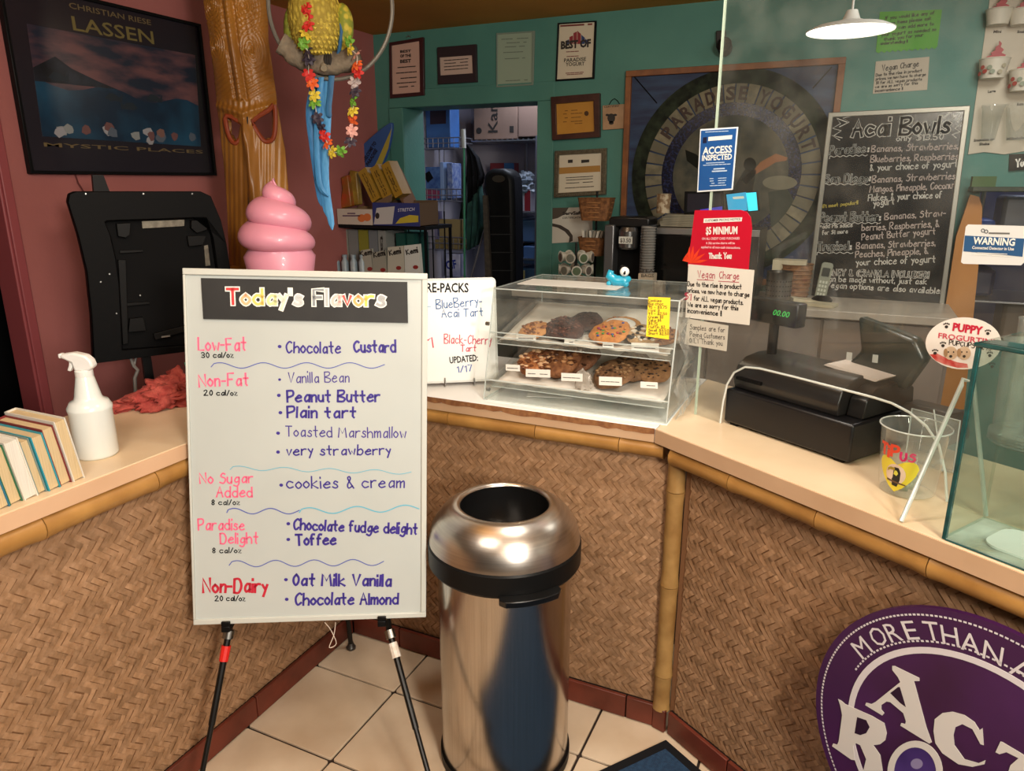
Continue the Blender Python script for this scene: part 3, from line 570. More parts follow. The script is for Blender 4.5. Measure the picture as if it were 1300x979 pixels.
MB().pp(W,[(765,165),(793,163),(793,132),(765,134)],.003,.012).build('plaque_board',mt('b08e6c',.6,c2='a07f5e',scale=20),t,bevel=.001)
MB().tube([W.px(x,y,.008) for x,y in((773,134),(776,128),(780,125),(784,128),(787,133))],.002,6).build('hanger',BLACK,t)
for P in (ell(776,150,5,6,12),ell(771,146,2.4,1.6,8),ell(781,146,2.4,1.6,8),ell(776,156,3.2,2.4,10)): MB().pp(W,P,.012,.0125).build('animal_print',INK,t)
ink_p(t,INK,W,[('CERTIFIED',767,137,786,135.5,2.6)],.0128)
t=picture('framed_certificate','certificate in an ornate silver beaded frame with a gold band','picture',W,[(703,251),(769,247),(770,188),(704,192)],[(709,245),(763,242),(764,194),(710,197)],mt('77705c',.4,.6,c2='5d5748',scale=60,bump=.6),mt('cfc6b0',.6),.02)
MB().pp(W,[(710,221),(762,218),(762,210),(710,213)],.01,.011).build('gold_band',mt('a87c3c',.5),t)
for k in range(26):
    s=k/26
    for a,b in(((706,249),(706,190)),((767,246),(767,190)),((706,190),(767,188)),((706,249),(767,246))):
        pass
bd=MB()
for a,b,n in(((706.3,248.5),(706.6,192),24),((766.5,245),(767,190.5),24),((706.6,192),(767,190),26),((706.3,248.5),(766.5,245),26)):
    for k in range(n): bd.sphere(W.px(a[0]+(b[0]-a[0])*k/n,a[1]+(b[1]-a[1])*k/n,.02),.0042,6)
bd.build('beading',mt('8d8672',.35,.6),t,stuff=True)
MB().pp(W,[(738,207),(748,206),(748,202.5),(738,203)],.01,.011).pp(W,[(721,207),(727,206.6),(727,202.6),(721,203)],.01,.011).build('stamp',INK,t,stuff=True)
lines(mb:=MB(),W,716,756,[226,229,233,239],-.06,.9,.0108); mb.build('fine_print',INK,t,smooth=0,stuff=True,fix=False)
t=thing('certificate_card','white card certificate with dark corner swoosh below the ornate frame','card',W.px(729,310,.003))
MB().pp(W,[(699,309),(752,306),(752,263),(699,264)],.003,.006).build('card_sheet',mt('c3c0b4',.6),t)
MB().pp(W,[(699,279),(708,277),(717,272),(722,263.5),(699,264)],.006,.0066).build('swoosh_print',mt('4a4238',.6),t)
MB().pp(W,[(699,283),(712,286),(722,292),(727,299),(727,306),(722,308),(723,301),(717,294),(708,289),(699,287)],.006,.0066).build('swoosh_print',mt('39332d',.6),t)
ink_p(t,INK,W,[('ServSafe',714,273,740,272,4)],.007,bold=.04); ink_p(t,INK,W,[('CERTIFICATION',714,278,742,277,2.6)],.007)
# small wall camera
t=thing('wall_camera','small black camera on a bracket high on the teal wall','camera',W.px(918,70,.01))
MB().pp(W,[(909,61),(921,60),(921,38),(909,39)],.002,.03).build('bracket',mt('221d1b',.5),t,bevel=.003)
MB().lathe([(.0,-.035),(.032,-.03),(.036,-.01),(.036,.03),(.028,.04),(0,.042)],W.px(920,60,.06),20,Matrix.Rotation(math.radians(70),3,'X')).build('camera_body',mt('1c1817',.4),t)
# mural
M0=[(790,345),(1066,380),(1075,70),(797,91)]
u0=W.uv(797,91)[0]; u1=W.uv(1075,70)[0]; v1=W.uv(797,91)[1]; v0=1.08
mu=thing('framed_mural','large square wood framed mural with a round lettered ring and a toucan','painting',W((u0+u1)/2,v0,.003))
fm2=mt('8a5428',.5,c2='6e3f1d',scale=14)
for a in((u0,u0+.03,v0+.03,v1-.03),(u1-.03,u1,v0+.03,v1-.03),(u0,u1,v1-.03,v1),(u0,u1,v0,v0+.03)): MB().fbox(W,*a,.003,.035).build('frame_rail',fm2,mu,bevel=.002)
MB().fbox(W,u0+.02,u1-.02,v0+.02,v1-.02,.003,.015).build('painted_panel',mt('101a3c',.6,c2='2a4464',scale=4,st=(1,1,5),lo=.35,hi=.7),mu)
mc=W.uv(926,222); MR=(W.uv(926+116,222)[0]-mc[0])
def mring(r1,r0_,w,m,nm,seg=72): MB().ring(W,ell(*mc,r1*MR,r1*MR,seg),ell(*mc,r0_*MR,r0_*MR,seg),.015,w).build(nm,m,mu)
mring(1.17,1.0,.020,mt('12160f',.6,c2='2a3324',scale=22),'outer_ring'); 
n=44
for k in range(n):
    a0_=2*math.pi*k/n+.01; a1_=2*math.pi*(k+1)/n-.01
    P=[(mc[0]+r*MR*math.cos(a),mc[1]+r*MR*math.sin(a)) for r,a in((.8,a0_),(1.0,a0_),(1.0,a1_),(.8,a1_))]
    MB().prism(W,P,.015,.022+random.uniform(0,.002)).build('ring_stone',mt(random.choice(['7a7259','6b6450','807860','5f5a48']),.7,c2='5d5846',scale=18,bump=.4),mu)
mring(.8,.66,.018,mt('0d1226',.25,c2='252c4e',scale=70,lo=.5,hi=.62),'inner_ring')
MB().prism(W,ell(*mc,.665*MR,.665*MR,56),.014,.017).build('centre_picture',mt('2c3028',.7,c2='55503f',scale=9,lo=.4,hi=.65),mu)
arc_text(mu,mt('3a2a22',.7),'PARADISE YOGURT',W,mc[0],mc[1],.83*MR,math.radians(84),.135*MR,.0245,adv=.9,bold=.03)
for P,c in(([(985,195),(1000,200),(998,204),(985,206),(972,214),(958,222),(957,216),(965,206)],'8f5a34'),([(940,228),(958,214),(960,220),(948,234)],'7d7a2a'),(ell(952,209,8,9,16),'14150f'),([(945,216),(960,216),(952,262),(930,270),(925,250)],'1a1c16'),(ell(990,232,22,9,20),'6f6b58'),([(870,190),(884,196),(912,222),(906,230),(872,204)],'15160f'),([(975,244),(1000,240),(1012,262),(1000,300),(980,300)],'1f2a1c')):
    MB().pp(W,P,.0165,.019).build('toucan_shape',mt(c,.7),mu)
for x0,y0,x1,y1 in((804,96,834,131),(1056,85,1032,112)): MB().tube([W.px(x0,y0,.016),W.px(x1,y1,.016)],.003,5).build('painted_line',BLACK,mu)
# notes on the wall
gn=[(1117,15),(1196,12),(1190,59)]; z=[(1190-i*(78/22),59.5+i*.27+(2.6 if i%2 else 0)) for i in range(1,23)]
t=MB().pp(W,gn+z,.002,.004).build('green_note',mt('4fa32a',.6,c2='489a26',scale=4)); tag(t,'bright green handwritten note with a zigzag lower edge on the teal wall','note')
def whand(par,fr,items,mat,w): 
    for it in items: hand(mb:=MB(),fr,*it,w=w); mb.build('handwriting',mat,par,smooth=0,fix=False)
t2=mt('1c3a14',.6)
whand(t,W,[('If you would like any of',1124,25,1186,18,4,.9),('these items please ask',1122,32,1182,25,4,.9),('and we can add more to',1120,39,1185,32,4,.9),('your yogurt as needed so',1119,46,1188,39,4,.9),('thank you for your',1122,52,1172,46,4,.9),('understanding !!',1118,57,1152,54,3.5,.9)],t2,.005)
t=MB().pp(W,[(1112,78),(1180,72),(1177,114),(1108,119)],.002,.004).build('paper_note',mt('b8ae9c',.6)); tag(t,'small grey handwritten Vegan Charge note on the teal wall under the green one','note')
whand(t,W,[('Vegan Charge',1120,90,1166,84,7,1)],INK,.005); whand(t,W,[('Due to the rise in product',1112,97,1170,91,3.4,.8),('prices, we now have to charge',1112,102,1175,96,3.4,.8),('$1 for ALL vegan products',1112,107,1170,102,3.4,.8),('we are so sorry for this',1111,112,1165,107,3.4,.8),('inconvenience !!',1111,117,1146,114,3.4,.8)],INK,.005)
# chalkboard
CB=Fr((0,3.93,0),(1,0,0)); CBp=[(1023,384),(1198,392),(1232,134),(1052,143)]
bl=[CB.uv(*p) for p in CBp]; u0=bl[0][0]; cb=thing('menu_chalkboard','tall grey framed black menu board lettered Acai Bowls, standing on the back counter','menu board',CB(.1,bl[0][1],0))
O=bl; cxy=px_c(O); I=[]
for k,p in enumerate(O): sx=1 if p[0]<cxy[0] else -1; sy=1 if p[1]<cxy[1] else -1; I.append((p[0]+sx*.022,p[1]+sy*.022))
MB().ring(CB,O,I,-.012,.008).build('frame',mt('8f8d84',.35,.6),cb,bevel=.003); MB().prism(CB,I,-.01,.0).build('black_panel',mt('121315',.18,c2='181a1c',scale=4),cb)
CH=mt('c3bfb6',.7); CHp=mt('b3a49c',.7)
def outl(items,mat,w1,w2,par=cb,fr=CB,w=.0012):
    for it in items:
        hand(mb:=MB(),fr,*it[:6],w1,w=w,jit=.2,seed=3); mb.build('chalk_letters',mat,par,smooth=0,fix=False); hand(mb:=MB(),fr,*it[:6],w2,w=w+.0006,jit=.2,seed=3); mb.build('chalk_letters',mt('15171a',.6),par,smooth=0,fix=False)
outl([('Acai Bowls',1082,173,1204,168,20)],CH,5.2,3.2)
outl([('Paradise',1053,196,1098,193,10),('San Diego',1047,232,1101,231,10),('Peanut Butter',1041,281,1114,280,10.5),('Tropical',1038,318,1077,317,10)],mt('9a9a94',.7),2.4,.9)
outl([('HONEY & GRANOLA INCLUDED!',1046,349,1178,353,7)],CH,2.2,.8)
whand(cb,CB,[(':',1102,193,1103,193,8,2.2),(':',1104,230,1105,230,8,2.2),(':',1117,280,1118,280,8,2.2),(':',1080,317,1081,317,8,2.2)],CH,.0015)
whand(cb,CB,[('Bananas, Strawberries,',1106,193,1216,189,8,1.1),('Blueberries, Raspberries,',1105,206,1218,202,8,1.1),('Bananas, Strawberries,',1107,232,1214,227,8,1.1),('Mangos, Pineapple, Coconut',1104,244,1213,239,8,1.1),('Bananas, Straw-',1123,279,1200,274,8,1.1),('berries, Raspberries, &',1094,293,1192,288,8,1.1),('Peanut Butter yogurt',1094,305,1187,297,8,1.1),('Bananas, Strawberries,',1087,316,1187,312,8,1.1),('Peaches, Pineapple, &',1086,327,1178,322,8,1.1)],CHp,.0012)
whand(cb,CB,[('only $13.50',1138,179,1197,177,7,1),('& your choice of yogurt',1104,217,1215,212,8,1.1),('Flakes, & your choice of',1102,255,1195,251,8,1.1),('yogurt',1109,262,1135,259,8,1.1),('*add PB sauce',1041,290,1082,288,5,.9),('for $1 more',1044,298,1076,296,5,.9),('your choice of yogurt',1087,337,1187,333,8,1.1),('can be made without, just ask',1047,357,1176,361,6.5,1.1),('Vegan options are also available!',1049,365,1194,373,7,1.1)],CH,.0012)
whand(cb,CB,[('#1 most popular!!',1044,264,1089,259,4,.9)],mt('b0a040',.7),.0012)
for P in ([(1066,161),(1078,155),(1070,150),(1083,147)],[(1059,172),(1068,166),(1057,163),(1067,157),(1062,150),(1075,155)],[(1066,178),(1056,172),(1069,175)],[(1198,150),(1208,141),(1210,150),(1222,143),(1215,155),(1222,156),(1212,163),(1219,167),(1209,171),(1214,175)]):
    MB().rib(CB,[CB.uv(*p) for p in P],.004,.0012).build('chalk_burst',CH,cb,smooth=0,fix=False)
for P in(wavy(1053,199,1101,197,6,.8),wavy(1046,234,1104,234,6,.8),wavy(1040,284,1118,283,9,.8),wavy(1037,321,1083,321,5,.8)): MB().rib(CB,[CB.uv(*p) for p in P],.0028,.0012).build('chalk_underline',CH,cb,smooth=0,fix=False)
# size chart with cups, top right
sc2=thing('cup_size_chart','white chart of yogurt cup sizes with sample cups fixed to it, top right','sign',W.px(1270,190,.003))
MB().pp(W,[(1229,196),(1250,193),(1275,196),(1330,187),(1345,-40),(1262,-40)],.002,.006).build('chart_sheet',mt('cfc6b4',.6,c2='c4baa6',scale=3),sc2)
for k,(x,y,w_,h_,dots) in enumerate(((1266,32,30,17,0),(1296,32,30,17,0),(1259,100,34,22,1),(1297,116,34,24,1))):
    c0_=W.px(x,y,.05); r=w_/2*((c0_-CC).dot(CF))/FPX; hh_=h_*2*r/w_
    cpt=thing('sample_cup',['paper cup marked mini on the size chart','paper cup marked small on the size chart','dotted paper cup marked large on the size chart','dotted paper cup marked extra large on the size chart'][k],'cup',c0_-V((0,0,0)),'sample cups on the size chart')
    MB().lathe([(r*.78,0),(r,hh_),(r*1.04,hh_+.002),(r*1.0,hh_+.006)],c0_,24).build('cup_body',mt('d8d2c2',.5),cpt)
    fn=cylmap(c0_,r*.92)
    if dots:
        for q in range(7): u=(-.9+1.8*((q*37)%100)/100)*r; v=hh_*(.25+.55*((q*53)%100)/100); MB().prism(lambda a,b,w=0:fn(a,b,w),ell(u,v,.009,.009,10),.0045,.006).build('dot_print',mt(['a8382e','8f9a86','b0a890'][q%3],.6),cpt)
    yy=c0_+V((0,0,hh_)); 
    sw_=[(-.7,0),(.75,0),(.85,.25),(.45,.45),(.62,.7),(.3,.95),(.35,1.25),(.1,1.5),(.12,1.15),(-.15,.95),(-.1,.7),(-.45,.5),(-.35,.3),(-.75,.2)]
    f=Fr(yy-V((0,0,0)),(1,0,0)); MB().prism(f,[(a*r*.75,b*r*.8+.006) for a,b in sw_],-.004,.004).build('yogurt_swirl',mt('a5182a',.5),cpt)
    ink_p(sc2,INK,W,[(['Mini','Small','Large','Extra Large'][k],x-(5 if k!=3 else 6),y+(10 if k<2 else 18),x+(5 if k!=3 else 12),y+(9.6 if k<2 else 17),3.2)],.0075,bold=.04)
for k,(x,y,w_,h_) in enumerate(((1254,178,24,42),(1290,178,34,44))):
    c0_=W.px(x,y,.05); r=w_/2*((c0_-CC).dot(CF))/FPX; hh_=h_*2*r/w_
    tag(MB().lathe([(r*.65,0),(r,hh_*.9),(r*1.07,hh_*.92),(r*1.07,hh_)],c0_,24,cap=False).build('clear_cup',glass('d8dcd6',haze=.14)),['clear plastic cup above the smoothie caption on the size chart','clear plastic cup above the milkshake caption on the size chart'][k],'cup','clear cups on the size chart')
ink_p(sc2,INK,W,[('Smoothie or',1236,180,1262,178,3.2),('Shake',1243,184.5,1256,184,3),('Milkshake',1278,178,1302,176,3)],.0075,bold=.04)
t=MB().pp(W,[(1281,217),(1320,214),(1320,194),(1282,196)],.002,.012).build('shelf_sign',mt('121212',.4)); tag(t,'small black sign with white script at the right edge','sign'); hand(mb:=MB(),W,'Yo',1290,212,1299,211,10,2,w=.013); mb.build('handwriting',WHITE,t,smooth=0,fix=False)
# shelf ledge and things in the opening at right
sh=thing('wall_shelf','dark green wall shelf over the opening at the far right','shelf',(1.0,3.95,1.55))
MB().box((1.1,3.93,1.568),(1.3,.16,.02)).build('shelf_board',mt('23301f',.5),sh,bevel=.002)
tag(MB().box((W.uv(1243,237)[0],3.9,1.6),(.09,.06,.045)).build('green_box',mt('3f5a2e',.6)),'small green box lying on the dark wall shelf','box')
tag(MB().box((.86,3.9,1.598),(.26,.1,.036)).build('paper_stack',mt('a9a184',.7,c2='908a70',scale=90)),'stack of speckled paper on the dark wall shelf','paper')
tag(MB().pp(Fr((0,3.92,0),(1,0,0)),[(1232,247),(1243,250),(1247,262),(1246,300),(1224,520),(1186,520),(1200,392),(1214,300)],-.03,.0).build('wood_post',mt('b87d3c',.5,c2='a86f32',scale=8,st=(1,1,.3))),'orange wooden side post between the menu board and the opening','post')
OPN=Fr((0,4.55,0),(1,0,0))
for k,(x0,y0,x1,y1,z_,c,nm,lb) in enumerate(((1262,300,1330,248,0,'6a6e78','clear_tub','grey translucent tub stacked in the opening at right'),(1225,312,1262,278,0,'2a57b0','blue_basin','bright blue basin in the opening above the warning sticker'),(1216,372,1262,340,0,'20264a','blue_tub','dark blue tub in the opening behind the warning sticker'),(1262,430,1330,384,0,'5d5348','brown_bin','brown bin low in the opening at the far right'))):
    u0,v0=OPN.uv(x0,y0); u1,v1=OPN.uv(x1,y1); tag(MB().fbox(OPN,u0,u1,v0,v1,-.15,.1).build(nm,mt(c,.35),bevel=.02),lb,'tub')
ps=thing('pan_shelf','steel wire shelf in the opening at far right','shelf',(1.0,4.5,1.3))
for v in(OPN.uv(1260,326)[1],OPN.uv(1260,376)[1],OPN.uv(1260,432)[1]): MB().fbox(OPN,.55,1.7,v-.01,v,-.3,.2).build('wire_shelf',SILV,ps,bevel=.002)
for x in(.56,1.25,1.69):
    for y in(-.19,.29): MB().tube([OPN(x,.3,-y),OPN(x,1.6,-y)],.011,8).build('post',SILV,ps)
# back counter
BC=Fr((0,3.5,0),(1,0,0)); bk=thing('back_counter','long greige back counter with laminate top under the wall of frames','counter',(-.4,3.75,0))
BX0,BX1=-1.62,.43; BZ=1.045
MB().box(((BX0+BX1)/2,3.77,.5),(BX1-BX0,.44,1.0)).build('cabinet_body',mt('6f655c',.6),bk)
MB().box(((BX0+BX1)/2,3.74,BZ-.018),(BX1-BX0+.02,.5,.036)).build('countertop',mt('a39a8c',.4,c2='988f82',scale=14),bk,bevel=.003)
for k in range(4):
    a=BX0+.01+(BX1-BX0-.02)*k/4; b=BX0+.01+(BX1-BX0-.02)*(k+1)/4
    d=MB().fbox(Fr((0,3.55,0),(1,0,0)),a+.006,b-.006,.1,BZ-.05,0,.018).build('cabinet_door',mt('7d7268',.5,c2='736960',scale=5),bk,bevel=.003)
    if k==3: 
        hp=[Fr((0,3.55,0),(1,0,0)).px(x,y,.04) for x,y in((1161,436),(1158,458))]; MB().tube([hp[0]+V((0,.02,0)),hp[0],hp[1],hp[1]+V((0,.02,0))],.004,8).build('handle',SILV,d)
# ---- appliances on the back counter ----
CT=lambda x,y,dy: onY(x,y,dy)
def fby(Y): return Fr((0,Y,0),(1,0,0))
f=fby(3.62); z0=BZ+.001
def fb(mb,f,px0,px1,yt,z,w0,w1):
    u0=f.uv(px0,300,w1)[0]; u1=f.uv(px1,300,w1)[0]; v=f.uv((px0+px1)/2,yt,w1)[1]; mb.fbox(f,u0,u1,z,v,w0,w1); return u0,u1,v
cf=thing('coffee_maker','silver and black pod coffee maker with a handwritten price sticker','coffee maker',f.px(795,355,0))
a=f.uv(767,300)[0]; b=f.uv(826,300)[0]; tz=f.uv(795,286)[1]; SG_=mt('77787a',.3,.7)
MB().fbox(f,a,a+.052,z0,tz,-.2,.0).build('side_panel',SG_,cf,bevel=.006); MB().fbox(f,b-.052,b,z0,tz,-.2,.0).build('side_panel',SG_,cf,bevel=.006)
MB().fbox(f,a+.05,b-.05,z0,tz-.01,-.2,-.08).build('back_panel',BLACK,cf); MB().fbox(f,a+.05,b-.05,z0,z0+.03,-.08,.02).build('drip_tray',BLACK,cf,bevel=.004)
MB().prism(Fr(f(a+.015,tz-.01,-.19),(1,0,0)),rrect(0,0,b-a-.03,.05,.02),0,.17).build('top_cover',mt('161616',.3),cf,bevel=.008)
MB().lathe([(.045,-.09),(.052,-.08),(.052,.0),(.04,.02)],f((a+b)/2,tz-.03,-.03),24).build('brew_head',mt('8b8b8b',.25,.9),cf)
st_=MB().fbox(f,(a+b)/2-.035,(a+b)/2+.035,tz-.09,tz-.055,.023,.025).build('price_sticker',mt('d5d5cc',.6),cf); MB().fbox(f,0,0,0,0,0,0)
q=MB(); print_uv(q,f,'$3.50',(a+b)/2-.028,tz-.083,(a+b)/2+.028,tz-.083,.02,.0256); q.build('lettering',INK,st_,smooth=0,fix=False)
# pod carousel
pc=thing('coffee_pod_carousel','wire carousel of coffee pods beside the coffee maker','pod carousel',onY(731,362,3.56).xy.to_3d()+V((0,0,z0)))
pcx=V((onY(731,340,3.56).x,3.56,0)); MB().lathe([(.09,0),(.09,.008),(.01,.012),(.006,.25),(0,.25)],pcx+V((0,0,z0)),24).build('stand',mt('333330',.4,.8),pc)
for rw,(yz) in enumerate((.05,.115,.18)):
    for k in range(8):
        an=2*math.pi*k/8+rw*.4; d=V((math.cos(an),math.sin(an),0)); R_=d.to_track_quat('Z','Y').to_matrix()
        p=MB().lathe([(.018,0),(.024,.03),(.027,.031),(.027,.034),(0,.035)],pcx+d*.055+V((0,0,z0+yz)),14,R_).build('coffee_pod',mt('b8b4a6',.5),pc)
        if d.y<.3: MB().lathe([(.021,.0352),(.0,.0358)],pcx+d*.055+V((0,0,z0+yz)),12,R_,cap=False).lathe([(.0,.036),(.0,.0362)],pcx+d*.055+V((0,0,z0+yz)),3,R_,cap=False).build('pod_label',mt(['4a5a3c','5a5048','6a6c60'][k%3],.6),p)
# baskets on wire stand
WK=mt('8a5c34',.7,c2='5e3a1c',scale=60,bump=.8,bs=90)
bs_=thing('basket_stand','black wire stand holding two wicker baskets by the card certificate','stand',V((onY(752,360,3.8).x,3.8,z0)))
bxx=onY(752,300,3.8).x
MB().tube([(bxx,3.86,z0),(bxx,3.86,onY(750,243,3.86).z)],.006,8).tube([(bxx-.06,3.75,z0+.004),(bxx+.06,3.75,z0+.004),(bxx,3.88,z0+.004),(bxx-.06,3.75,z0+.004)],.005,6).build('wire_frame',BLACK,bs_)
for k,(xa,xb,ya,yb_) in enumerate(((732,773,252,281),(732,765,302,326))):
    p=fby(3.72); u0,v1_=p.uv(xa,ya); u1,v0_=p.uv(xb,yb_); b_=thing('wicker_basket',['upper wicker basket on the wire stand by the teal wall','lower wicker basket of white packets on the wire stand'][k],'basket',p((u0+u1)/2,v0_,-.05))
    MB().ring(p,rrect(u0,v0_,u1,v1_,.012),rrect(u0+.008,v0_+.008,u1-.008,v1_-.004,.01),-.0,-.001)
    m_=MB(); c_=p((u0+u1)/2,v0_,-.06); wx=(u1-u0)/2; hb=v1_-v0_
    ro_=[(rrect(-wx*s_,-.055*s_,wx*s_,.055*s_,.02),z_) for s_,z_ in((.8,0),(.86,hb*.3),(.93,hb*.6),(1.0,hb),(1.04,hb+.004),(.94,hb),(.8,.01))]
    n_=len(ro_[0][0]); vs=[c_+V((x,y,z_)) for P,z_ in ro_ for x,y in P]; m_.add(vs,[(i*n_+j,i*n_+(j+1)%n_,(i+1)*n_+(j+1)%n_,(i+1)*n_+j) for i in range(len(ro_)-1) for j in range(n_)]+[tuple(range(n_))[::-1],tuple(range((len(ro_)-1)*n_,len(ro_)*n_))]).build('basket_body',WK,b_)
    for i in range(4): MB().tube([c_+V((wx*(.84+.05*i)*math.cos(a),.057*(.84+.05*i)*math.sin(a),hb*(.15+.22*i))) for a in [2*math.pi*q/20 for q in range(20)]],.0035,5,closed=True).build('wicker_band',mt('9a6c40',.7),b_)
    if k:
        for i in range(6): tag(MB().box(c_+V((-.05+.02*i,.0,hb+.012)),(.012,.05,.05),Matrix.Rotation(random.uniform(-.3,.3),3,'Y')).build('sugar_packet',mt(['c9c6ba','8a8478'][i%2],.6)),'paper packet standing in the lower wicker basket','packet','packets in the lower basket')
# cups stack, napkins, box, microwave
f=fby(3.66)
mw=thing('microwave','stainless and black microwave oven on the back counter','microwave',f.px(898,360,0))
u0=f.uv(833,300)[0]; u1=f.uv(965,300)[0]; v1_=f.uv(900,290)[1]
MB().fbox(f,u0,u1,z0+.012,v1_,-.3,-.012).build('case',mt('55534f',.3,.8),mw,bevel=.004)
d=MB().fbox(f,u0+.005,u1-.09,z0+.02,v1_-.035,-.012,.006).build('oven_door',mt('090909',.12),mw,bevel=.003); MB().fbox(f,u0+.002,u1-.002,v1_-.034,v1_-.002,-.012,.008).build('top_strip',SILV,mw,bevel=.002)
MB().fbox(f,u1-.088,u1-.004,z0+.02,v1_-.036,-.012,.005).build('control_panel',mt('3d3c3a',.3,.6),mw); MB().tube([f(u1-.1,z0+.05,.006),f(u1-.1,z0+.05,.03),f(u1-.1,v1_-.06,.03),f(u1-.1,v1_-.06,.006)],.006,8).build('handle',SILV,d)
for x in(u0+.03,u1-.03):
    for y in(-.27,-.04): MB().tube([f(x,z0,y),f(x,z0+.013,y)],.01,8).build('foot',BLACK,mw)
for k,(xa,xb,dy) in enumerate(((836,858,0),(853,882,.03))):
    pass
for k in range(7):
    uu=f.uv(838+k*.6,280)[0]; tag(MB().box(((uu+.09),3.78-.0*k,v1_+.006+k*.0085),(.19+.008*(k%3),.16,.007),Matrix.Rotation(random.uniform(-.06,.06),3,'Z')).build('folded_paper',mt('8d8672',.8,c2='767060',scale=20)),'folded paper in the pile on top of the microwave','paper','papers on the microwave')
x_=f.uv(841,262)[0]
tag(MB().lathe([(.032,0),(.036,.09),(.039,.092),(.036,.094)],V((x_,3.68,v1_+.068)),20).build('speckled_cup',mt('7d6448',.6,c2='b0a288',scale=45,lo=.45,hi=.55)),'speckled brown paper cup on the papers over the microwave','cup')
x_=f.uv(830,300)[0]
for k in range(26): tag(MB().lathe([(.030,0),(.036,.012),(.0375,.013),(.0365,.0145)],V((x_,3.56,z0+.013*k+.0)),18,cap=False).build('paper_cup',mt('8f8c86',.5),fix=True),'pale cup nested in the tall stack beside the microwave','cup','stacked cups beside the microwave')
t=tag(MB().box((onY(822,340,3.46+.08).x,3.55,z0+.058),(.075,.07,.116)).build('tea_box',mt('b4a48c',.7)),'small tan tea box with dark print in front of the cup stack','box'); ff=fby(3.5135); ink_p(t,INK,ff,[('TEA',814,346,830,346,4),('BAGS',814,352,830,352,4)],.0)
# cyan screen and dark tablet
sf=fby(3.74); t=thing('small_monitor','small glowing cyan screen on an arm over the microwave','screen',sf.px(935,275,0))
MB().pp(sf,[(923,272),(965,268),(962,242),(920,246)],-.02,0).build('bezel',BLACK,t,bevel=.003); MB().pp(sf,[(925,270),(949,267),(947,244),(922,247)],.0,.0015).build('screen',mt('2fa8d8',.4,emit=.55,c2=None),t); MB().pp(sf,[(950,268),(962,267),(960,244),(947,245)],.0,.0015).build('screen',mt('2fd8ee',.4,emit=1.1),t); MB().pp(sf,[(930,250),(944,249),(945,252),(931,253)],.0015,.002).build('screen_text',mt('c9d0c0',.4,emit=.5),t)
MB().tube([sf.px(943,268,-.03),V((sf.px(940,290,-.03).x,3.77,v1_))],.01,8).build('arm',BLACK,t)
t=thing('dark_tablet','dark tablet screen propped beside the cyan screen over the microwave','screen',sf.px(885,272,0))
MB().pp(sf,[(868,272),(919,270),(918,243),(869,243)],-.014,0).build('bezel',BLACK,t,bevel=.002); MB().pp(sf,[(872,269),(916,267),(915,246),(873,246)],0,.001).build('screen',mt('2d2b33',.2,emit=.0),t); MB().pp(sf,[(887,270),(917,268),(917,262),(889,266)],.001,.0016).build('screen_text',mt('3a3ab0',.4,emit=.5),t); MB().tube([sf.px(893,270,-.02),V((sf.px(893,290,-.02).x,3.76,v1_+.06))],.01,8).build('arm',BLACK,t)
# canister, basket, napkins, phone
f=fby(3.56); x_=f.uv(987,370)[0]; rr=.058
t=thing('steel_canister','perforated steel utensil canister on the back counter','canister',V((x_,3.6,z0)))
MB().lathe([(rr,0),(rr,.145),(rr*1.03,.15),(rr*.96,.15),(rr*.96,.01)],(x_,3.6,z0),32,cap=False).build('canister_body',mt('8d8983',.3,1),t)
hm=MB(); fn=cylmap((x_,3.6,z0),rr)
for i in range(12):
    for j_ in range(5): hm.prism(fn,ell(-.075+.0135*i,.02+.022*j_,.0035,.0035,6),.0002,.0008)
hm.build('perforations',BLACK,t,stuff=True)
t=thing('wicker_basket','brown wicker basket behind the steel canister','basket',V((f.uv(1010,380)[0],3.72,z0))); c_=V((f.uv(1006,380,-.15)[0],3.74,z0))
MB().lathe([(.062,0),(.075,.17),(.08,.175),(.07,.172),(.058,.01),(0,.01)],c_,24).build('basket_body',WK,t)
for i in range(8): MB().tube([c_+V(((.065+.0014*i)*math.cos(a),(.065+.0014*i)*math.sin(a),.01+.02*i)) for a in [2*math.pi*q/20 for q in range(20)]],.0035,5,closed=True).build('wicker_band',mt('7a5430',.7),t)
tag(MB().box((f.uv(1001,337,-.1)[0],3.74,onY(1001,337,3.74).z+.0),(.15,.09,.055)).build('cream_carton',mt('b3aa90',.7)),'small cream carton resting on the wicker basket','box')
tag(MB().box((f.uv(1040,390,.0)[0],3.6,z0+.008),(.14,.09,.014),Matrix.Rotation(-.25,3,'Z')).build('napkin_stack',mt('a89f84',.8)),'flat stack of cream napkins on the back counter','napkins')
tag(MB().box((f.uv(1018,383,.0)[0],3.66,z0+.012),(.12,.1,.02),Matrix.Rotation(.35,3,'Z')@Matrix.Rotation(.12,3,'Y')).build('folded_napkin',mt('b2a88c',.8)),'folded napkin with a raised corner beside the steel canister','napkins')
f=fby(3.70); ph=thing('cordless_phone','cordless phone standing in its black charging base before the menu board','phone',f.px(1043,386,0))
MB().lathe([(.05,0),(.052,.012),(.03,.03),(.0,.032)],f.px(1043,383,0),20,sc=(.9,1)).build('charging_base',BLACK,ph)
hs=MB().prism(Fr(f.px(1040,383,.0),(1,0,-.12),(.1,.1,1)),rrect(-.026,.0,.026,.185,.014),-.012,.012).build('handset',mt('7d8070',.4),ph,bevel=.003)
H_=Fr(f.px(1040,383,.0),(1,0,-.12),(.1,.1,1)); MB().prism(H_,rrect(-.017,.12,.017,.16,.003),.012,.014).build('display',mt('2c2f2a',.3),hs)
for i in range(4):
    for j_ in range(3): MB().prism(H_,rrect(-.018+.013*j_,.03+.019*i,-.009+.013*j_,.042+.019*i,.002),.012,.0145).build('key',mt('b5b8a8',.4),hs)
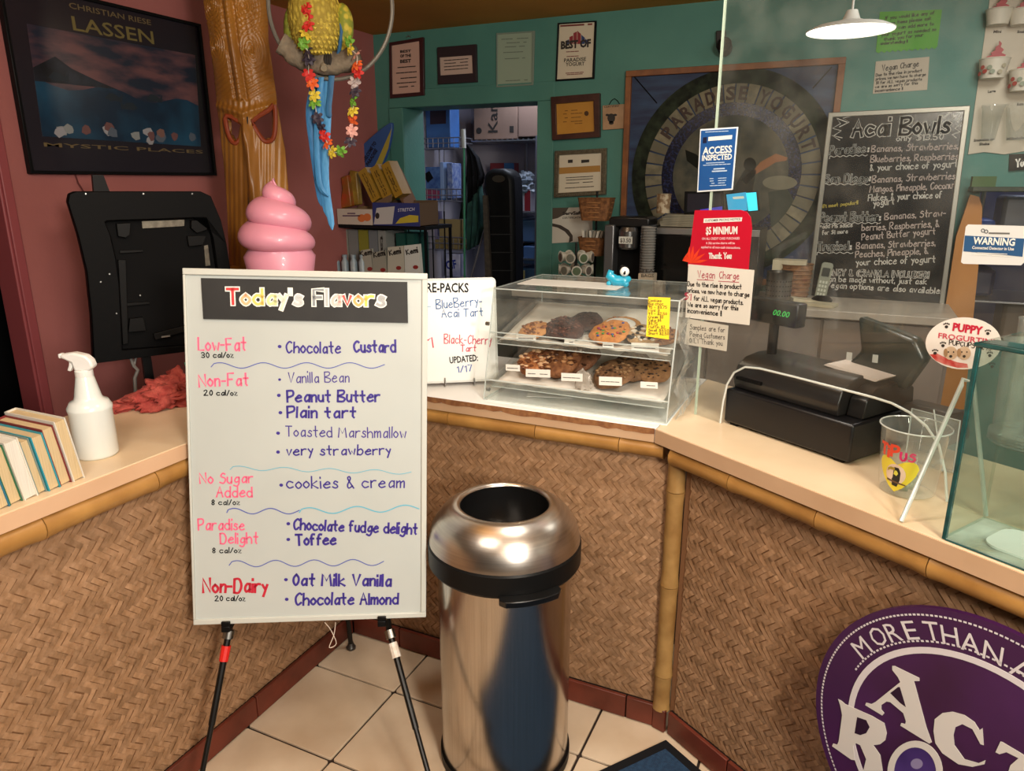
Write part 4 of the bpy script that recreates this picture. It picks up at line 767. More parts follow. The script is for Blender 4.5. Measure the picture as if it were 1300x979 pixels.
# ================= LEFT SIDE =================
TVF=Fr((-2.2,1.5,0),(math.cos(math.radians(62)),math.sin(math.radians(62)),0))
tv=thing('monitor_housing','big black molded monitor housing seen from behind, on a floor stand by the red wall','monitor',TVF(.3,0,-.06))
HP=mt('050506',.55,bump=.1,bs=60)
O=[(119,462),(116,400),(110,345),(99,298),(86,256),(88,246),(96,243),(255,243),(268,249),(281,280),(288,310),(294,350),(297,400),(298,438),(235,447)]
I=[(156,445),(154,400),(152,360),(148,330),(141,300),(134,283),(137,281),(148,280.5),(200,279),(245,277),(262,277),(270,300),(276,340),(279,400),(279,436)]
Ouv=[TVF.uv(*p) for p in O]; Iuv=[TVF.uv(*p) for p in I]
MB().ring(TVF,Ouv,Iuv,-.05,.0).build('outer_shell',HP,tv,smooth=50,bevel=.006)
MB().prism(TVF,Iuv,-.052,-.03).build('recess_panel',mt('040405',.7),tv)
for P,c in(([(180,281),(234,279),(234,287),(181,290)],'8a8375'),([(259,312),(264,311),(267,337),(261,338)],'8a8375')): MB().pp(TVF,P,-.03,-.024).build('foil_strip',mt(c,.35,.8,c2='6c665a',scale=60),tv,label='crinkled silver foil strip')
for P,w0,w1 in(([(148,284),(166,283),(165,298),(160,302),(150,300)],-.03,-.005),([(243,280),(262,279),(263,292),(250,296),(243,290)],-.03,-.004),([(238,300),(262,299),(258,311),(240,313)],-.03,-.012),([(152,318),(182,317),(182,320),(152,322)],-.03,-.02),([(160,385),(190,383),(191,386),(160,389)],-.03,-.018),([(165,405),(182,403),(186,420),(163,422)],-.03,-.008),([(150,330),(160,330),(163,436),(156,438)],-.03,-.015),([(195,424),(240,412),(240,420),(197,432)],-.03,-.014)):
    MB().pp(TVF,P,w0,w1).build('bracket',mt('141414',.4),tv,bevel=.0015)
for x,y in((109,246),(182,246),(244,246),(128,358),(139,348),(178,375),(148,398)): MB().pp(TVF,ell(x,y,1.1,1.1,8),.0,.002).build('screw',SILV,tv)
MB().pp(TVF,[(205,427),(216,425.5),(216,427.5),(205,429)],-.014,-.012).build('badge',SILV,tv)
HP.node_tree.nodes['Principled BSDF'].inputs['Specular IOR Level'].default_value=.12
sx=TVF.uv(185,450,-.03)[0]; MB().fbox(TVF,sx-.014,sx+.014,.02,1.05,-.045,-.02).build('stand_pole',BLACK,tv); MB().fbox(TVF,sx-.13,sx+.13,.0,.02,-.2,.08).build('stand_base',BLACK,tv,bevel=.005)
MB().tube([TVF.px(165,452,-.03),TVF.px(170,465,-.02),TVF.px(175,470,-.02),TVF.px(171,480,-.02),TVF.px(172,500,-.02)],.006,6).tube([TVF.px(173,452,-.03),TVF.px(170,465,-.02)],.004,6).build('cable_bundle',mt('7a7570',.5),tv)
mu_=[TVF.uv(118,222,-.03),TVF.uv(132,222,-.03),TVF.uv(141,246,-.03),TVF.uv(120,246,-.03)]
MB().prism(TVF,mu_,-.07,-.04).build('top_arm',BLACK,tv)
# wallpaper of the dark doorway beyond the wall end
tag(MB().box((-3.1,1.0,1.2),(.04,1.1,2.4)).build('dark_curtain',mt('09090a',.8,c2='131314',scale=3,st=(1,12,.3))),'black curtain filling the dark opening at far left','curtain')
cs=thing('rolling_case','black hard case with a ribbed lid behind the books at the far left','case',(-2.35,.85,.0))
MB().prism(Fr((-2.2,.55,.0),(0,1,0)),rrect(0,.45,.52,1.0,.05),-.25,0).build('case_shell',mt('161718',.35,c2='1e2021',scale=5),cs,bevel=.02)
for k in range(3): MB().prism(Fr((-2.2,.55,.0),(0,1,0)),rrect(.04+.01*k,.82+.05*k,.48-.01*k,.835+.05*k,.007),0,.008).build('rib',mt('2c2d2e',.3),cs)
MB().box((-2.3,.81,.225),(.2,.4,.45)).build('case_foot',BLACK,cs)
# books
cols=[('d9d5ca','white cloth book with a worn spine, rightmost of the row',),('7b2b2c','dark red and blue book second from the right',),('2b95a8','turquoise and green book third from the right',),('7a8f8c','grey-green book fourth from the right',),('e4ddd0','book with a pale spine and white pages fifth from the right',),('2f6a4a','green book sixth from the right',),('27708f','blue book at the left edge of the photo',)]
y=.955; BF=None
ths=[.026,.026,.026,.020,.028,.026,.028]; hts=[.150,.140,.132,.128,.138,.130,.126]; lean=math.radians(8)
for k,((c,lb),th_,ht) in enumerate(zip(cols,ths,hts)):
    dp=.17-.008*(k%3); b=thing('book',lb+', pages facing the room','book',(-1.50-.002*k-dp/2,y-th_/2,.9605),'books on the left counter')
    R=Matrix.Rotation(lean,4,'X'); base_=V((-1.503-.004*(k%2),y,.9605))
    def fn(u,v,w,base_=base_): p=R@V((-w,-u,v)); return base_+p+V((0,0,0))
    ft=.0024
    PG=mt('d9c39a' if k!=4 else 'e6e2d8',.7,c2='c4ab80' if k!=4 else 'd3cec2',scale=30,st=(1,60,.3))
    MB().box((th_/2,ht/2,dp/2),(th_-2*ft,ht-.008,dp-.006),fr=fn).build('pages',PG,b)
    cm_=mt(c,.5,c2=None,bump=.1,bs=200)
    MB().box((ft/2,ht/2,dp/2),(ft,ht,dp),fr=fn).build('cover',cm_,b); MB().box((th_-ft/2,ht/2,dp/2),(ft,ht,dp),fr=fn).build('cover',cm_,b)
    MB().box((th_/2,ht/2,dp-.001),(th_,ht,.003),fr=fn).build('spine',cm_,b)
    y-=th_/math.cos(lean)+.0015
# spray bottle
B0=onz(124,577,.9602); HDPE=mt('dfe3dd',.25,alpha=1,trans=0,coat=.3); sb=thing('spray_bottle','translucent white spray bottle with a white trigger head on the left counter','bottle',B0)
s=.0475
MB().lathe([(s*.92,0),(s,.006),(s*.99,.112),(s*1.03,.118),(s*1.03,.124),(s*.95,.130),(s*.88,.137),(.031,.143),(.029,.150),(.023,.18),(.019,.200),(0,.201)],B0,32).build('bottle_body',mt('e3e8e4',.25,coat=.4),sb,smooth=60)
MB().lathe([(0,.003),(s*.88,.003),(s*.95,.008),(s*.95,.066),(0,.067)],B0,28).build('liquid',mt('d3dad2',.2),sb)
SPF=Fr(B0+V((0,0,0)),(CR.x,CR.y,0)); WH=mt('ecebe8',.3)
MB().lathe([(.0185,.194),(.0195,.198),(.0195,.212),(.017,.214)],B0,20).build('collar',WH,sb)
hdp=[(-.016,.212),(.019,.212),(.021,.216),(.030,.222),(.026,.238),(.014,.250),(-.012,.256),(-.043,.252),(-.044,.243),(-.036,.240),(-.020,.232),(-.018,.222)]
MB().prism(SPF,hdp,-.012,.012).build('trigger_head',WH,sb,bevel=.005); MB().prism(SPF,[(-.020,.236),(-.027,.238),(-.030,.225),(-.036,.212),(-.028,.210),(-.022,.222)],-.006,.006).build('trigger',WH,sb,bevel=.002); MB().prism(SPF,[(-.050,.242),(-.042,.242),(-.042,.253),(-.050,.253)],-.008,.008).build('nozzle',WH,sb,bevel=.002)
# towel
tw=thing('crumpled_towel','crumpled coral red terry towel at the back of the left counter','towel',(-1.82,1.42,.961))
def blob(c,r,seed,amp=.25,k=28):
    mb=MB(); vs=[]; n=k//2; c=V(c)
    for i in range(n+1):
        t=math.pi*i/n
        for j in range(k):
            a=2*math.pi*j/k; q=V((math.sin(t)*math.cos(a),math.sin(t)*math.sin(a),math.cos(t)))
            d=1+amp*1.6*NZ.noise(q*1.7+V((seed*3.1,0,0)))+amp*1.3*abs(NZ.noise(q*4.5+V((0,seed*2.3,0))))-amp*.4
            vs.append(c+V((r[0]*q.x*d,r[1]*q.y*d,max(r[2]*q.z*d,-r[2]*.55))))
    return mb.add(vs,[(i*k+j,(i+1)*k+j,(i+1)*k+(j+1)%k,i*k+(j+1)%k) for i in range(n) for j in range(k)])
TWm=mt('bf5a4e',.95,c2='a03c36',scale=30,bump=1,bs=160); q0=onz(205,515,.96)
MB().add(*(lambda m:(m.v,m.f))(blob(q0+V((0,.02,.026)),(.085,.10,.046),3,.34,64))).build('towel_folds',TWm,tw,smooth=80); 
blob(onz(160,518,.96)+V((0,0,.008)),(.045,.065,.015),9,.3,48).build('towel_folds',TWm,tw,smooth=80)
blob(onz(222,498,.98)+V((-.01,.02,.02)),(.05,.05,.04),12,.32,48).build('towel_folds',TWm,tw,smooth=80)
MB().tube([q0+V((.05+.028*math.cos(a),.04,.035)) +V((0,.032*math.sin(a)*.3,.022*math.sin(a))) for a in [2*math.pi*i/16 for i in range(16)]],.010,8,closed=True).build('towel_roll',TWm,tw)
# pen cup
pc0=onz(246,520,.9602)+V((0,.04,0)); pcu=thing('pen_cup','grey mesh pen cup half hidden behind the whiteboard','pen cup',pc0)
MB().lathe([(.030,0),(.036,.1),(.038,.102),(.034,.1),(.029,.004)],pc0,24,cap=False).build('cup_body',mt('6f7173',.4,.5,c2='3b3c3d',scale=120,lo=.48,hi=.52),pcu)
for k,(dx,dy,h,c,lb) in enumerate(((-.018,-.012,.135,'5fc4a8','mint green marker standing in the pen cup'),(-.004,.01,.128,'b9a9c9','lilac marker standing in the pen cup'),(.012,0,.13,'20242a','black marker standing in the pen cup'))):
    a=pc0+V((dx*.5,dy*.5,.006)); b=pc0+V((dx*1.6,dy*1.6,h)); tag(MB().tube([a,a.lerp(b,.7),a.lerp(b,.72),b],[.006,.006,.0078,.0074],10).build('marker',mt(c,.4)),lb,'marker')
# frozen yogurt swirl statue
SW=at(357,343,2.3); SW.z=.9605; SW=V((SW.x-.0,SW.y,.9605)); zb=.362
sy=thing('yogurt_swirl_statue','glossy pink frozen yogurt swirl statue rising behind the whiteboard','statue',SW)
PKM=mt('dc93a8',.4,coat=.15)
MB().lathe([(.075,0),(.085,.01),(.1,.30),(.108,.31),(.108,.335),(.1,.34),(0,.34)],SW,40).build('cup_base',mt('d9d2c8',.4),sy)
def ip(T,t):
    for (a,x),(b,y) in zip(T,T[1:]):
        if t<=b: k=(t-a)/(b-a); k=k*k*(3-2*k)*.5+k*.5; return x+(y-x)*k
    return T[-1][1]
def swirl():
    n=260;k=24;vs=[];mb=MB(); TT=3.4
    for i in range(n+1):
        t=TT*i/n; a=-1.9-2*math.pi*t
        z=ip([(0,.080),(1,.135),(2,.205),(3,.262),(3.4,.292)],t); rad=ip([(0,.070),(1,.062),(2,.043),(3,.014),(3.4,.003)],t); th=ip([(0,.060),(1,.060),(2,.050),(3,.026),(3.4,.009)],t); tv=ip([(0,.044),(1,.046),(2,.042),(3,.026),(3.4,.011)],t)
        if t<.9: th*=.35+.65*t/.9; tv*=.3+.7*t/.9
        c=SW+V((rad*math.cos(a),rad*math.sin(a),zb-.015+z)); e=V((math.cos(a),math.sin(a),0))
        vs+=[c+e*(th*math.cos(b))+V((0,0,tv*math.sin(b)-.25*tv*math.cos(b))) for b in [2*math.pi*j/k for j in range(k)]]
    mb.add(vs,[(i*k+j,i*k+(j+1)%k,(i+1)*k+(j+1)%k,(i+1)*k+j) for i in range(n) for j in range(k)]+[tuple(range(k)),tuple(range(n*k,(n+1)*k))[::-1]])
    mb.lathe([(.098,-.03),(.1,.0),(.11,.06),(.07,.12),(.045,.18),(.012,.24),(0,.25)],SW+V((0,0,zb-.01)),32)
    if 0: mb.tube([SW+V((.0,.0,zb+.235)),SW+V((.008,.004,zb+.262)),SW+V((.004,.003,zb+.283)),SW+V((-.006,-.002,zb+.292))],[.024,.021,.014,.005],14)
    return mb
swirl().build('swirl',PKM,sy,smooth=80)
# tiki totem
d_=2.8; TC=at(318,170,d_); TF=Fr(V((TC.x,TC.y,0)),(math.cos(math.radians(28)),math.sin(math.radians(28)),0))
TL=[(252,-60),(258,0),(266,50),(272,100),(277,150),(283,200),(288,260),(291,340)]; TRt=[(338,-60),(340,0),(341,50),(348,100),(355,150),(362,190),(368,260),(372,340)]
def edge(L_,y): 
    for (x0,y0),(x1,y1) in zip(L_,L_[1:]):
        if y<=y1: return x0+(x1-x0)*(y-y0)/(y1-y0)
    return L_[-1][0]
EL=[(288,147),(307,156),(311,160),(306,176),(300,182),(294,178),(289,165)]; ER=[(322,154),(342,140),(349,134),(350,160),(347,176),(338,180),(330,172)]
def inpoly(x,y,P):
    c=False
    for i in range(len(P)):
        (x1,y1),(x2,y2)=P[i],P[i-1]
        if (y1>y)!=(y2>y) and x<(x2-x1)*(y-y1)/(y2-y1)+x1: c=not c
    return c
def relief(x,y,s):
    e=abs(s-.5)*2; h=.045*(1-e**2.4)
    nx=(edge(TL,y)+edge(TRt,y))/2-2+(y-160)*.03
    nd=abs(x-nx)
    if y>140: h+=.03*math.exp(-(nd/(5+.02*max(0,y-150)))**2)*min(1,(y-140)/30)
    br=abs((y-138)-(-abs(x-nx)*.32+8)); h+=.014*math.exp(-(br/4)**2)
    if y<128:
        h+=.012*math.exp(-(nd/4)**2)-.008*math.exp(-((nd-7)/2)**2)
        for cx_,cy_ in((nx-24,60),(nx+22,66),(nx-22,8),(nx+20,12)):
            r=math.hypot(x-cx_,(y-cy_)*.5); a=math.atan2(y-cy_,x-cx_)
            if r<24: h+=.0035*math.sin(r*2.1+a*2+(1 if cx_<nx else -1))*(1-r/24)
        h+=.003*math.sin((x*.6+y*.9))*(.5+.5*math.sin(y*.07))
    else: h+=.0015*math.sin(x*.9)
    return h
nu,nv=90,190; vs=[];fs=[];tm=MB()
for j in range(nv+1):
    y=-60+400*j/nv; a=edge(TL,y); b=edge(TRt,y)
    for i in range(nu+1):
        s_=i/nu; x=a+(b-a)*s_; vs.append(TF(*TF.uv(x,y),relief(x,y,s_)))
for j in range(nv):
    for i in range(nu):
        y=-60+400*(j+.5)/nv; x=edge(TL,y)+(edge(TRt,y)-edge(TL,y))*(i+.5)/nu
        if inpoly(x,y,EL) or inpoly(x,y,ER): continue
        fs.append((j*(nu+1)+i,(j+1)*(nu+1)+i,(j+1)*(nu+1)+i+1,j*(nu+1)+i+1))
tk=thing('tiki_totem','tall carved wooden tiki mask with red rimmed eye holes behind the left counter','carving',TF(0,0,0))
tkm=mt('b07830',.38,c2='6b3f14',scale=6,st=(1,1,.5),detail=6,bump=.2,bs=40,lo=.3,hi=.75)
ofs=TF.uv(291,340)[1]; tm.add(vs,fs); o=tm.build('carved_face',tkm,tk,smooth=60,fix=False); sm=o.modifiers.new('solid','SOLIDIFY'); sm.thickness=.03; sm.offset=-1
for P in(EL,ER): MB().tube([TF(*TF.uv(*p,.03),.036) for p in crom(P,3,True)],.009,8,closed=True).build('eye_rim',mt('8a3a1c',.45),tk)
MB().fbox(TF,TF.uv(293,340)[0],TF.uv(370,340)[0],.02,ofs+.01,-.03,.035).build('lower_trunk',tkm,tk,bevel=.01); MB().fbox(TF,TF.uv(293,340)[0]-.05,TF.uv(370,340)[0]+.05,0,.02,-.12,.12).build('plinth',BLACK,tk)
gv=mt('2a1605',.7)
gr=MB()
for j in range(2):
    pass
MB().tube([TF(*TF.uv(x,y,.06),.051) for x,y in((313,148),(314,200),(315,260),(316,338))],.003,6).build('carved_groove',gv,tk)
tag(MB().pp(Fr(TF(0,0,-.12),TF.ex),[(332,0),(341,0),(346,60),(352,118),(345,118),(338,60)],-.01,0).build('blue_banner',mt('3c4a5c',.7)),'narrow slate blue strip showing behind the tiki mask','banner') if False else None
# ================= PARROT ON RING =================
D=2.3; P0=at(405,70,D); PFm=Fr(P0,(math.cos(math.radians(22)),math.sin(math.radians(22)),0)); pz=PFm.uv(405,60)
def pq(x,y,w=0): return PFm(*PFm.uv(x,y,w),w)
hp_=thing('hanging_ring_perch','grey hanging metal ring with a rough log perch, over the counter','perch',pq(405,95))
rc_=PFm.uv(419,8); rr_=PFm.uv(498,8)[0]-rc_[0]
MB().tube([PFm(rc_[0]+rr_*math.cos(a),rc_[1]+rr_*1.08*math.sin(a),0) for a in [2*math.pi*i/64 for i in range(64)]],.0065,8,closed=True).build('ring',mt('77746c',.5,.4),hp_)
MB().tube([PFm(rc_[0],rc_[1]+rr_*1.08,0),V((PFm(rc_[0],0,0).x,PFm(rc_[0],0,0).y,2.459))],.003,6).build('chain',SILV,hp_)
rnd=random.Random(4); LG=[pq(356,54,.03),pq(368,62,.02),pq(385,75,.01),pq(410,80,0),pq(435,78,0),pq(456,72,0)]
MB().tube([V(p) for p in crom([tuple(p) for p in LG],5)],[.036*(1+.10*rnd.uniform(-1,1)) for _ in range(26)],14).build('log',mt('4f463c',.9,c2='857a68',scale=22,bump=.9,bs=60),hp_,smooth=60)
MB().tube([pq(411,80,.02),pq(411,87,.045)],[.012,.01],10).tube([pq(446,65,0),pq(442,48,0)],[.012,.009],10).build('branch_stub',mt('6a5f50',.9,c2='8f8570',scale=30),hp_)
pa=thing('parrot_figurine','yellow and blue macaw figurine perched on the log in the ring','parrot',pq(405,72))
YF=mt('cdb84a',.75,c2='9c8830',scale=85,st=(1,1,.6),kind='voronoi',bump=1,lo=.1,hi=.55)
k_=D/FPX
bd_=[(.004,-.005),(.030,.0),(.052,.02),(.062,.055),(.066,.095),(.062,.14),(.050,.175),(.038,.2),(.036,.215),(.042,.235),(.043,.26),(.034,.285),(.018,.298),(0,.301)]
Rz=Matrix.Rotation(math.radians(22),3,'Z'); bb=pq(404,70,.012); bd_=[(r_*1.28,z_*1.02) for r_,z_ in bd_]
MB().lathe(bd_,bb,32,Rz@Matrix.Rotation(math.radians(4),3,'X'),sc=(1,.85)).build('body',YF,pa,smooth=80)
fe=MB(); rn=random.Random(2)
for r_ in range(15):
    z=.006+.0128*r_; R_=0
    for (ra_1,za),(rb_1,zb_) in zip(bd_,bd_[1:]):
        if za<=z<=zb_: R_=ra_1+(rb_1-ra_1)*(z-za)/(zb_-za)
    for j_ in range(13):
        a=math.radians(-90-80+160*(j_+.5*(r_%2))/13)
        c=V((math.cos(a)*(R_+.001),math.sin(a)*(R_+.001)*.85,z)); t_=V((-math.sin(a),math.cos(a),0)); n_=V((math.cos(a),math.sin(a),0)); s_=.0078
        fe.add([bb+Rz@(c+t_*s_*p+n_*(.002+q2)+V((0,0,zz_))) for p,zz_,q2 in((-.5,.009,-.002),(.5,.009,-.002),(.55,-.003,.0025),(0,-.0085,.004),(-.55,-.003,.0025))],[(0,1,2,3,4)])
fe.build('breast_feathers',mt('d6c252',.7,c2='b49e38',scale=60,island=.25),pa,stuff=True,fix=False)
for sg_,c_,x0 in((-1,'6b6a26',381),(1,'bfae3a',428)):
    wg=[pq(x0+sg_*4,5,.02),pq(x0+sg_*9,20,.02),pq(x0+sg_*11,40,.02),pq(x0+sg_*8,58,.015),pq(x0+sg_*3,70,.01)]
    MB().tube([V(p) for p in crom([tuple(p) for p in wg],4)],[.008,.014,.019,.022,.024,.025,.025,.024,.024,.023,.021,.018,.015,.012,.009,.006,.004],12).build('wing',mt(c_,.7,c2='7f8a2a',scale=60,bump=.8,bs=80,kind='voronoi'),pa,smooth=80)
MB().tube([pq(431,20,.035),pq(434,40,.04),pq(431,62,.03),pq(427,73,.02)],[.003,.006,.006,.002],8).build('wing_edge',mt('2a5f8a',.6),pa,label='blue wing edge')
MB().sphere(bb+Rz@V((0,-.03,.262)),(.026,.026,.028),14).build('face_patch',mt('d8d4c8',.6),pa)
MB().tube([bb+Rz@V((0,-.045,.272)),bb+Rz@V((0,-.07,.262)),bb+Rz@V((0,-.078,.242)),bb+Rz@V((0,-.07,.228))],[.014,.014,.009,.002],10).build('beak',mt('17181c',.4),pa)
for s_ in(-1,1): MB().sphere(bb+Rz@V((s_*.022,-.04,.275)),.005,8).build('eye',BLACK,pa)
for s_ in(-14,8):
    for q in(-1,0,1): MB().tube([pq(408+s_+q*3,70,.03),pq(408+s_+q*3,75,.042),pq(408+s_+q*3,82,.036)],[.005,.0055,.003],8).build('toe',mt('2b2825',.7),pa)
MB().lathe([(.0,-.05),(.014,-.04),(.024,-.01),(.022,.02),(0,.03)],pq(412,100,-.02),14,Rz,sc=(1,.6)).build('tail_root',mt('8a8030',.8,bump=1,bs=60),pa)
TLs=[((404,98),(397,150),(400,210),(408,262),(2.6)),((412,98),(408,150),(408,215),(415,275),(3.0)),((417,98),(416,150),(413,225),(422,292),3.2),((400,98),(392,140),(397,190),(403,232),2.6),((421,96),(419,120),(417,138),(418,150),2.6),((408,98),(402,160),(405,230),(417,250),2.4)]
for k,(a,b,c,d,wd) in enumerate(TLs):
    pts=crom([a,b,c,d],6); n=len(pts)-1; mb=MB(); vs=[]
    for i,(x,y) in enumerate(pts):
        t=i/n; ww=wd*1.45*(1 if t<.85 else math.sqrt(max(0.02,1-((t-.85)/.15)**2))); w_=-.015+.006*k-.01*t
        vs+=[pq(x-ww,y,w_),pq(x,y,w_+.004),pq(x+ww,y,w_),pq(x,y,w_-.002)]
    mb.add(vs,[(i*4+j,i*4+(j+1)%4,(i+1)*4+(j+1)%4,(i+1)*4+j) for i in range(n) for j in range(4)]+[(0,1,2,3),(n*4,n*4+1,n*4+2,n*4+3)])
    mb.build('tail_feather',mt(['3f8ac4','4a97cf','5aa4d8','3a7fb8','2f6d9c','4690c8'][k],.6,c2=['2f74ac','3a82bb','468fc6','2c6a9e','265a84','387fb4'][k],scale=30,st=(4,4,1)),pa,smooth=50)
# lei
le=thing('flower_lei','rainbow artificial flower lei draped around the parrot and hanging below','lei',pq(425,195,.03))
LC={'r':'c92a24','o':'e0622a','y':'d8c23c','g':'6fa83a','w':'b9a9a6','p':'3b3342','k':'dfa59a'}
path=[(388,8,'r'),(390,20,'r'),(391,32,'r'),(388,44,'y'),(386,55,'g'),(391,66,'p'),(392,76,'p'),(392,95,'r'),(397,106,'o'),(399,121,'y'),(400,132,'g'),(403,150,'p'),(408,161,'p'),(412,172,'r'),(416,183,'o'),(422,193,'y'),(433,192,'g'),(445,180,'p'),(447,166,'k'),(448,152,'o'),(448,141,'y'),(449,128,'g'),(451,117,'p'),(450,105,'w'),(454,91,'r'),(453,83,'o'),(453,70,'k'),(445,62,'y'),(444,54,'g')]
FM={}
def flower(c):
    mb=MB(); rn=random.Random(ord(c))
    for k in range(6):
        a=k*math.pi/3+rn.uniform(-.2,.2); d=V((math.cos(a),math.sin(a),0)); t_=V((-math.sin(a),math.cos(a),0)); L=.020
        mb.add([V((0,0,0)),d*L*.55+t_*.0065+V((0,0,.004)),d*L*.95+t_*.005+V((0,0,.001)),d*L*1.1+V((0,0,-.002)),d*L*.95-t_*.005+V((0,0,.001)),d*L*.55-t_*.0065+V((0,0,.004))],[(0,1,2,3,4,5)])
    mb.tube([V((0,0,0)),V((0,0,.008))],.002,5); return mb
for k,(x,y,c) in enumerate(path):
    p=pq(x,y,.088 if y<68 else (.06 if y<92 else .03)); 
    if c not in FM:
        FM[c]=o=flower(c).build('flower',mt(LC[c],.6,c2=None),le,smooth=0,fix=False); o.data.transform(Matrix.Translation(wl(le)))
    else: o=FM[c].copy(); COL.objects.link(o)
    o.location=p-wl(le); o.rotation_euler=(random.uniform(.8,2.0),random.uniform(-.7,.7),random.uniform(-.6,.9))
MB().tube([V(p) for p in crom([tuple(pq(x,y,.086 if y<68 else (.058 if y<92 else .028))) for x,y,_ in path],3)],.0012,5).build('cord',mt('d9cfc4',.6),le)
# ================= CORNER RACK =================
KF=Fr((0,3.55,0),(1,0,0)); kz=KF.uv(480,286)[1]
def kf(x,y,w=0): return KF.px(x,y,w)
rk=thing('corner_rack','black metal rack in the corner holding boxes on its top shelf','rack',(kf(480,286).x,3.65,0))
ka=kf(417,288).x; kb=kf(540,282).x
MB().box(((ka+kb)/2,3.70,kz-.01),(kb-ka,.30,.02)).build('top_shelf',mt('17181a',.4),rk)
for x in(ka+.008,kb-.008):
    for y in(3.56,3.84): MB().box((x,y,kz/2-.01),(.014,.014,kz-.02)).build('post',BLACK,rk)
MB().box(((ka+kb)/2,3.70,.86),(kb-ka,.30,.015)).build('middle_shelf',mt('17181a',.4),rk)
for i in range(8): MB().box((ka+(kb-ka)*(i+.5)/8,3.835,1.15),(.006,.006,.56)).build('back_wire',BLACK,rk)
xs_=[421,433,446,459,471,482]; cl_=['8f9188','7c7e7c','84802c','6f7478','8a8c88','6c7474']
for k in range(5):
    a=kf(xs_[k],300).x; b=kf(xs_[k+1]-1.2,300).x; o=tag(MB().box(((a+b)/2,3.72,(.868+kz-.035)/2),(b-a,.2,kz-.035-.868)).build('upright_carton',mt(cl_[k],.6)),['pale upright carton with large dark letters in the corner rack','mid grey upright carton next to the lettered one','olive yellow upright carton in the corner rack','slate grey upright carton right of the olive one','pale grey upright carton with black shapes in the corner rack'][k],'carton','upright cartons in the corner rack')
    if k in(0,4):
        f=Fr(((a+b)/2,3.619,0),(0,0,1),(-1,0,0)); f=Fr(((a+b)/2+.012,3.618,kz-.06),(0,0,-1),(1,0,0)); q=MB(); print_uv(q,f,'real' if k==0 else 'ta',0,-.022,.16 if k==0 else .1,-.022,.022,.0,bold=.02); q.build('lettering',INK,o,smooth=0,fix=False)
for k,(x0,x1) in enumerate(((489,500),(503,512))):
    a=kf(x0,300).x; b=kf(x1,300).x; tag(MB().box(((a+b)/2,3.74,(.868+kz-.05)/2),(b-a,.16,kz-.05-.868)).build('green_carton',mt('124840',.6)),['dark green carton behind the white snack boxes','narrow dark green carton at the right of the rack'][k],'carton')
F2=Fr((0,3.5,0),(1,0,0))
for k,x in enumerate((420,431,442,453)):
    b0=F2.px(x+4,350); b0=V((b0.x,3.53,.868)); hb_=Fr((0,3.53,0),(1,0,0)).uv(x+4,323)[1]-.868; tag(MB().lathe([(.018,0),(.022,.005),(.022,hb_-.045),(.013,hb_-.026),(.013,hb_-.016),(.015,hb_-.015),(.015,hb_-.001),(0,hb_)],b0,14).build('drink_bottle',mt('7f98a8',.3,c2='a9b4b8',scale=20)),['leftmost','second','third','rightmost'][k]+' pale blue drink bottle in the row on the corner rack','bottle','drink bottles in the corner rack')
for k,(P,txt) in enumerate((([(458,345),(476,343),(470,316),(458,318)],'Kemi'),([(474,345),(494,343),(488,318),(472,321)],'Kemi'),([(490,346),(514,345),(512,312),(492,314)],'Kemi'),([(514,346),(536,345),(531,310),(513,312)],'Kemi'))):
    f=Fr((0,3.52-.004*k,0),(1,0,0)); PP=[f.uv(*p) for p in P]; zt=min(p[1] for p in PP); PP=[(u,v if v>zt+.05 else .87) for u,v in PP]
    o=tag(MB().prism(f,PP,-.03,0).build('snack_box',mt(['a5a498','98978a','b7b5a6','c9ccc6'][k],.5)),['leftmost white snack box at the front of the corner rack','second white snack box in front of the cartons','large white snack box with dark script lettering','white and blue snack box, rightmost on the rack'][k],'box','snack boxes on the corner rack')
    c=px_c(P); hand(q:=MB(),f,txt,c[0]-7,c[1]-5,c[0]+7,c[1]-8,6,1.6,w=.001); q.build('lettering',INK,o,smooth=0,fix=False)
    MB().pp(f,ell(c[0]+4,c[1]+11,3.4,2.6,10),.0,.001).build('fruit_print',mt('8a2a26',.5),o)
# display trays and packs on top
TF2=Fr((0,3.53,0),(1,0,0))
def tray(P,lb,c1,z0,dep,inner):
    PP=[TF2.uv(*p) for p in P]; u0,u1=min(p[0] for p in PP),max(p[0] for p in PP); v1=max(p[1] for p in PP)
    t=thing('display_tray',lb,'tray',TF2((u0+u1)/2,z0,-dep/2)); m_=mt(c1,.6)
    MB().fbox(TF2,u0,u1,z0,v1,-.004,0).build('front_panel',m_,t)
    for a in((u0,u0+.004),(u1-.004,u1)): MB().fbox(TF2,*a,z0,v1,-dep,-.004).build('side_panel',mt(inner,.7),t)
    MB().fbox(TF2,u0,u1,z0,v1+.01,-dep-.004,-dep).build('back_panel',mt(inner,.7),t); MB().fbox(TF2,u0,u1,z0,z0+.004,-dep,-.004).build('tray_floor',mt(inner,.7),t); return t,u0,u1,v1
t1,a,b,v=tray([(429,286),(472,285),(472,266),(429,265)],'white and orange printed display tray on the corner rack','c3b8aa',kz+.001,.2,'8a6c4c')
lines(q:=MB(),TF2,435,458,[271,274],0,1.6,.001,.2); q.build('fine_print',mt('5a3f5a',.6),t1,smooth=0,fix=False,stuff=True); MB().pp(TF2,ell(459,277,5,5,14),0,.001).pp(TF2,ell(466,276,5,5,14),0,.0012).build('cookie_print',mt('c9703a',.6),t1,stuff=True)
t2_,a,b,v=tray([(474,286),(532,283),(532,258),(474,262)],'blue and yellow printed display tray on the corner rack','2c3570',kz+.001,.2,'5e4a36')
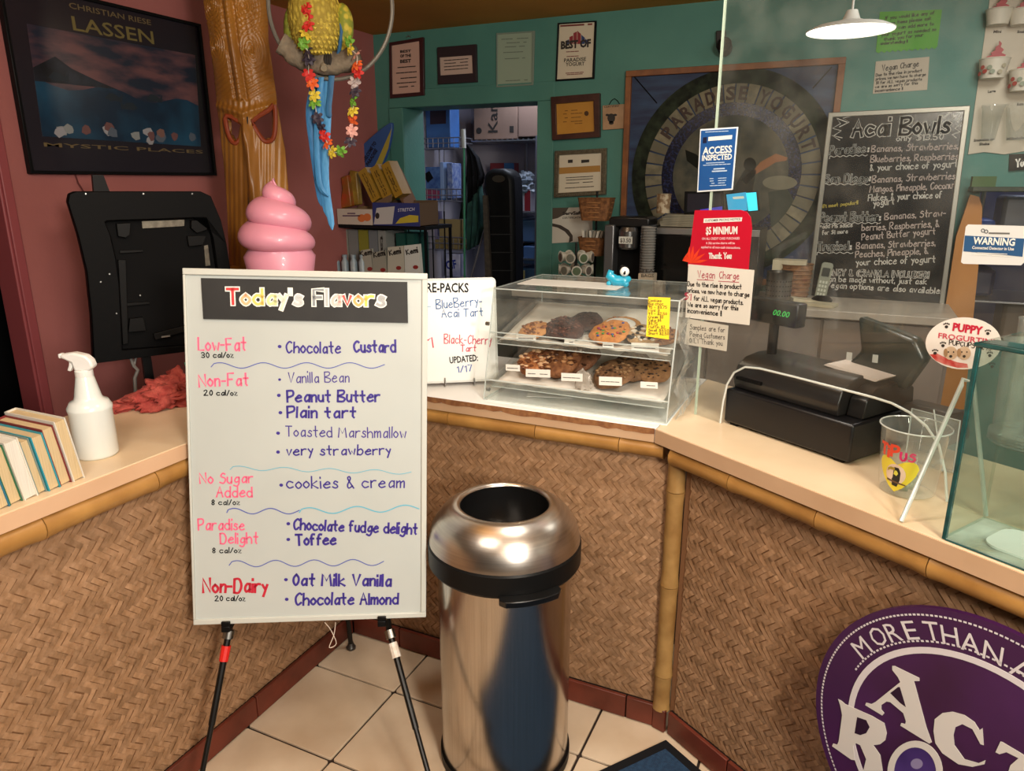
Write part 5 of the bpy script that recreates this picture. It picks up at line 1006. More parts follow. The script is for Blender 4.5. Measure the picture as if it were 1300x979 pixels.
MB().pp(TF2,[(474.5,285),(498,284.5),(501,262),(478,264)],0,.001).build('white_panel',mt('b9b6b4',.6),t2_); MB().pp(TF2,[(502,284),(531,282),(531,274),(520,273),(508,277)],0,.001).build('yellow_panel',mt('b9a634',.6),t2_); ink_p(t2_,mt('c9c9d4',.6),TF2,[('STRETCH',505,269,526,267.5,4)],.0015,shear=.2); MB().pp(TF2,ell(479,274,2.6,4,14),.001,.002).build('dark_dot',INK,t2_)
for k,(x,y,w_,h_,rot) in enumerate(((468,235,15,48,-28),(483,232,15,50,-27),(497,228,14,50,-26))):
    c=TF2.px(x+6,y,-.08); R_=Matrix.Rotation(math.radians(rot),3,'Y'); q=2*.0021
    o=tag(MB().box(c,(w_*.0042,.09,h_*.0040),R_).build('yellow_pack',mt('a08030',.5,c2='a07a22',scale=14)),['left yellow snack pack leaning in the blue tray','middle yellow snack pack leaning in the blue tray','right yellow snack pack leaning in the blue tray'][k],'snack pack','yellow packs leaning in the tray')
    f=Fr(c+V((0,-.046,0)),R_@V((0,0,-1)),R_@V((1,0,0))); q=MB(); [q.rib(f,[(-.07+.022*i,v),(-.07+.022*i+random.uniform(.008,.017),v+random.uniform(-.004,.004))],random.uniform(.004,.009),.0005) for i in range(7) for v in(-.007,.008)]; q.build('print_marks',mt('5e4410',.6),o,smooth=0,fix=False,stuff=True)
tag(MB().box(TF2.px(512,240,-.16),(.014,.14,.26),Matrix.Rotation(math.radians(-28),3,'Y')).build('cardboard_sheet',mt('6d4a2a',.8)),'brown cardboard sheet leaning behind the yellow packs','cardboard')
tag(MB().box(TF2.px(487,256,-.02),(.12,.05,.005),Matrix.Rotation(math.radians(-22),3,'Y')@Matrix.Rotation(.9,3,'X')).build('cardboard_flap',mt('7a6650',.8)),'torn cardboard flap sticking out of the blue tray','cardboard')
for k,(P,c) in enumerate((([(430,266),(446,262),(441,222),(432,225),(434,240)],'a8431f'),([(441,262),(456,260),(452,218),(443,216)],'a88a34'))):
    o=tag(MB().pp(TF2,P,-.10-.03*k,-.06-.03*k).build('snack_bag',mt(c,.4,c2='7a5a1c',scale=18,bump=.6,bs=20),bevel=.008),['red and orange snack bag standing in the left tray','yellow snack bag standing beside the red one'][k],'snack bag')
# surfboard sign
SF=Fr((0,3.86,0),(1,0,0)); SP=crom([(499,158),(494,190),(480,222),(455,262),(428,290),(413,292),(409,270),(420,235),(440,205),(468,178),(490,160)],4,True)
sf_=thing('surfboard_sign','blue surfboard shaped sign with a yellow edge leaning in the corner','sign',SF.px(420,292,0)); MB().prism(SF,[SF.uv(*p) for p in SP],-.012,.012).build('board',mt('2c4f8a',.5,c2='345a96',scale=4),sf_,bevel=.004)
MB().pp(SF,[(497,163),(493,188),(480,221),(474,230),(468,226),(480,202)],.012,.0135).build('yellow_stripe',mt('a89a3e',.5),sf_)
f=Fr(SF.px(463,207,.014),SF.px(484,172,.014)-SF.px(463,207,.014),(-1,0,0)); f.ey=V((f.ex.z*-1,0,f.ex.x)); f.n=V((0,-1,0))
for k,(tx,dv,L_) in enumerate((('WELCOME TO',0,.15),('PARADISE',-.032,.12))): q=MB(); print_uv(q,f,tx,0,dv,L_,dv,.022,.0015,bold=.04); q.build('lettering',mt('10122a',.6),sf_,smooth=0,fix=False)
MB().fbox(SF,SF.uv(425,290)[0]-.015,SF.uv(425,290)[0]+.015,.0,SF.uv(425,285)[1],-.01,.01).build('support_post',BLACK,sf_)
# ================= STORAGE ROOM =================
S1=Fr((0,4.75,0),(1,0,0)); S2=Fr((0,5.0,0),(1,0,0))
def rect(fr,x0,y0,x1,y1,w0,w1,nm,m,par=None,bev=0): u0,v1=fr.uv(x0,y0,w1); u1,v0=fr.uv(x1,y1,w1); return MB().fbox(fr,u0,u1,v0,v1,w0,w1).build(nm,m,par,bevel=bev)
wr=mt('8f8f96',.35,.8)
for k,(yt,yb2,x0,x1) in enumerate(((176,188,530,583),(240,256,536,586),(300,318,540,588))):
    b_=thing('wire_basket',['top','middle','lowest'][k]+' wall mounted wire basket in the storage room','basket',S1.px((x0+x1)/2,yb2,-.1),'wall baskets in the storage room')
    u0,v1=S1.uv(x0,yt); u1,v0=S1.uv(x1,yb2); 
    for v in(v0,v1,(v0+v1)/2): MB().tube([S1(u0,v,-.2),S1(u0,v,0),S1(u1,v,0),S1(u1,v,-.2)],.004,6).build('rim_wire',wr,b_)
    for i in range(9): MB().tube([S1(u0+(u1-u0)*i/8,v1,0),S1(u0+(u1-u0)*i/8,v0,0),S1(u0+(u1-u0)*i/8,v0,-.2)],.002,5).build('wire',wr,b_)
MB_=MB()
for x in(558,564): tag(MB().tube([S1.px(x,135,-.22),S1.px(x,350,-.22)],.005,6).build('wall_rail',wr),['left','right'][x==564]+' vertical wall rail carrying the wire baskets','rail')
stb=mt('3a68a8',.45,c2='33588f',scale=6)
def item(nm,lb,cat,fr,x0,y0,x1,y1,w0,w1,m,rots=None,group=None,bev=.004): return tag(rect(fr,x0,y0,x1,y1,w0,w1,nm,m,None,bev),lb,cat,group)
o=item('blue_box','bright blue carton on the top storage basket with a dark red panel','box',S1,540,136,572,187,-.16,-.02,stb); MB().pp(S1,[(546,158),(566,157),(566,140),(546,141)],-.02,-.018).build('dark_panel',mt('2a1420',.5),o)
item('white_box','small white carton at the left of the top storage basket','box',S1,530,138,541,160,-.16,-.03,mt('8f8f9c',.5))
o=item('blue_pack','shiny blue plastic pack on the middle storage basket','pack',S1,534,212,564,254,-.16,-.02,mt('2c4c88',.2,c2='4f74ac',scale=25,bump=.6,bs=12)); MB().pp(S1,[(537,222),(545,217),(550,226),(543,232)],-.02,-.018).build('dark_panel',BLACK,o); MB().pp(S1,[(540,240),(558,242),(558,252),(541,252)],-.02,-.018).build('red_panel',mt('8a3a5a',.5),o)
item('tall_box','tall pale blue carton standing beside the shiny blue pack','box',S1,558,206,564,252,-.15,-.015,mt('7f9ac8',.5)); item('tall_box','tall speckled blue carton, right of the pale blue one','box',S1,567,207,575,252,-.15,-.015,mt('8a98b8',.5,c2='4a62a0',scale=40))
item('cardboard_stack','tan flattened cardboard leaning in the lowest basket','cardboard',S1,557,278,588,306,-.06,-.03,mt('8a7a52',.8)); item('cardboard_stack','layered tan cartons under the leaning cardboard','cardboard',S1,552,304,584,317,-.14,-.02,mt('837348',.8,c2='6a5c38',scale=30,st=(1,1,8)))
item('lavender_bag','pale lavender bags behind the lowest basket at left','bag',S1,541,268,556,312,-.2,-.12,mt('7d7a98',.5,c2='5f5c80',scale=12,bump=.5,bs=12))
o=item('detergent_bag','white and blue bag with bold letters under the cardboard','bag',S1,565,322,584,352,-.12,-.02,mt('b8bcd4',.4,c2='8a90b8',scale=12)); ink_p(o,mt('1c2f8a',.5),Fr((0,4.75,0),(1,0,0)),[('CIF',567,342,580,340,10)],-.018,bold=.04)
br=thing('broom','upright broom with a white grip and green pole in the storage doorway','broom',S1.px(590,360,.1)); MB().tube([S1.px(590,395,.1),S1.px(589,188,.1)],.008,8).build('pole',mt('2f7a58',.4),br); MB().tube([S1.px(589,188,.1),S1.px(588,164,.1)],.016,10).build('grip',mt('b5b5b0',.4),br)
MB().fbox(Fr((S1.px(590,380,.1).x,4.65,0),(1,0,0)),-.12,.12,.0,.12,-.03,.03).build('broom_head',BLACK,br); MB().tube([V((S1.px(590,380,.1).x,4.65,.1)),S1.px(590,395,.1)],.008,8).build('pole',mt('2f7a58',.4),br)
def drape(nm,lb,fr,P,w,c,c2):
    uv=[fr.uv(*p) for p in P]; n=len(uv)//2; Lf=uv[:n]; Rt=uv[n:][::-1]; K=16; vs=[]
    for i in range(n):
        for j in range(K+1):
            t=j/K; vs.append(fr(Lf[i][0]+(Rt[i][0]-Lf[i][0])*t,Lf[i][1]+(Rt[i][1]-Lf[i][1])*t,w+.018*math.sin(t*17+i*.6)*(.4+i/n)))
    o=MB().add(vs,[(i*(K+1)+j,i*(K+1)+j+1,(i+1)*(K+1)+j+1,(i+1)*(K+1)+j) for i in range(n-1) for j in range(K)]).build(nm,mt(c,.85,c2=c2,scale=14),solid=.006,fix=False); return tag(o,lb,'apron')
drape('hanging_apron','black apron hanging from the broom hook in the storage room',S1,[(590,182),(592,200),(592,225),(594,258),(612,230),(613,222),(606,200),(593,184)],-.02,'0c0c0e','16161a')
drape('hanging_apron','dark green apron hanging below the black one',S1,[(592,232),(591,262),(590,290),(592,318),(606,310),(613,285),(612,258),(608,228)],-.03,'123430','1d4a42')
drape('hanging_apron','grey-green cloth at the left of the broom pole',S1,[(586,225),(583,250),(580,278),(589,278),(589,250),(589,222)],-.06,'2c332e','3a423c')
# golf bag / tall black bag
gb=thing('golf_bag','tall black padded bag with an oval badge standing in the storage doorway','bag',S1.px(630,420,.2)); gx=S1.px(630,300,.2)
GP=[(613,225),(616,218),(624,214),(638,214),(648,219),(651,230),(652,260),(653,350),(655,470),(620,470),(620,350),(618,260),(612,240)]
MB().prism(S1,[S1.uv(x,y,.2) for x,y in GP],.02,.2).build('bag_body',mt('0d0d0e',.5,c2='151516',scale=8,bump=.4,bs=20),gb,bevel=.03)
MB().prism(S1,[S1.uv(x,y,.203) for x,y in ell(633,227,8,4.5,20)],.199,.206).build('oval_badge',mt('55524a',.35,.7),gb)
for y in(274,297,320,343): MB().prism(S1,[S1.uv(x,yy,.203) for x,yy in((622,y),(650,y),(650,y+1.2),(622,y+1.2))],.199,.204).build('seam',mt('2a2a2b',.5),gb)
MB().prism(S1,[S1.uv(x,y,.21) for x,y in((614,248),(619,248),(624,350),(626,470),(618,470),(617,350))],.2,.225).build('side_strip',mt('3a332c',.7,c2='4a4238',scale=40),gb)
zf=S1.uv(630,470,.2)[1]; MB().prism(S1,[(S1.uv(622,300,.2)[0],0),(S1.uv(653,300,.2)[0],0),(S1.uv(655,300,.2)[0],zf+.01),(S1.uv(620,300,.2)[0],zf+.01)],.03,.19).build('bag_base',BLACK,gb)
tag(MB().tube([S1.px(616,288,.05),S1.px(598,352,.05),S1.px(585,400,.05)],.008,8).build('mop_handle',mt('77767c',.4,.5)),'slanting grey handle leaning behind the black bag','handle')
# storage shelving
ss=thing('storage_shelving','silver wire shelving unit at the right of the storage room','shelving',S2.px(650,400,0))
for yv_,w_ in((180,0),(273,0),(333,0)):
    u0=S2.uv(598 if yv_==180 else 640,yv_)[0]; u1=S2.uv(684,yv_)[0]; v=S2.uv(681,yv_-4)[1]
    MB().fbox(S2,u0,u1,v-.012,v-.004,-.4,.0).build('shelf_rim',wr,ss); 
    for i in range(14): MB().tube([S2(u0+(u1-u0)*i/13,v,-.4),S2(u0+(u1-u0)*i/13,v,0)],.0035,5).build('shelf_wire',wr,ss)
for u in(S2.uv(681,300)[0],S2.uv(640,300)[0]-.0): 
    for w_ in((0,) if u==S2.uv(681,300)[0] else (-.4,)): MB().tube([S2(u,0,w_),S2(u,S2.uv(681,172)[1],w_)],.014,10).build('post',wr,ss)
CBD=mt('8a6f60',.8,c2='7d6456',scale=4)
o=item('cardboard_box','big brown carton lettered Kan on top of the storage shelving','box',S2,601,120,657,176,-.36,-.02,CBD); f=Fr(S2.px(627,172,-.019),(0,0,1),(-1,0,0)); q=MB(); print_uv(q,f,'Kan',.02,-.03,.22,-.03,.075,.001,bold=.01); q.build('lettering',INK,o,smooth=0,fix=False); MB().pp(S2,ell(608,166,3.5,4,16),-.02,-.018).build('recycle_print',INK,o); MB().pp(S2,[(647,168),(652,168),(652,160),(647,160)],-.02,-.018).build('stamp_print',INK,o)
item('cardboard_box','second brown carton beside the lettered one on the shelving','box',S2,658,120,683,173,-.36,-.02,mt('7f6558',.8))
o=item('red_blue_box','red and blue carton on the middle storage shelf','box',S2,622,207,652,232,-.36,-.26,mt('7a2a30',.5)); MB().pp(S2,[(640,222),(652,222),(652,207),(640,207)],-.26,-.25).build('blue_end',mt('3a6fa8',.5),o)
for k,(x,y,r) in enumerate(((662,232,.055),(668,226,.045),(670,240,.05))): tag(blob(S2.px(x,y,-.1),(r*1.3,r,r),20+k,.4,20).build('white_bag',mt('a9b2bc',.4,c2='8793a3',scale=10)),['lowest','topmost','rightmost'][k]+' crumpled white plastic bag on the storage shelf','bag','plastic bags on the storage shelf')
o=item('red_white_box','red and white carton under the plastic bags','box',S2,652,241,673,271,-.3,-.06,mt('b8b2b8',.5)); MB().pp(S2,[(666,270),(673,270),(673,242),(666,242)],-.06,-.055).build('red_end',mt('8a1f28',.5),o); MB().pp(S2,ell(656,260,4,5,16),-.06,-.055).build('round_print',mt('5a5a8a',.5),o)
for k,(x0,y0,x1,y1,c) in enumerate(((652,276,662,302,'7f8fa8'),(662,279,680,308,'5f7fae'),(664,312,680,336,'5a7db4'),(652,310,664,333,'141418'),(656,340,680,362,'5a84b8'))):
    z_=S2.uv(670,333 if y1<338 else 390)[1] if k in(0,1,2,3) else S2.uv(670,390)[1]
    item('storage_tub',['narrow frosted tub under the middle shelf','light blue tub under the red and white carton','blue tub on the lower storage shelf','small black bin beside the blue tubs','lowest light blue tub at the bottom of the doorway'][k],'tub',S2,x0,y0,x1,y1,-.3,-.03,mt(c,.4,c2=c,scale=3),bev=.01)
item('yellow_card','small yellow card at the foot of the storage doorway','card',S2,655,343,666,362,-.02,-.01,mt('b8a868',.6))
# ================= MIDDLE COUNTER: PRE-PACK BOARD AND CASE =================
pa0=onz(545,487,.972); pb0=onz(634,483,.972); dd=(pb0-pa0); az=math.atan2(dd.y,dd.x)
PB=Fr((pb0.x,pb0.y,0),(math.cos(az),math.sin(az),0)); t_=math.radians(9); PB=Fr(V((pb0.x,pb0.y,.972)),(math.cos(az),math.sin(az),0),V((-math.sin(az)*math.sin(t_),math.cos(az)*math.sin(t_),math.cos(t_))))
pbd=thing('prepack_board','small white board of pre-packs behind the whiteboard, on a wire stand','sign',PB(-.18,0,0))
u_r,v_t=PB.uv(629,352); w_=.34
MB().prism(PB,rrect(-w_,0,u_r,v_t,.014),-.006,.0).build('board_panel',mt('e3e4df',.3),pbd); MB().ring(PB,rrect(-w_,0,u_r,v_t,.014),rrect(-w_+.006,.006,u_r-.006,v_t-.006,.01),-.008,.003).build('rim',mt('c9cac4',.35),pbd)
ink_p(pbd,BK,PB,[('PRE-PACKS',535,371,595,371,11.5),('UPDATED:',571,461.5,607,458,8)],.0012,bold=.025)
B2=mt('2b5f9c',.5); ink(pbd,B2,[('BlueBerry-',554,392,612,387,11,1.3),('Acai Tart',561,403,613,401,10,1.3)],fr=PB,w=.0012); ink(pbd,mt('2f4fa0',.5),[('1/17',581,473,599,471,8,1.3)],fr=PB,w=.0012)
ink(pbd,mt('cc4058',.5),[('Black-Cherry',564,436,624,437,11,1.2),('Tart',585,446,604,446,8,1.2),('1',545,442,550,441,13,1.8)],fr=PB,w=.0012); ink(pbd,mt('9cb8d0',.5),[('-',537,393,546,393,9,1.3)],fr=PB,w=.0012)
for x in(565,602): p=PB.px(x,484,0); z=V((0,0,1)); MB().tube([V((p.x,p.y,.9635))-PB.n*.06,V((p.x,p.y,.9635))+PB.n*.012,p+PB.n*.008+z*.012],.0022,6).tube([V((p.x,p.y,.9635))-PB.n*.06,PB.px(x,420,-.011)-PB.n*.0],.0022,6).build('stand_wire',SILV,pbd)
# pastry case
AC=glass('f8fbf9',1.0,.04,haze=.03); EDG=mt('cfd6d2',.15,coat=.5,alpha=.75)
x0,x1,yf,yt,yb_=-.968,-.408,1.872,1.948,2.325; zb_,zt=.962,1.289
pk=thing('pastry_case','clear acrylic pastry case with two sloping trays of cookies on the white counter','display case',((x0+x1)/2,2.1,.961))
YZ=lambda x:Fr((x,0,0),(0,1,0))
side=[(yf,zb_),(yb_,zb_),(yb_,zt),(yt,zt)]
for x in(x0,x1-.004): MB().prism(YZ(x),side,0,.004).build('side_panel',AC,pk)
FA=math.atan2(yt-yf,zt-zb_); CF_=Fr((x0,yf,zb_),(1,0,0),(0,math.sin(FA),math.cos(FA)))
Lf=math.hypot(yt-yf,zt-zb_)
def strip(name,a,b,r,m=EDG): MB().tube([V(a),V(b)],r,6).build(name,m,pk)
MB().fbox(CF_,0,x1-x0,.0,.06,0,.004).build('front_lip',AC,pk); MB().fbox(CF_,0,x1-x0,.20,Lf,0,.003).build('front_window',AC,pk)
MB().box(((x0+x1)/2,(yt+yb_)/2,zt),(x1-x0,yb_-yt,.005)).build('top_panel',glass('e4e9e6',1.0,.05,haze=.12,hcol='aeb2aa'),pk)
MB().box(((x0+x1)/2,yb_,(zb_+zt)/2),(x1-x0,.004,zt-zb_)).build('back_door',glass('e4e8e6',.8,.08,haze=.08,hcol='9a9c94'),pk)
MB().box(((x0+x1)/2,(yf+yb_)/2,zb_+.002),(x1-x0,yb_-yf,.004)).build('floor_panel',AC,pk)
for x in(x0,x1):
    for a,b in(((x,yf,zb_),(x,yt,zt)),((x,yt,zt),(x,yb_,zt)),((x,yf,zb_),(x,yb_,zb_)),((x,yb_,zb_),(x,yb_,zt))): strip('edge_strip',a,b,.0022)
for a,b in(((x0,yt,zt),(x1,yt,zt)),((x0,yf,zb_),(x1,yf,zb_)),((x0,yb_,zt),(x1,yb_,zt)),((x0,yf+.013,zb_+.058),(x1,yf+.013,zb_+.058)),((x0,yf+.046,zb_+.2),(x1,yf+.046,zb_+.2))): strip('edge_strip',a,b,.002)
for y_,z_ in((1.90,1.19),(1.90,.985),(2.28,1.2)): MB().tube([(x0-.004,y_,z_),(x0+.006,y_,z_)],.006,10).build('hinge_pin',SILV,pk)
# white liner board sticking out under the case
tag(MB().box((-.68,2.09,.9612),(.55,.46,.0016),Matrix.Rotation(math.radians(.5),3,'Z')).build('white_liner',mt('f2f2ee',.35)),'thin white liner sheet under the pastry case','sheet')
tag(MB().box((-.80,2.0,.968),(.14,.1,.0015),Matrix.Rotation(.3,3,'Z')).build('paper_sheet',mt('e6e4de',.6)),'loose white paper sheet on the floor of the pastry case','paper')
tag(MB().box((-.78,2.12,zt+.0035),(.32,.13,.0012),Matrix.Rotation(math.radians(1),3,'Z')).build('price_card',mt('cdcac2',.5)),'white paper card lying on top of the pastry case','card')
# trays
TR=[]
for k,(ya,za,yb2,zb2) in enumerate(((1.935,1.128,2.27,1.205),(1.905,1.0,2.27,1.085))):
    an=math.atan2(zb2-za,yb2-ya); Ft=Fr((x0+.012,ya,za),(1,0,0),(0,math.cos(an),math.sin(an))); L=math.hypot(yb2-ya,zb2-za); W_=x1-x0-.024
    tr_=thing('pastry_tray',['upper clear sloping tray of the pastry case','lower clear sloping tray of the pastry case'][k],'tray',Ft(W_/2,L/2,0)); TR.append((Ft,an,L,W_))
    MB().fbox(Ft,0,W_,0,L,-.004,0).build('tray_floor',AC,tr_); MB().fbox(Ft,0,W_,-.003,0,-.004,.018).build('front_lip',AC,tr_)
    for a in((0,.003),(W_-.003,W_)): MB().fbox(Ft,*a,0,L,0,.02).build('side_lip',AC,tr_)
    MB().tube([Ft(0,-.0015,.018),Ft(W_,-.0015,.018)],.0018,6).tube([Ft(0,-.0015,-.004),Ft(W_,-.0015,-.004)],.0018,6).build('rim_edge',EDG,tr_)
    n=26; vs=[]
    for j in range(9):
        for i in range(n+1): vs.append(Ft(.01+(W_-.02)*i/n,.004+(L-.03)*j/8,.001+.006*(j in(0,8))+.003*abs(math.sin(i*2.3+j*1.7))))
    tag(MB().add(vs,[(j*(n+1)+i,j*(n+1)+i+1,(j+1)*(n+1)+i+1,(j+1)*(n+1)+i) for j in range(8) for i in range(n)]).build('parchment_liner',mt('d5cec2',.6,alpha=1,c2='c6bfb2',scale=20),fix=False,solid=.0004),['crinkled white paper liner on the upper pastry tray','crinkled white paper liner on the lower pastry tray'][k],'paper')
def cookie(lb,k,px,py,r,th,c,c2,chips,lean=25,seed=0,h=None,z=.004,group=None,dep=None,nchip=26,cs=.1):
    Ft,an,L,W_=TR[k]; u,v=Ft.uv(px,py,.02); c0=Ft(u,max(v,.03) if dep is None else dep,z); rn=random.Random(seed)
    o=thing('cookie',lb,'cookie',c0,group); R_=Matrix.Rotation(math.radians(lean)+0,3,'X')@Matrix.Rotation(rn.uniform(-.15,.15),3,'Y')
    K=40; rings=[(.0,0),(.55,0),(.85,.004),(1.0,.3),(.97,.62),(.85,.85),(.6,.97),(.3,1.0),(0,1.0)]; vs=[]
    cc=c0+V((0,0,r*math.sin(math.radians(lean))*.0))
    ctr=c0+R_@V((0,r*.0,0))+V((0,r*math.cos(math.radians(lean))*.5,r*math.sin(math.radians(lean))*1.0))
    for q,(a,b) in enumerate(rings):
        for j in range(K):
            t=2*math.pi*j/K; rr=r*a*(1+.035*math.sin(3*t+seed)+.03*math.sin(7*t+2*seed)+rn.uniform(-.012,.012)); zz=th*b+(rn.uniform(-.0016,.0018) if b>.5 else 0)
            vs.append(ctr+R_@V((rr*math.cos(t),rr*math.sin(t),zz)))
    MB().add(vs,[(q*K+j,q*K+(j+1)%K,(q+1)*K+(j+1)%K,(q+1)*K+j) for q in range(len(rings)-1) for j in range(K)]).build('cookie_body',mt(c,.75,c2=c2,scale=55,bump=1,bs=120,detail=6),o,smooth=70)
    for ci,cc_ in enumerate(chips):
        mb=MB()
        for _ in range(nchip):
            a=rn.uniform(0,6.28); q=r*.86*math.sqrt(rn.random()); s=r*cs*rn.uniform(.6,1.3)
            mb.sphere(ctr+R_@V((q*math.cos(a),q*math.sin(a),th*(.99-.12*(q/r)**2))),(s,s*rn.uniform(.6,1),s*.55),7)
        mb.build('topping',mt(cc_,.45),o,stuff=True,smooth=60)
    return o,ctr,R_
CK='cookies in the pastry case'
cookie('pale pecan cookie, leftmost on the upper tray',0,674,425,.050,.014,'c08a52','a8703a',['6a3c1c','8a5228'],22,1,group=CK,cs=.14,nchip=16)
cookie('dark chocolate cookie behind the others on the upper tray',0,742,410,.058,.016,'3a1f14','2a140c',['241008'],20,3,dep=.12,group=CK)
cookie('dark double chocolate cookie with a white chip, second on the upper tray',0,712,425,.060,.018,'4a2a20','361c14',['2a1410','5a3428'],22,2,group=CK)
o,c_,R_=cookie('round sugar cookie with glossy white icing behind the candy cookie',0,792,408,.060,.014,'c08848','a8702e',['8a5428'],16,5,dep=.12,group=CK,nchip=10)
MB().lathe([(0,.0165),(.042,.0165),(.046,.0145),(.042,.013)],c_,32,R_,sc=(1,.8),cap=False).build('icing',mt('f3f1ea',.15,coat=.5),o,smooth=60)
o,c_,R_=cookie('golden candy cookie with colored sweets, third on the upper tray',0,771,430,.062,.017,'c8823c','b06c2c',[],22,4,group=CK)
for q,cc_ in enumerate(('b02a24','2a3f8a','3a8a3a','c07a2a','5a2f1a')):
    mb=MB(); rn=random.Random(q)
    for _ in range(6): a=rn.uniform(0,6.28); rr=.05*math.sqrt(rn.random()); mb.sphere(c_+R_@V((rr*math.cos(a),rr*math.sin(a),.0175)),(.0048,.0048,.003),8)
    mb.build('candy',mt(cc_,.3),o,stuff=True,smooth=60)
cookie('cookies and cream cookie with black chunks under the yellow price list',0,813,432,.050,.016,'b8956a','a07e54',['1c1412','e0d4c0'],24,6,group=CK,cs=.15,nchip=22)
cookie('tan cookie at the right end of the upper tray',0,842,432,.042,.015,'9a6a40','84562f',['5a3418'],24,7,group=CK)
cookie('glazed apple fritter pastry, leftmost on the lower tray',1,676,472,.055,.030,'b87a48','8a5028',['d8b088','6a3a1c'],30,11,group=CK,cs=.16)
cookie('large brown nut pastry in the middle of the lower tray',1,712,466,.068,.030,'8a5a34','643a1c',['4a2812','a87a50'],34,12,group=CK,dep=.09,cs=.13)
cookie('dark brown pastry leaning behind the fritter',1,735,463,.066,.022,'6e4528','54321a',['38200f'],38,13,group=CK,dep=.13)
cookie('large walnut brownie cookie under the lower tray labels',1,784,474,.062,.018,'7d5c3c','65462c',['32200f','90704c'],30,14,group=CK,dep=.06)
cookie('oatmeal cookie leaning behind the walnut cookie',1,806,468,.062,.018,'80603e','66482c',['3a2412'],32,15,group=CK,dep=.12)
cookie('chocolate chip cookie, rightmost on the lower tray',1,828,480,.054,.017,'96704a','7a5634',['2e1a0e'],28,16,group=CK,cs=.09)
tag(blob(TR[1][0](TR[1][0].uv(749,478,.02)[0],.03,.028),(.028,.02,.034),31,.35,24).build('wax_paper_bag',glass('e8e4dc',.8,.1,haze=.4,hcol='c9c0b4')),'twist of clear wrap between the pastries on the lower tray','wrap')
for k,(x,y,w_,h_) in enumerate(((668,429,25,8),(723,434,13,8),(772,438,14,7),(819,441,35,11),(640,470,0,0),(683,474,31,10),(726,479,27,10),(775,484,29,11),(824,489,22,8),(651,467,18,8))):
    if w_==0: continue
    kk=0 if k<4 else 1; Ft=TR[kk][0]; CFt=Fr(Ft(0,-.008,0),(1,0,0),(0,.25,1)); P=[(x-w_/2,y+h_/2-.6),(x+w_/2,y+h_/2+.6),(x+w_/2,y-h_/2+.6),(x-w_/2,y-h_/2-.6)]
    o=tag(MB().pp(CFt,P,-.0006,0.0006).build('pastry_label',mt('dcd9d0',.6)),['leftmost label card on the upper tray lip, under the pecan cookie','small label card under the dark chocolate cookie','small label card under the candy cookie','long label card under the black chunk cookie','','label card below the fritter on the lower tray lip','label card below the brown nut pastry','label card below the walnut cookie','label card below the chocolate chip cookie','faint label card at the left end of the lower tray'][k],'label','pastry labels in the case')
    lines(q:=MB(),CFt,x-w_*.42,x+w_*.42,[y+.2],.05,.9,.0012,.1); q.build('handwriting',mt('55504a',.6),o,smooth=0,fix=False,stuff=True)
YN=tag(MB().prism(CF_,[CF_.uv(*p,.006) for p in((820,427),(849,431),(851,378),(823,377))],.004,.0055).build('yellow_price_list',mt('f2cf1e',.5)),'bright yellow handwritten price list taped to the front of the case','note')
for i,tx in enumerate(('Cookies','Big choc','95 - $3.75','Mini 3','99 - $2.50','Cream $3','Cake $4','$4.75','Muffin $2','Small $3.50','Short $2.50')): hand(q:=MB(),CF_,tx,823,383+i*4.2,823+len(tx)*2.35,383.3+i*4.2,3.2,.7,w=.006); q.build('handwriting',mt('6a5510',.6),YN,smooth=0,fix=False)
# figurine on the case
fg=thing('blue_figurine','little translucent blue wave figurine with a white and black bird on the case','figurine',(onz(787,364,zt).x,onz(787,364,zt).y,zt+.004)); g0=V((onz(787,364,zt).x,onz(787,364,zt).y,zt+.003))
BLU=mt('2aa6c4',.2,c2='1f8fb0',scale=20,coat=.5)
MB().tube([g0+V((-.03,0,.045)),g0+V((-.034,0,.03)),g0+V((-.015,0,.014)),g0+V((.015,0,.014)),g0+V((.032,0,.026))],[.009,.014,.018,.018,.006],14).build('wave_body',BLU,fg,smooth=80)
for i in range(4): MB().sphere(g0+V((-.033+.018*i,-.006,.006)),.009,10).build('wave_foot',BLU,fg)
MB().sphere(g0+V((.014,-.004,.044)),.0145,16).build('bird_head',mt('eeeeea',.4),fg); MB().sphere(g0+V((.006,.004,.05)),(.013,.011,.013),14).build('dark_cap',BLACK,fg); MB().sphere(g0+V((.019,-.017,.046)),.0028,8).build('eye',BLACK,fg); MB().tube([g0+V((.018,-.018,.041)),g0+V((.02,-.027,.038))],[.004,.001],8).build('beak',mt('333',.4) if False else BLACK,fg)
# crumpled film at the right of the case
vs=[]; n1,n2=14,16; rn=random.Random(8)
for j in range(n2+1):
    for i in range(n1+1):
        t=i/n1; vs.append(V((x1+.012+.014*rn.random()+.01*math.sin(j*.8),1.90+.30*t+.006*rn.random(),.9615+.28*j/n2)))
tag(MB().add(vs,[(j*(n1+1)+i,j*(n1+1)+i+1,(j+1)*(n1+1)+i+1,(j+1)*(n1+1)+i) for j in range(n2) for i in range(n1)]).build('plastic_film',glass('f4f4f2',1.0,.12,haze=.16),smooth=0,fix=False),'crumpled clear plastic film between the case and the glass guard','plastic film')
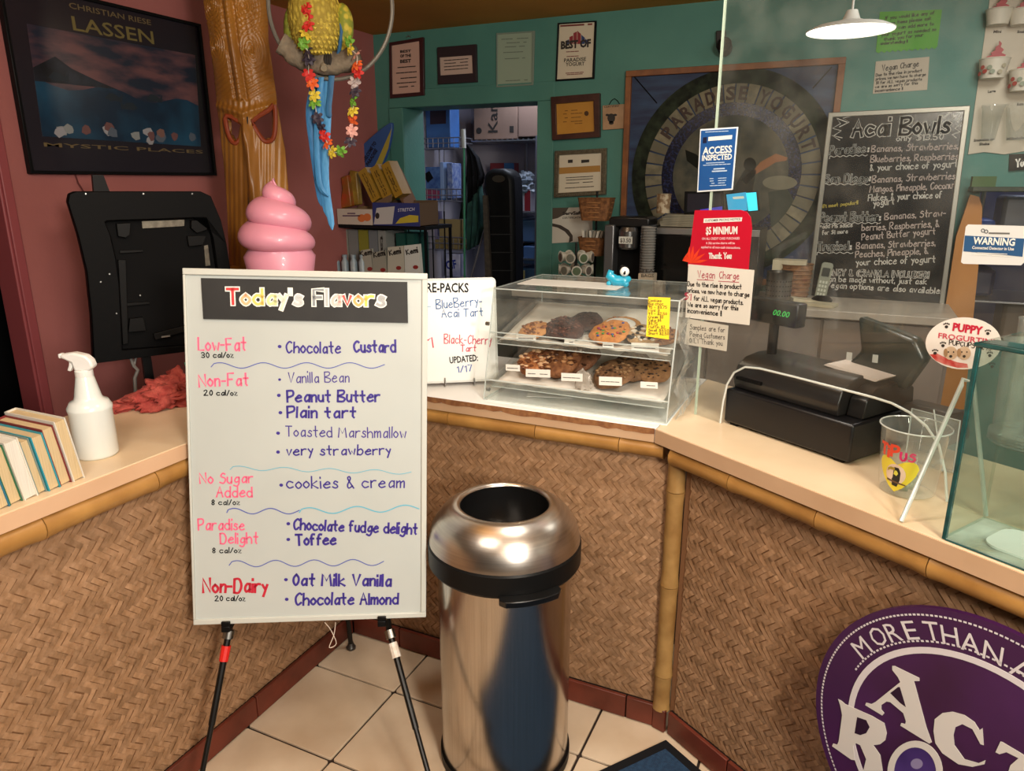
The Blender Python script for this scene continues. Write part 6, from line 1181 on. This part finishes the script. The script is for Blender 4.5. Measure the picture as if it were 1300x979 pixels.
# ================= GLASS GUARD AND ITS NOTICES =================
PN=Fr(onz(914,537,.9605),RX); zt2=2.2-.9605
gd=thing('sneeze_guard','tall clear glass guard along the right counter with notices taped on it','glass guard',PN(.5,0,0))
pe=PN.uv(889,440)[0]
cut=[PN.uv(*p) for p in((914,540),(918,510),(923,488),(932,473),(946,466),(965,468),(1010,479),(1060,492),(1110,505),(1132,512),(1155,524),(1176,541),(1192,565),(1200,600),(1203,632))]
cut[0]=(cut[0][0],0); cut[-1]=(cut[-1][0],0)
ue=1.25
outl_=[(pe,0)]+cut+[(ue,0),(ue,zt2),(pe,zt2)]
def guard():
    mb=MB(); top=max(c[1] for c in cut)+.02; P=cut
    # strips over each cut span keep faces simple
    def q(u0,u1,v00,v01): mb.add([PN(u0,v00,-.003),PN(u1,v01,-.003),PN(u1,zt2,-.003),PN(u0,zt2,-.003),PN(u0,v00,.003),PN(u1,v01,.003),PN(u1,zt2,.003),PN(u0,zt2,.003)],[(0,3,2,1),(4,5,6,7)])
    q(pe,P[0][0],0,0)
    for a,b in zip(P,P[1:]):
        if b[0]>a[0]+1e-5: q(a[0],b[0],a[1],b[1])
    q(P[-1][0],ue,0,0); return mb
guard().build('glass_pane',glass('fafdfb',.7,.01,haze=.033,hcol='b9b4a8'),gd,smooth=0,fix=False)
MB().tube([PN(u,v,0) for u,v in cut],.0028,8).build('cutout_edge',mt('d6dad4',.2,coat=.5),gd)
MB().fbox(PN,pe-.002,pe+.002,0,zt2,-.003,.003).build('polished_edge',mt('b9c9b4',.2,coat=.5),gd)
MB().fbox(PN,pe-.01,pe+.014,zt2-.03,zt2+.02,-.01,.01).build('top_clip',SILV,gd)
for x,y in((1077,452),(1110,455)): MB().pp(PN,[(x-2,y-5),(x+5,y-4),(x+4,y+6),(x-3,y+5)],.0031,.004).build('tape',mt('b9bdb6',.3,alpha=.6),gd)
# right support bracket of clear acrylic
k0=PN.px(1222,482,.012); k1=onz(1144,662,.962); k2=PN(PN.uv(1262,620)[0],.004,.012)
MB().tube([k1,k0+V((0,0,-.01)),k0,k0+V((.02,.01,-.005)),k2],.0045,8).build('support_bracket',mt('c6ccc4',.2,alpha=.8,coat=.5),gd)
def notice(nm,lb,P,m,w=.0035,th=.0012): return tag(MB().pp(PN,P,w,w+th).build(nm,m),lb,'sign')
BLN=mt('1d4f8c',.45,c2='22589a',scale=3)
o=notice('access_notice','blue and white ACCESS INSPECTED notice high on the glass guard',[(885,244),(930,241),(937,161),(889,164)],mt('dfe3e6',.4))
MB().pp(PN,[(886.5,242),(928.5,239.2),(935,163),(890,166)],.0047,.0052).build('blue_print',BLN,o); MB().pp(PN,[(899,179),(929,176.5),(929.5,171.5),(899.5,174)],.0052,.0055).build('white_band',WHITE,o); MB().pp(PN,[(892,182),(897,181.5),(897.5,174),(892.5,174.5)],.0052,.0055).build('emblem',mt('1a1f3a',.4),o)
ink_p(o,WHITE,PN,[('ACCESS',892,196,929,193.5,8.5),('INSPECTED',891,204,929,202,6.5)],.0056,bold=.03)
lines(q:=MB(),PN,891,930,[168,207.5,210],-.05,.9,.0056); lines(q,PN,897,926,[215,218],-.05,1.6,.0056,.4); lines(q,PN,900,924,[227,230,233,236],-.05,.9,.0056); q.build('fine_print',mt('b9cbe0',.5),o,smooth=0,stuff=True,fix=False)
o=notice('payment_notice','red $5 MINIMUM card purchase notice in the middle of the glass guard',[(873,338),(950,344),(951,330)]+[(954.5,290),(953,276),(948,269),(940,266.5),(882,267)],mt('c0122c',.35),.0036)
MB().pp(PN,[(893,283),(941.5,281),(942,276),(893.5,277.5)],.0048,.0052).build('white_band',WHITE,o); ink_p(o,mt('4a3a3a',.5),PN,[('CUSTOMER PRICING NOTICE',895,281.5,940,279.5,2.6)],.0055)
ink_p(o,WHITE,PN,[('$5 MINIMUM',896,297.5,936,297,9)],.0053,bold=.03); ink_p(o,mt('e8b9bd',.5),PN,[('ON ALL CREDIT CARD PURCHASES',891,304.5,939,304,2.8),('A 35¢ service charge will be',896,310,933,310,2.8),('applied to all non-cash transactions.',890,315,940,316,2.8)],.0053,bold=.03)
hand(q:=MB(),PN,'Thank You',900,328,928,328,6.5,1.8,w=.0053); q.build('handwriting',WHITE,o,smooth=0,fix=False)
for i in range(7):
    a=math.radians(10+i*24); x_,y_=877,334; L_=22; MB().pp(PN,[(x_,y_),(x_+L_*.5*math.cos(a)-2*math.sin(a),y_-L_*.5*math.sin(a)-2*math.cos(a)),(x_+L_*math.cos(a) if x_+L_*math.cos(a)>875 else 875.5,y_-L_*math.sin(a)),(x_+L_*.5*math.cos(a)+2*math.sin(a),y_-L_*.5*math.sin(a)+2*math.cos(a))],.0048,.0052).build('palm_leaf_print',mt('e2401f',.4),o)
o=notice('vegan_notice','white handwritten Vegan Charge notice taped at the left edge of the glass',[(870,403),(951,413),(957.5,343),(874,335.5)],mt('ddd8cc',.55),.0056)
RI=mt('b0304a',.5)
for it in(('Vegan',886,352.5,907,353.5,9,1.0),('Charge',913,353.5,938,354.5,9,1.0),('$1',868,380,877,381,8,1.4)): hand(q:=MB(),PN,*it,w=.0072); q.build('handwriting',RI,o,smooth=0,fix=False)
for P in([(885,355),(906,356)],[(912,357),(938,358.5)]): MB().rib(PN,[PN.uv(*p,.0072) for p in P],.0016,.0072).build('underline',RI,o,smooth=0,fix=False)
for it in(('Due to the rise in product',873,363,941,367,5.2,1.2),('prices, we now have to charge',873,371,951,377,5.2,1.2),('for ALL vegan products.',881,381,943,387,5.5,1.2),('We are so sorry for this',873,389,937,394,5.2,1.2),('inconvenience !!',873,397,916,401,5.5,1.2)): hand(q:=MB(),PN,*it,w=.0072); q.build('handwriting',INK,o,smooth=0,fix=False)
o=notice('samples_notice','small handwritten notice about samples below the Vegan Charge notice',[(869,437),(922,446),(924.5,413.5),(873,404.5)],mt('c6c0b2',.55),.0036)
for it in(('Samples are for',876,418,920,422,6,.9),('Paying Customers',876,427,920,431,6,.9),('ONLY Thank you',875,435,917,439,6,.9)): hand(q:=MB(),PN,*it,w=.005); q.build('handwriting',mt('5b5650',.6),o,smooth=0,fix=False)
o=notice('warning_notice','white and blue WARNING sticker on the glass at the far right',[(1220,333),(1223,335),(1296,337),(1300,333),(1303,291),(1300,287),(1229,285),(1226,288)],mt('d8d9d6',.4))
MB().pp(PN,[(1223,319),(1298,326),(1300.5,303),(1225,299)],.0048,.0052).build('blue_print',mt('2c5580',.4),o)
ink_p(o,WHITE,PN,[('WARNING',1235,309.5,1288,312,8.5)],.0056,bold=.03); ink_p(o,WHITE,PN,[('Connected Detector in Use',1234,316,1287,318,3.6)],.0056,bold=.02); lines(q:=MB(),PN,1234,1286,[320.5,323],.05,.8,.0056); q.build('fine_print',WHITE,o,smooth=0,stuff=True,fix=False)
for x in(1248,1252): MB().ring(PN,[PN.uv(*p,.005) for p in ell(x,294-(x==1248)*1.2,2.6,2.6,14)],[PN.uv(*p,.005) for p in ell(x,294-(x==1248)*1.2,1.6,1.6,14)],.0048,.0052).build('logo_ring',mt('555a60',.5),o)
lines(q:=MB(),PN,1256,1282,[296],.02,2,.0052,0); q.build('fine_print',mt('6a6a66',.5),o,smooth=0,stuff=True,fix=False)
o=notice('puppy_notice','white oval PUPPY cup notice with two puppies on the right of the glass',ell(1223,436,48,33,40),mt('e6ddd4',.4))
ink_p(o,mt('c0223c',.4),PN,[('PUPPY',1209,419.5,1247,425,9.5)],.0053,bold=.045); ink_p(o,mt('c8485a',.4),PN,[('FROGURTINI',1191,429,1262,438,6.5)],.0053,bold=.02); hand(q:=MB(),PN,'PUPCUPS $1.95',1205,437.5,1258,445,5.5,1,w=.0053,seed=2); q.build('handwriting',INK,o,smooth=0,fix=False)
for x,y in((1201.5,413.5),(1197,437.5),(1187,447),(1254,422),(1256.5,450),(1259.5,464)):
    MB().pp(PN,ell(x,y+1.5,2.2,2,10),.0048,.0053).build('paw_print',INK,o)
    for dx in(-3,-1,1.2,3.2): MB().pp(PN,ell(x+dx,y-1.8-(.9 if abs(dx)<2 else 0),.85,1.2,8),.0048,.0053).build('paw_print',INK,o)
MB().pp(PN,[(1180,450),(1190,449),(1202,455),(1215,460),(1228,462),(1229,467),(1216,467),(1200,463),(1188,458)],.0048,.0051).build('red_cloth_print',mt('b8302a',.5,c2='d88a80',scale=50),o)
for x in(1207,1224):
    MB().pp(PN,ell(x,448.5,8.5,8.5,20),.0050,.0054).build('puppy_print',mt('cdb59a',.5,c2='b89878',scale=30),o); MB().pp(PN,ell(x-6.5,448,2.6,5.5,12),.0054,.0057).build('ear_print',mt('a3805c',.5),o); MB().pp(PN,ell(x,452.5,2,1.8,10),.0054,.0058).build('nose_print',INK,o)
    for dx in(-3,3.5): MB().pp(PN,ell(x+dx,447,.9,1,8),.0054,.0058).build('eye_print',INK,o)
# ================= CASH REGISTER =================
RG=Fr(onz(917,541,.9605)-PN.n*.0,RX); g_=lambda x,y,w=0:RG.uv(x,y,w)
u0=g_(917,541)[0]; RGo=Fr(RG.o-V(RG.n)*.024,RX); u0=RGo.uv(918,538)[0]; u1=RGo.uv(1077,590)[0]; hB=RGo.uv(1083,540)[1]; dB=.30
rgm=mt('131214',.35,bump=.05,bs=200)
cdw=thing('cash_register','black cash register with a wide drawer box, seen from behind the glass','cash register',RGo((u0+u1)/2,0,-dB/2))
MB().fbox(RGo,u0,u1,.006,hB,-dB,0).build('drawer_box',rgm,cdw,bevel=.006)
for u in(u0+.03,u1-.03): MB().fbox(RGo,u-.012,u+.012,0,.006,-.03,-.006).build('rubber_foot',BLACK,cdw)
prof=[(-.025,hB),(-.018,hB+.03),(-.03,hB+.062),(-.06,hB+.082),(-.11,hB+.09),(-.2,hB+.085),(-.27,hB+.06),(-.285,hB)]
def extr(u0,u1,prof,nm,m,bev=.004):
    vs=[RGo(u,v,w) for u in(u0,u1) for w,v in prof]; n=len(prof); return MB().add(vs,[tuple(range(n)),tuple(range(n,2*n))[::-1]]+[(i,(i+1)%n,n+(i+1)%n,n+i) for i in range(n)]).build(nm,m,cdw,bevel=bev,smooth=50)
um=RGo.uv(1060,500)[0]; extr(u0+.005,um,prof,'printer_cover',mt('2a2826',.3,c2='242221',scale=6))
extr(um+.002,u1-.01,[(-.05,hB),(-.06,hB+.045),(-.1,hB+.07),(-.2,hB+.075),(-.26,hB+.05),(-.27,hB)],'keyboard_hood',mt('1c1a19',.35)); 
MB().fbox(RGo,u0+.02,u0+.10,hB+.028,hB+.036,-.03,-.012).build('paper_slot',BLACK,cdw)
extr(u1-.02,u1+.10,[(-.20,.03),(-.19,.09),(-.23,.115),(-.30,.11),(-.34,.05),(-.34,.03)],'side_reader',mt('332e2a',.35)); 
MB().fbox(RGo,u1+.02,u1+.06,0,.03,-.3,-.24).build('reader_foot',BLACK,cdw)
rc=MB().prism(Fr(RGo(um-.06,hB+.093,-.14),RX,Fr((0,0,0),(1,0,0)).ey),[(-.05,0),(.09,-.012),(.1,-.004),(-.04,.006)],-.06,.03).build('receipt_paper',mt('d9cbc2',.6),cdw)
pd0=RGo(RGo.uv(942,455)[0],hB+.085,-.12); MB().tube([pd0,pd0+V((0,0,.09))],.013,12).build('display_pole',BLACK,cdw)
dsf=Fr(pd0+V((0,0,.12)),RX,V((0,0,1))); 
dh=MB().fbox(dsf,-.075,.075,-.035,.03,-.03,.012).build('display_head',mt('0f1011',.3),cdw,bevel=.006); ink_p(dh,mt('2fb04a',.4,emit=.9),dsf,[],.0) 
q=MB(); print_uv(q,dsf,'00.00',.0,-.008,.05,-.008,.015,.0128,bold=.0,shear=.3); q.build('digits',mt('2fb04a',.4,emit=.9),dh,smooth=0,fix=False)
MB().prism(Fr(RGo(um-.10,hB+.1,-.2),RX),[(-.0,-.02),(.16,-.045),(.2,.04),(.17,.085),(.02,.115),(.04,.03)],-.02,.02).build('operator_screen',mt('24302e',.3,c2='1a2220',scale=6),cdw,bevel=.01)
# clear document holder behind tip jar
dhh=thing('leaflet_holder','small clear acrylic leaflet holder behind the tip cup','holder',onz(1165,560,.962))
f=Fr(onz(1160,585,.962),RX,(0,.25,1)); MB().fbox(f,-.02,.09,.0,.12,-.002,.001).build('back_plate',glass('eef2f0',1,.05,haze=.15),dhh)
MB().tube([f(-.02,0,0),f(-.02,.12,0),f(.09,.12,0),f(.09,0,0)],.002,6).tube([f(.03,.13,0),f(.075,.0,.02)],.0018,6).build('plate_edge',EDG,dhh); MB().fbox(f,-.02,.09,.0,.003,-.05,.03).build('foot_plate',glass('eef2f0',1,.05,haze=.15),dhh)
# tip cup
c0=onz(1150,622,.9602); rb_=.0545; rt_=.0655; hc=.146
tc_=thing('tip_cup','clear plastic tip cup with a yellow heart, TIP US lettering and a toucan','cup',c0)
MB().lathe([(rb_*.9,0),(rb_,.003),(rt_-.001,hc-.004),(rt_+.0015,hc-.002),(rt_+.0015,hc+.001),(rt_-.0015,hc)],c0,40,cap=False).lathe([(0,.002),(rb_*.95,.002)],c0,40,cap=False).build('cup_wall',glass('eef1ee',1.0,.05,haze=.16),tc_,smooth=60)
MB().tube([c0+V((rt_*1.04*math.cos(a),rt_*1.04*math.sin(a),hc)) for a in [2*math.pi*i/40 for i in range(40)]],.0016,6,closed=True).build('rim',mt('d3d8d2',.2,coat=.5,alpha=.8),tc_)
a_=cylmap(c0,(rb_+rt_)/2,math.radians(-22)); tap=lambda u,v,w=0: a_(u*1.5,v*1.42,w+.0008+(v*1.42/hc-.5)*(rt_-rb_))
KH=1.42; hrt=[(0,.008),(.010,.016),(.020,.029),(.0262,.041),(.0275,.050),(.0245,.0575),(.018,.0605),(.009,.0580),(0,.0515)]; hrt=hrt+[(-u,v) for u,v in hrt[::-1][1:-1]]
def dense(P,fn_map,w,m,nm,par):   # fan of thin slices so a flat print follows the cup
    us=sorted(set([p[0] for p in P])); ulo,uhi=us[0],us[-1]; n=24; mb=MB(); 
    def span(u):
        ys=[]
        for (a,b),(c,d) in zip(P,P[1:]+P[:1]):
            if (a<=u<c) or (c<=u<a): ys.append(b+(d-b)*(u-a)/(c-a))
        ys.sort(); return ys
    pr=None
    for i in range(n+1):
        u=ulo+(uhi-ulo)*(.002+.996*i/n); s_=span(u)
        if len(s_)>=2:
            if pr: mb.add([fn_map(pr[0],pr[1],w),fn_map(u,s_[0],w),fn_map(u,s_[-1],w),fn_map(pr[0],pr[2],w)],[(0,1,2,3)])
            pr=(u,s_[0],s_[-1])
    return mb.build(nm,m,par,smooth=0,fix=False)
dense(hrt,tap,0.0004,mt('e9d63c',.5),'heart_print',tc_)
dense([(.012*math.cos(t)*1.15-.001,.036+.016*math.sin(t)) for t in [2*math.pi*i/16 for i in range(16)]],tap,.0008,mt('e6cdb8',.5),'heart_center',tc_)
dense([(-.004,.018),(.003,.017),(.006,.028),(.006,.040),(.003,.047),(-.003,.047),(-.004,.040),(-.002,.034),(-.005,.028)],tap,.0012,mt('1d1a18',.5),'toucan_print',tc_); dense([(-.012,.038),(-.012,.043),(-.008,.046),(-.002,.046),(-.002,.042),(-.009,.042)],tap,.0014,mt('a8922a',.5),'beak_print',tc_); dense([(-.012,.024),(.014,.021),(.014,.023),(-.012,.027)],tap,.0014,mt('6a4a2c',.5),'branch_print',tc_); dense([(-.003,.036),(.001,.034),(.003,.038),(.001,.042),(-.002,.042)],tap,.0014,mt('d8d04c',.5),'throat_print',tc_)
for tx,a,b,v,c,wd in(('T',-.0255,-.0165,.062,'e5482a',.0045),('i',-.0135,-.0125,.060,'e5482a',.0045),('P',-.009,-.001,.063,'e5482a',.0042),('U',.0035,.0095,.060,'d02a68',.0032),('S',.0135,.0195,.061,'d84a72',.0030)): hand_uv(q:=MB(),tap,tx,a,v,b,v,.016 if c[0]=='e' else .012,wd,.0012,jit=0,seed=1); q.build('letter',mt(c,.5),tc_,smooth=0,fix=False)
rn=random.Random(3)
for i in range(3):
    vs=[]; 
    for j in range(7):
        for k in range(3): vs.append(c0+V((.022*math.cos(j*.8+i*2)*(1-.1*j*.3),.022*math.sin(j*.8+i*2),.006+.014*k*.6+.006*i+.004*math.sin(j))))
    tag(MB().add(vs,[(j*3+k,j*3+k+1,(j+1)*3+k+1,(j+1)*3+k) for j in range(6) for k in range(2)]).build('dollar_bill',mt('7d8a72',.7,c2='a5ac98',scale=60),solid=.0004,fix=False),['curled bill lowest in the tip cup','curled bill in the middle of the tip cup','curled bill topmost in the tip cup'][i],'banknote')
# glass tank at right
t0=onz(1196,684,.9605); hT=RB.uv(1242,434,0); tf=Fr(t0,RX); uT=0; hT=tf.uv(1240,434)[1]; LT_,DT=.5,.155; off=tf.n*-1
TG=glass('dff0e8',.8,.01,haze=.02,hcol='b8d0c8'); GE=mt('0f3c3c',.15,c2='145050',scale=30,coat=.6)
tk_=thing('glass_tank','rectangular glass tank with dark green edges on the right end of the counter','glass tank',tf(LT_/2,0,-DT/2))
for nm,a in(('front_pane',(0,LT_,.004,hT,-.006,0)),('back_pane',(0,LT_,.004,hT,-DT,-DT+.006)),('side_pane',(0,.006,.004,hT,-DT+.006,-.006)),('side_pane',(LT_-.006,LT_,.004,hT,-DT+.006,-.006))): MB().fbox(tf,*a).build(nm,TG,tk_)
MB().fbox(tf,0,LT_,0,.004,-DT,0).build('bottom_pane',glass('dfeee6',.6,.05,haze=.5,hcol='dfeae0'),tk_)
MB().fbox(tf,-.001,.0065,.0,hT,-.0065,.001).build('green_edge',GE,tk_,bevel=.001)
tp=MB().prism(Fr(tf(0,hT,0),RX,tf.n*-1),[(-.004,-.004),(LT_,-.004),(LT_,.05),(.008,.05)],-.008,.0).build('top_strip',GE,tk_,bevel=.002)
ft=Fr(tf(0,hT+.0005,0),RX,-tf.n); q=MB(); print_uv(q,ft,'Your name',.075,.006,.22,.012,.018,.001,bold=.04); 
tpo=q.build('lettering',mt('8fb5aa',.4),tp,smooth=0,fix=False)
MB().fbox(tf,.006,LT_,.0,.003,-.003,.002).build('green_edge',GE,tk_)
lt=tf.uv(1233,722)
tag(MB().prism(Fr(tf(0,.0045,0),RX,-tf.n),rrect(.05,.03,.4,.14,.03),0,.004).build('white_mat',mt('dfe9e2',.5)),'pale rounded mat lying inside the glass tank','mat')
pt=thing('clear_lid_stack','stack of clear plastic lids behind the glass tank','lid',onz(1285,560,.965)); p0=onz(1290,566,.962)
for i in range(4): MB().lathe([(.085,0),(.09,.004),(.084,.007),(.07,.006),(0,.006)],p0+V((.03,.03,.008*i)),28).build('lid',glass('e4eae6',1,.06,haze=.3,hcol='cfd6d0'),pt)
for k,(x,y,h) in enumerate(((1262,560,.26),(1278,548,.30))):
    p=onz(x,y,.962); tag(MB().lathe([(.034,0),(.045,h),(.047,h),(.046,h-.004),(.033,.003)],p+V((.03,.03,0)),24,cap=False).build('clear_cup_stack',glass('e6ebe8',1,.06,haze=.22)),['shorter stack of clear cups seen through the glass tank','taller stack of clear cups seen through the glass tank'][k],'cups')
# ================= LAMP REFLECTION, BUILT AS A PENDANT =================
pl=at(1079,40,2.6); lp=thing('reflected_lamp','lamp reflection in the glass, built as a wide white pendant on a cord','lamp',pl)
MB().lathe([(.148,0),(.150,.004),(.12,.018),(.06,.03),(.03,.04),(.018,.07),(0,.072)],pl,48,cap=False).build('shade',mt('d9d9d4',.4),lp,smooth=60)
MB().lathe([(.146,.003),(.0,.003)],pl,48,cap=False).build('reflection_glow',mt('fff6e6',.5,emit=5.5),lp)  # emissive disc stands in for the bright lamp reflection in the glass
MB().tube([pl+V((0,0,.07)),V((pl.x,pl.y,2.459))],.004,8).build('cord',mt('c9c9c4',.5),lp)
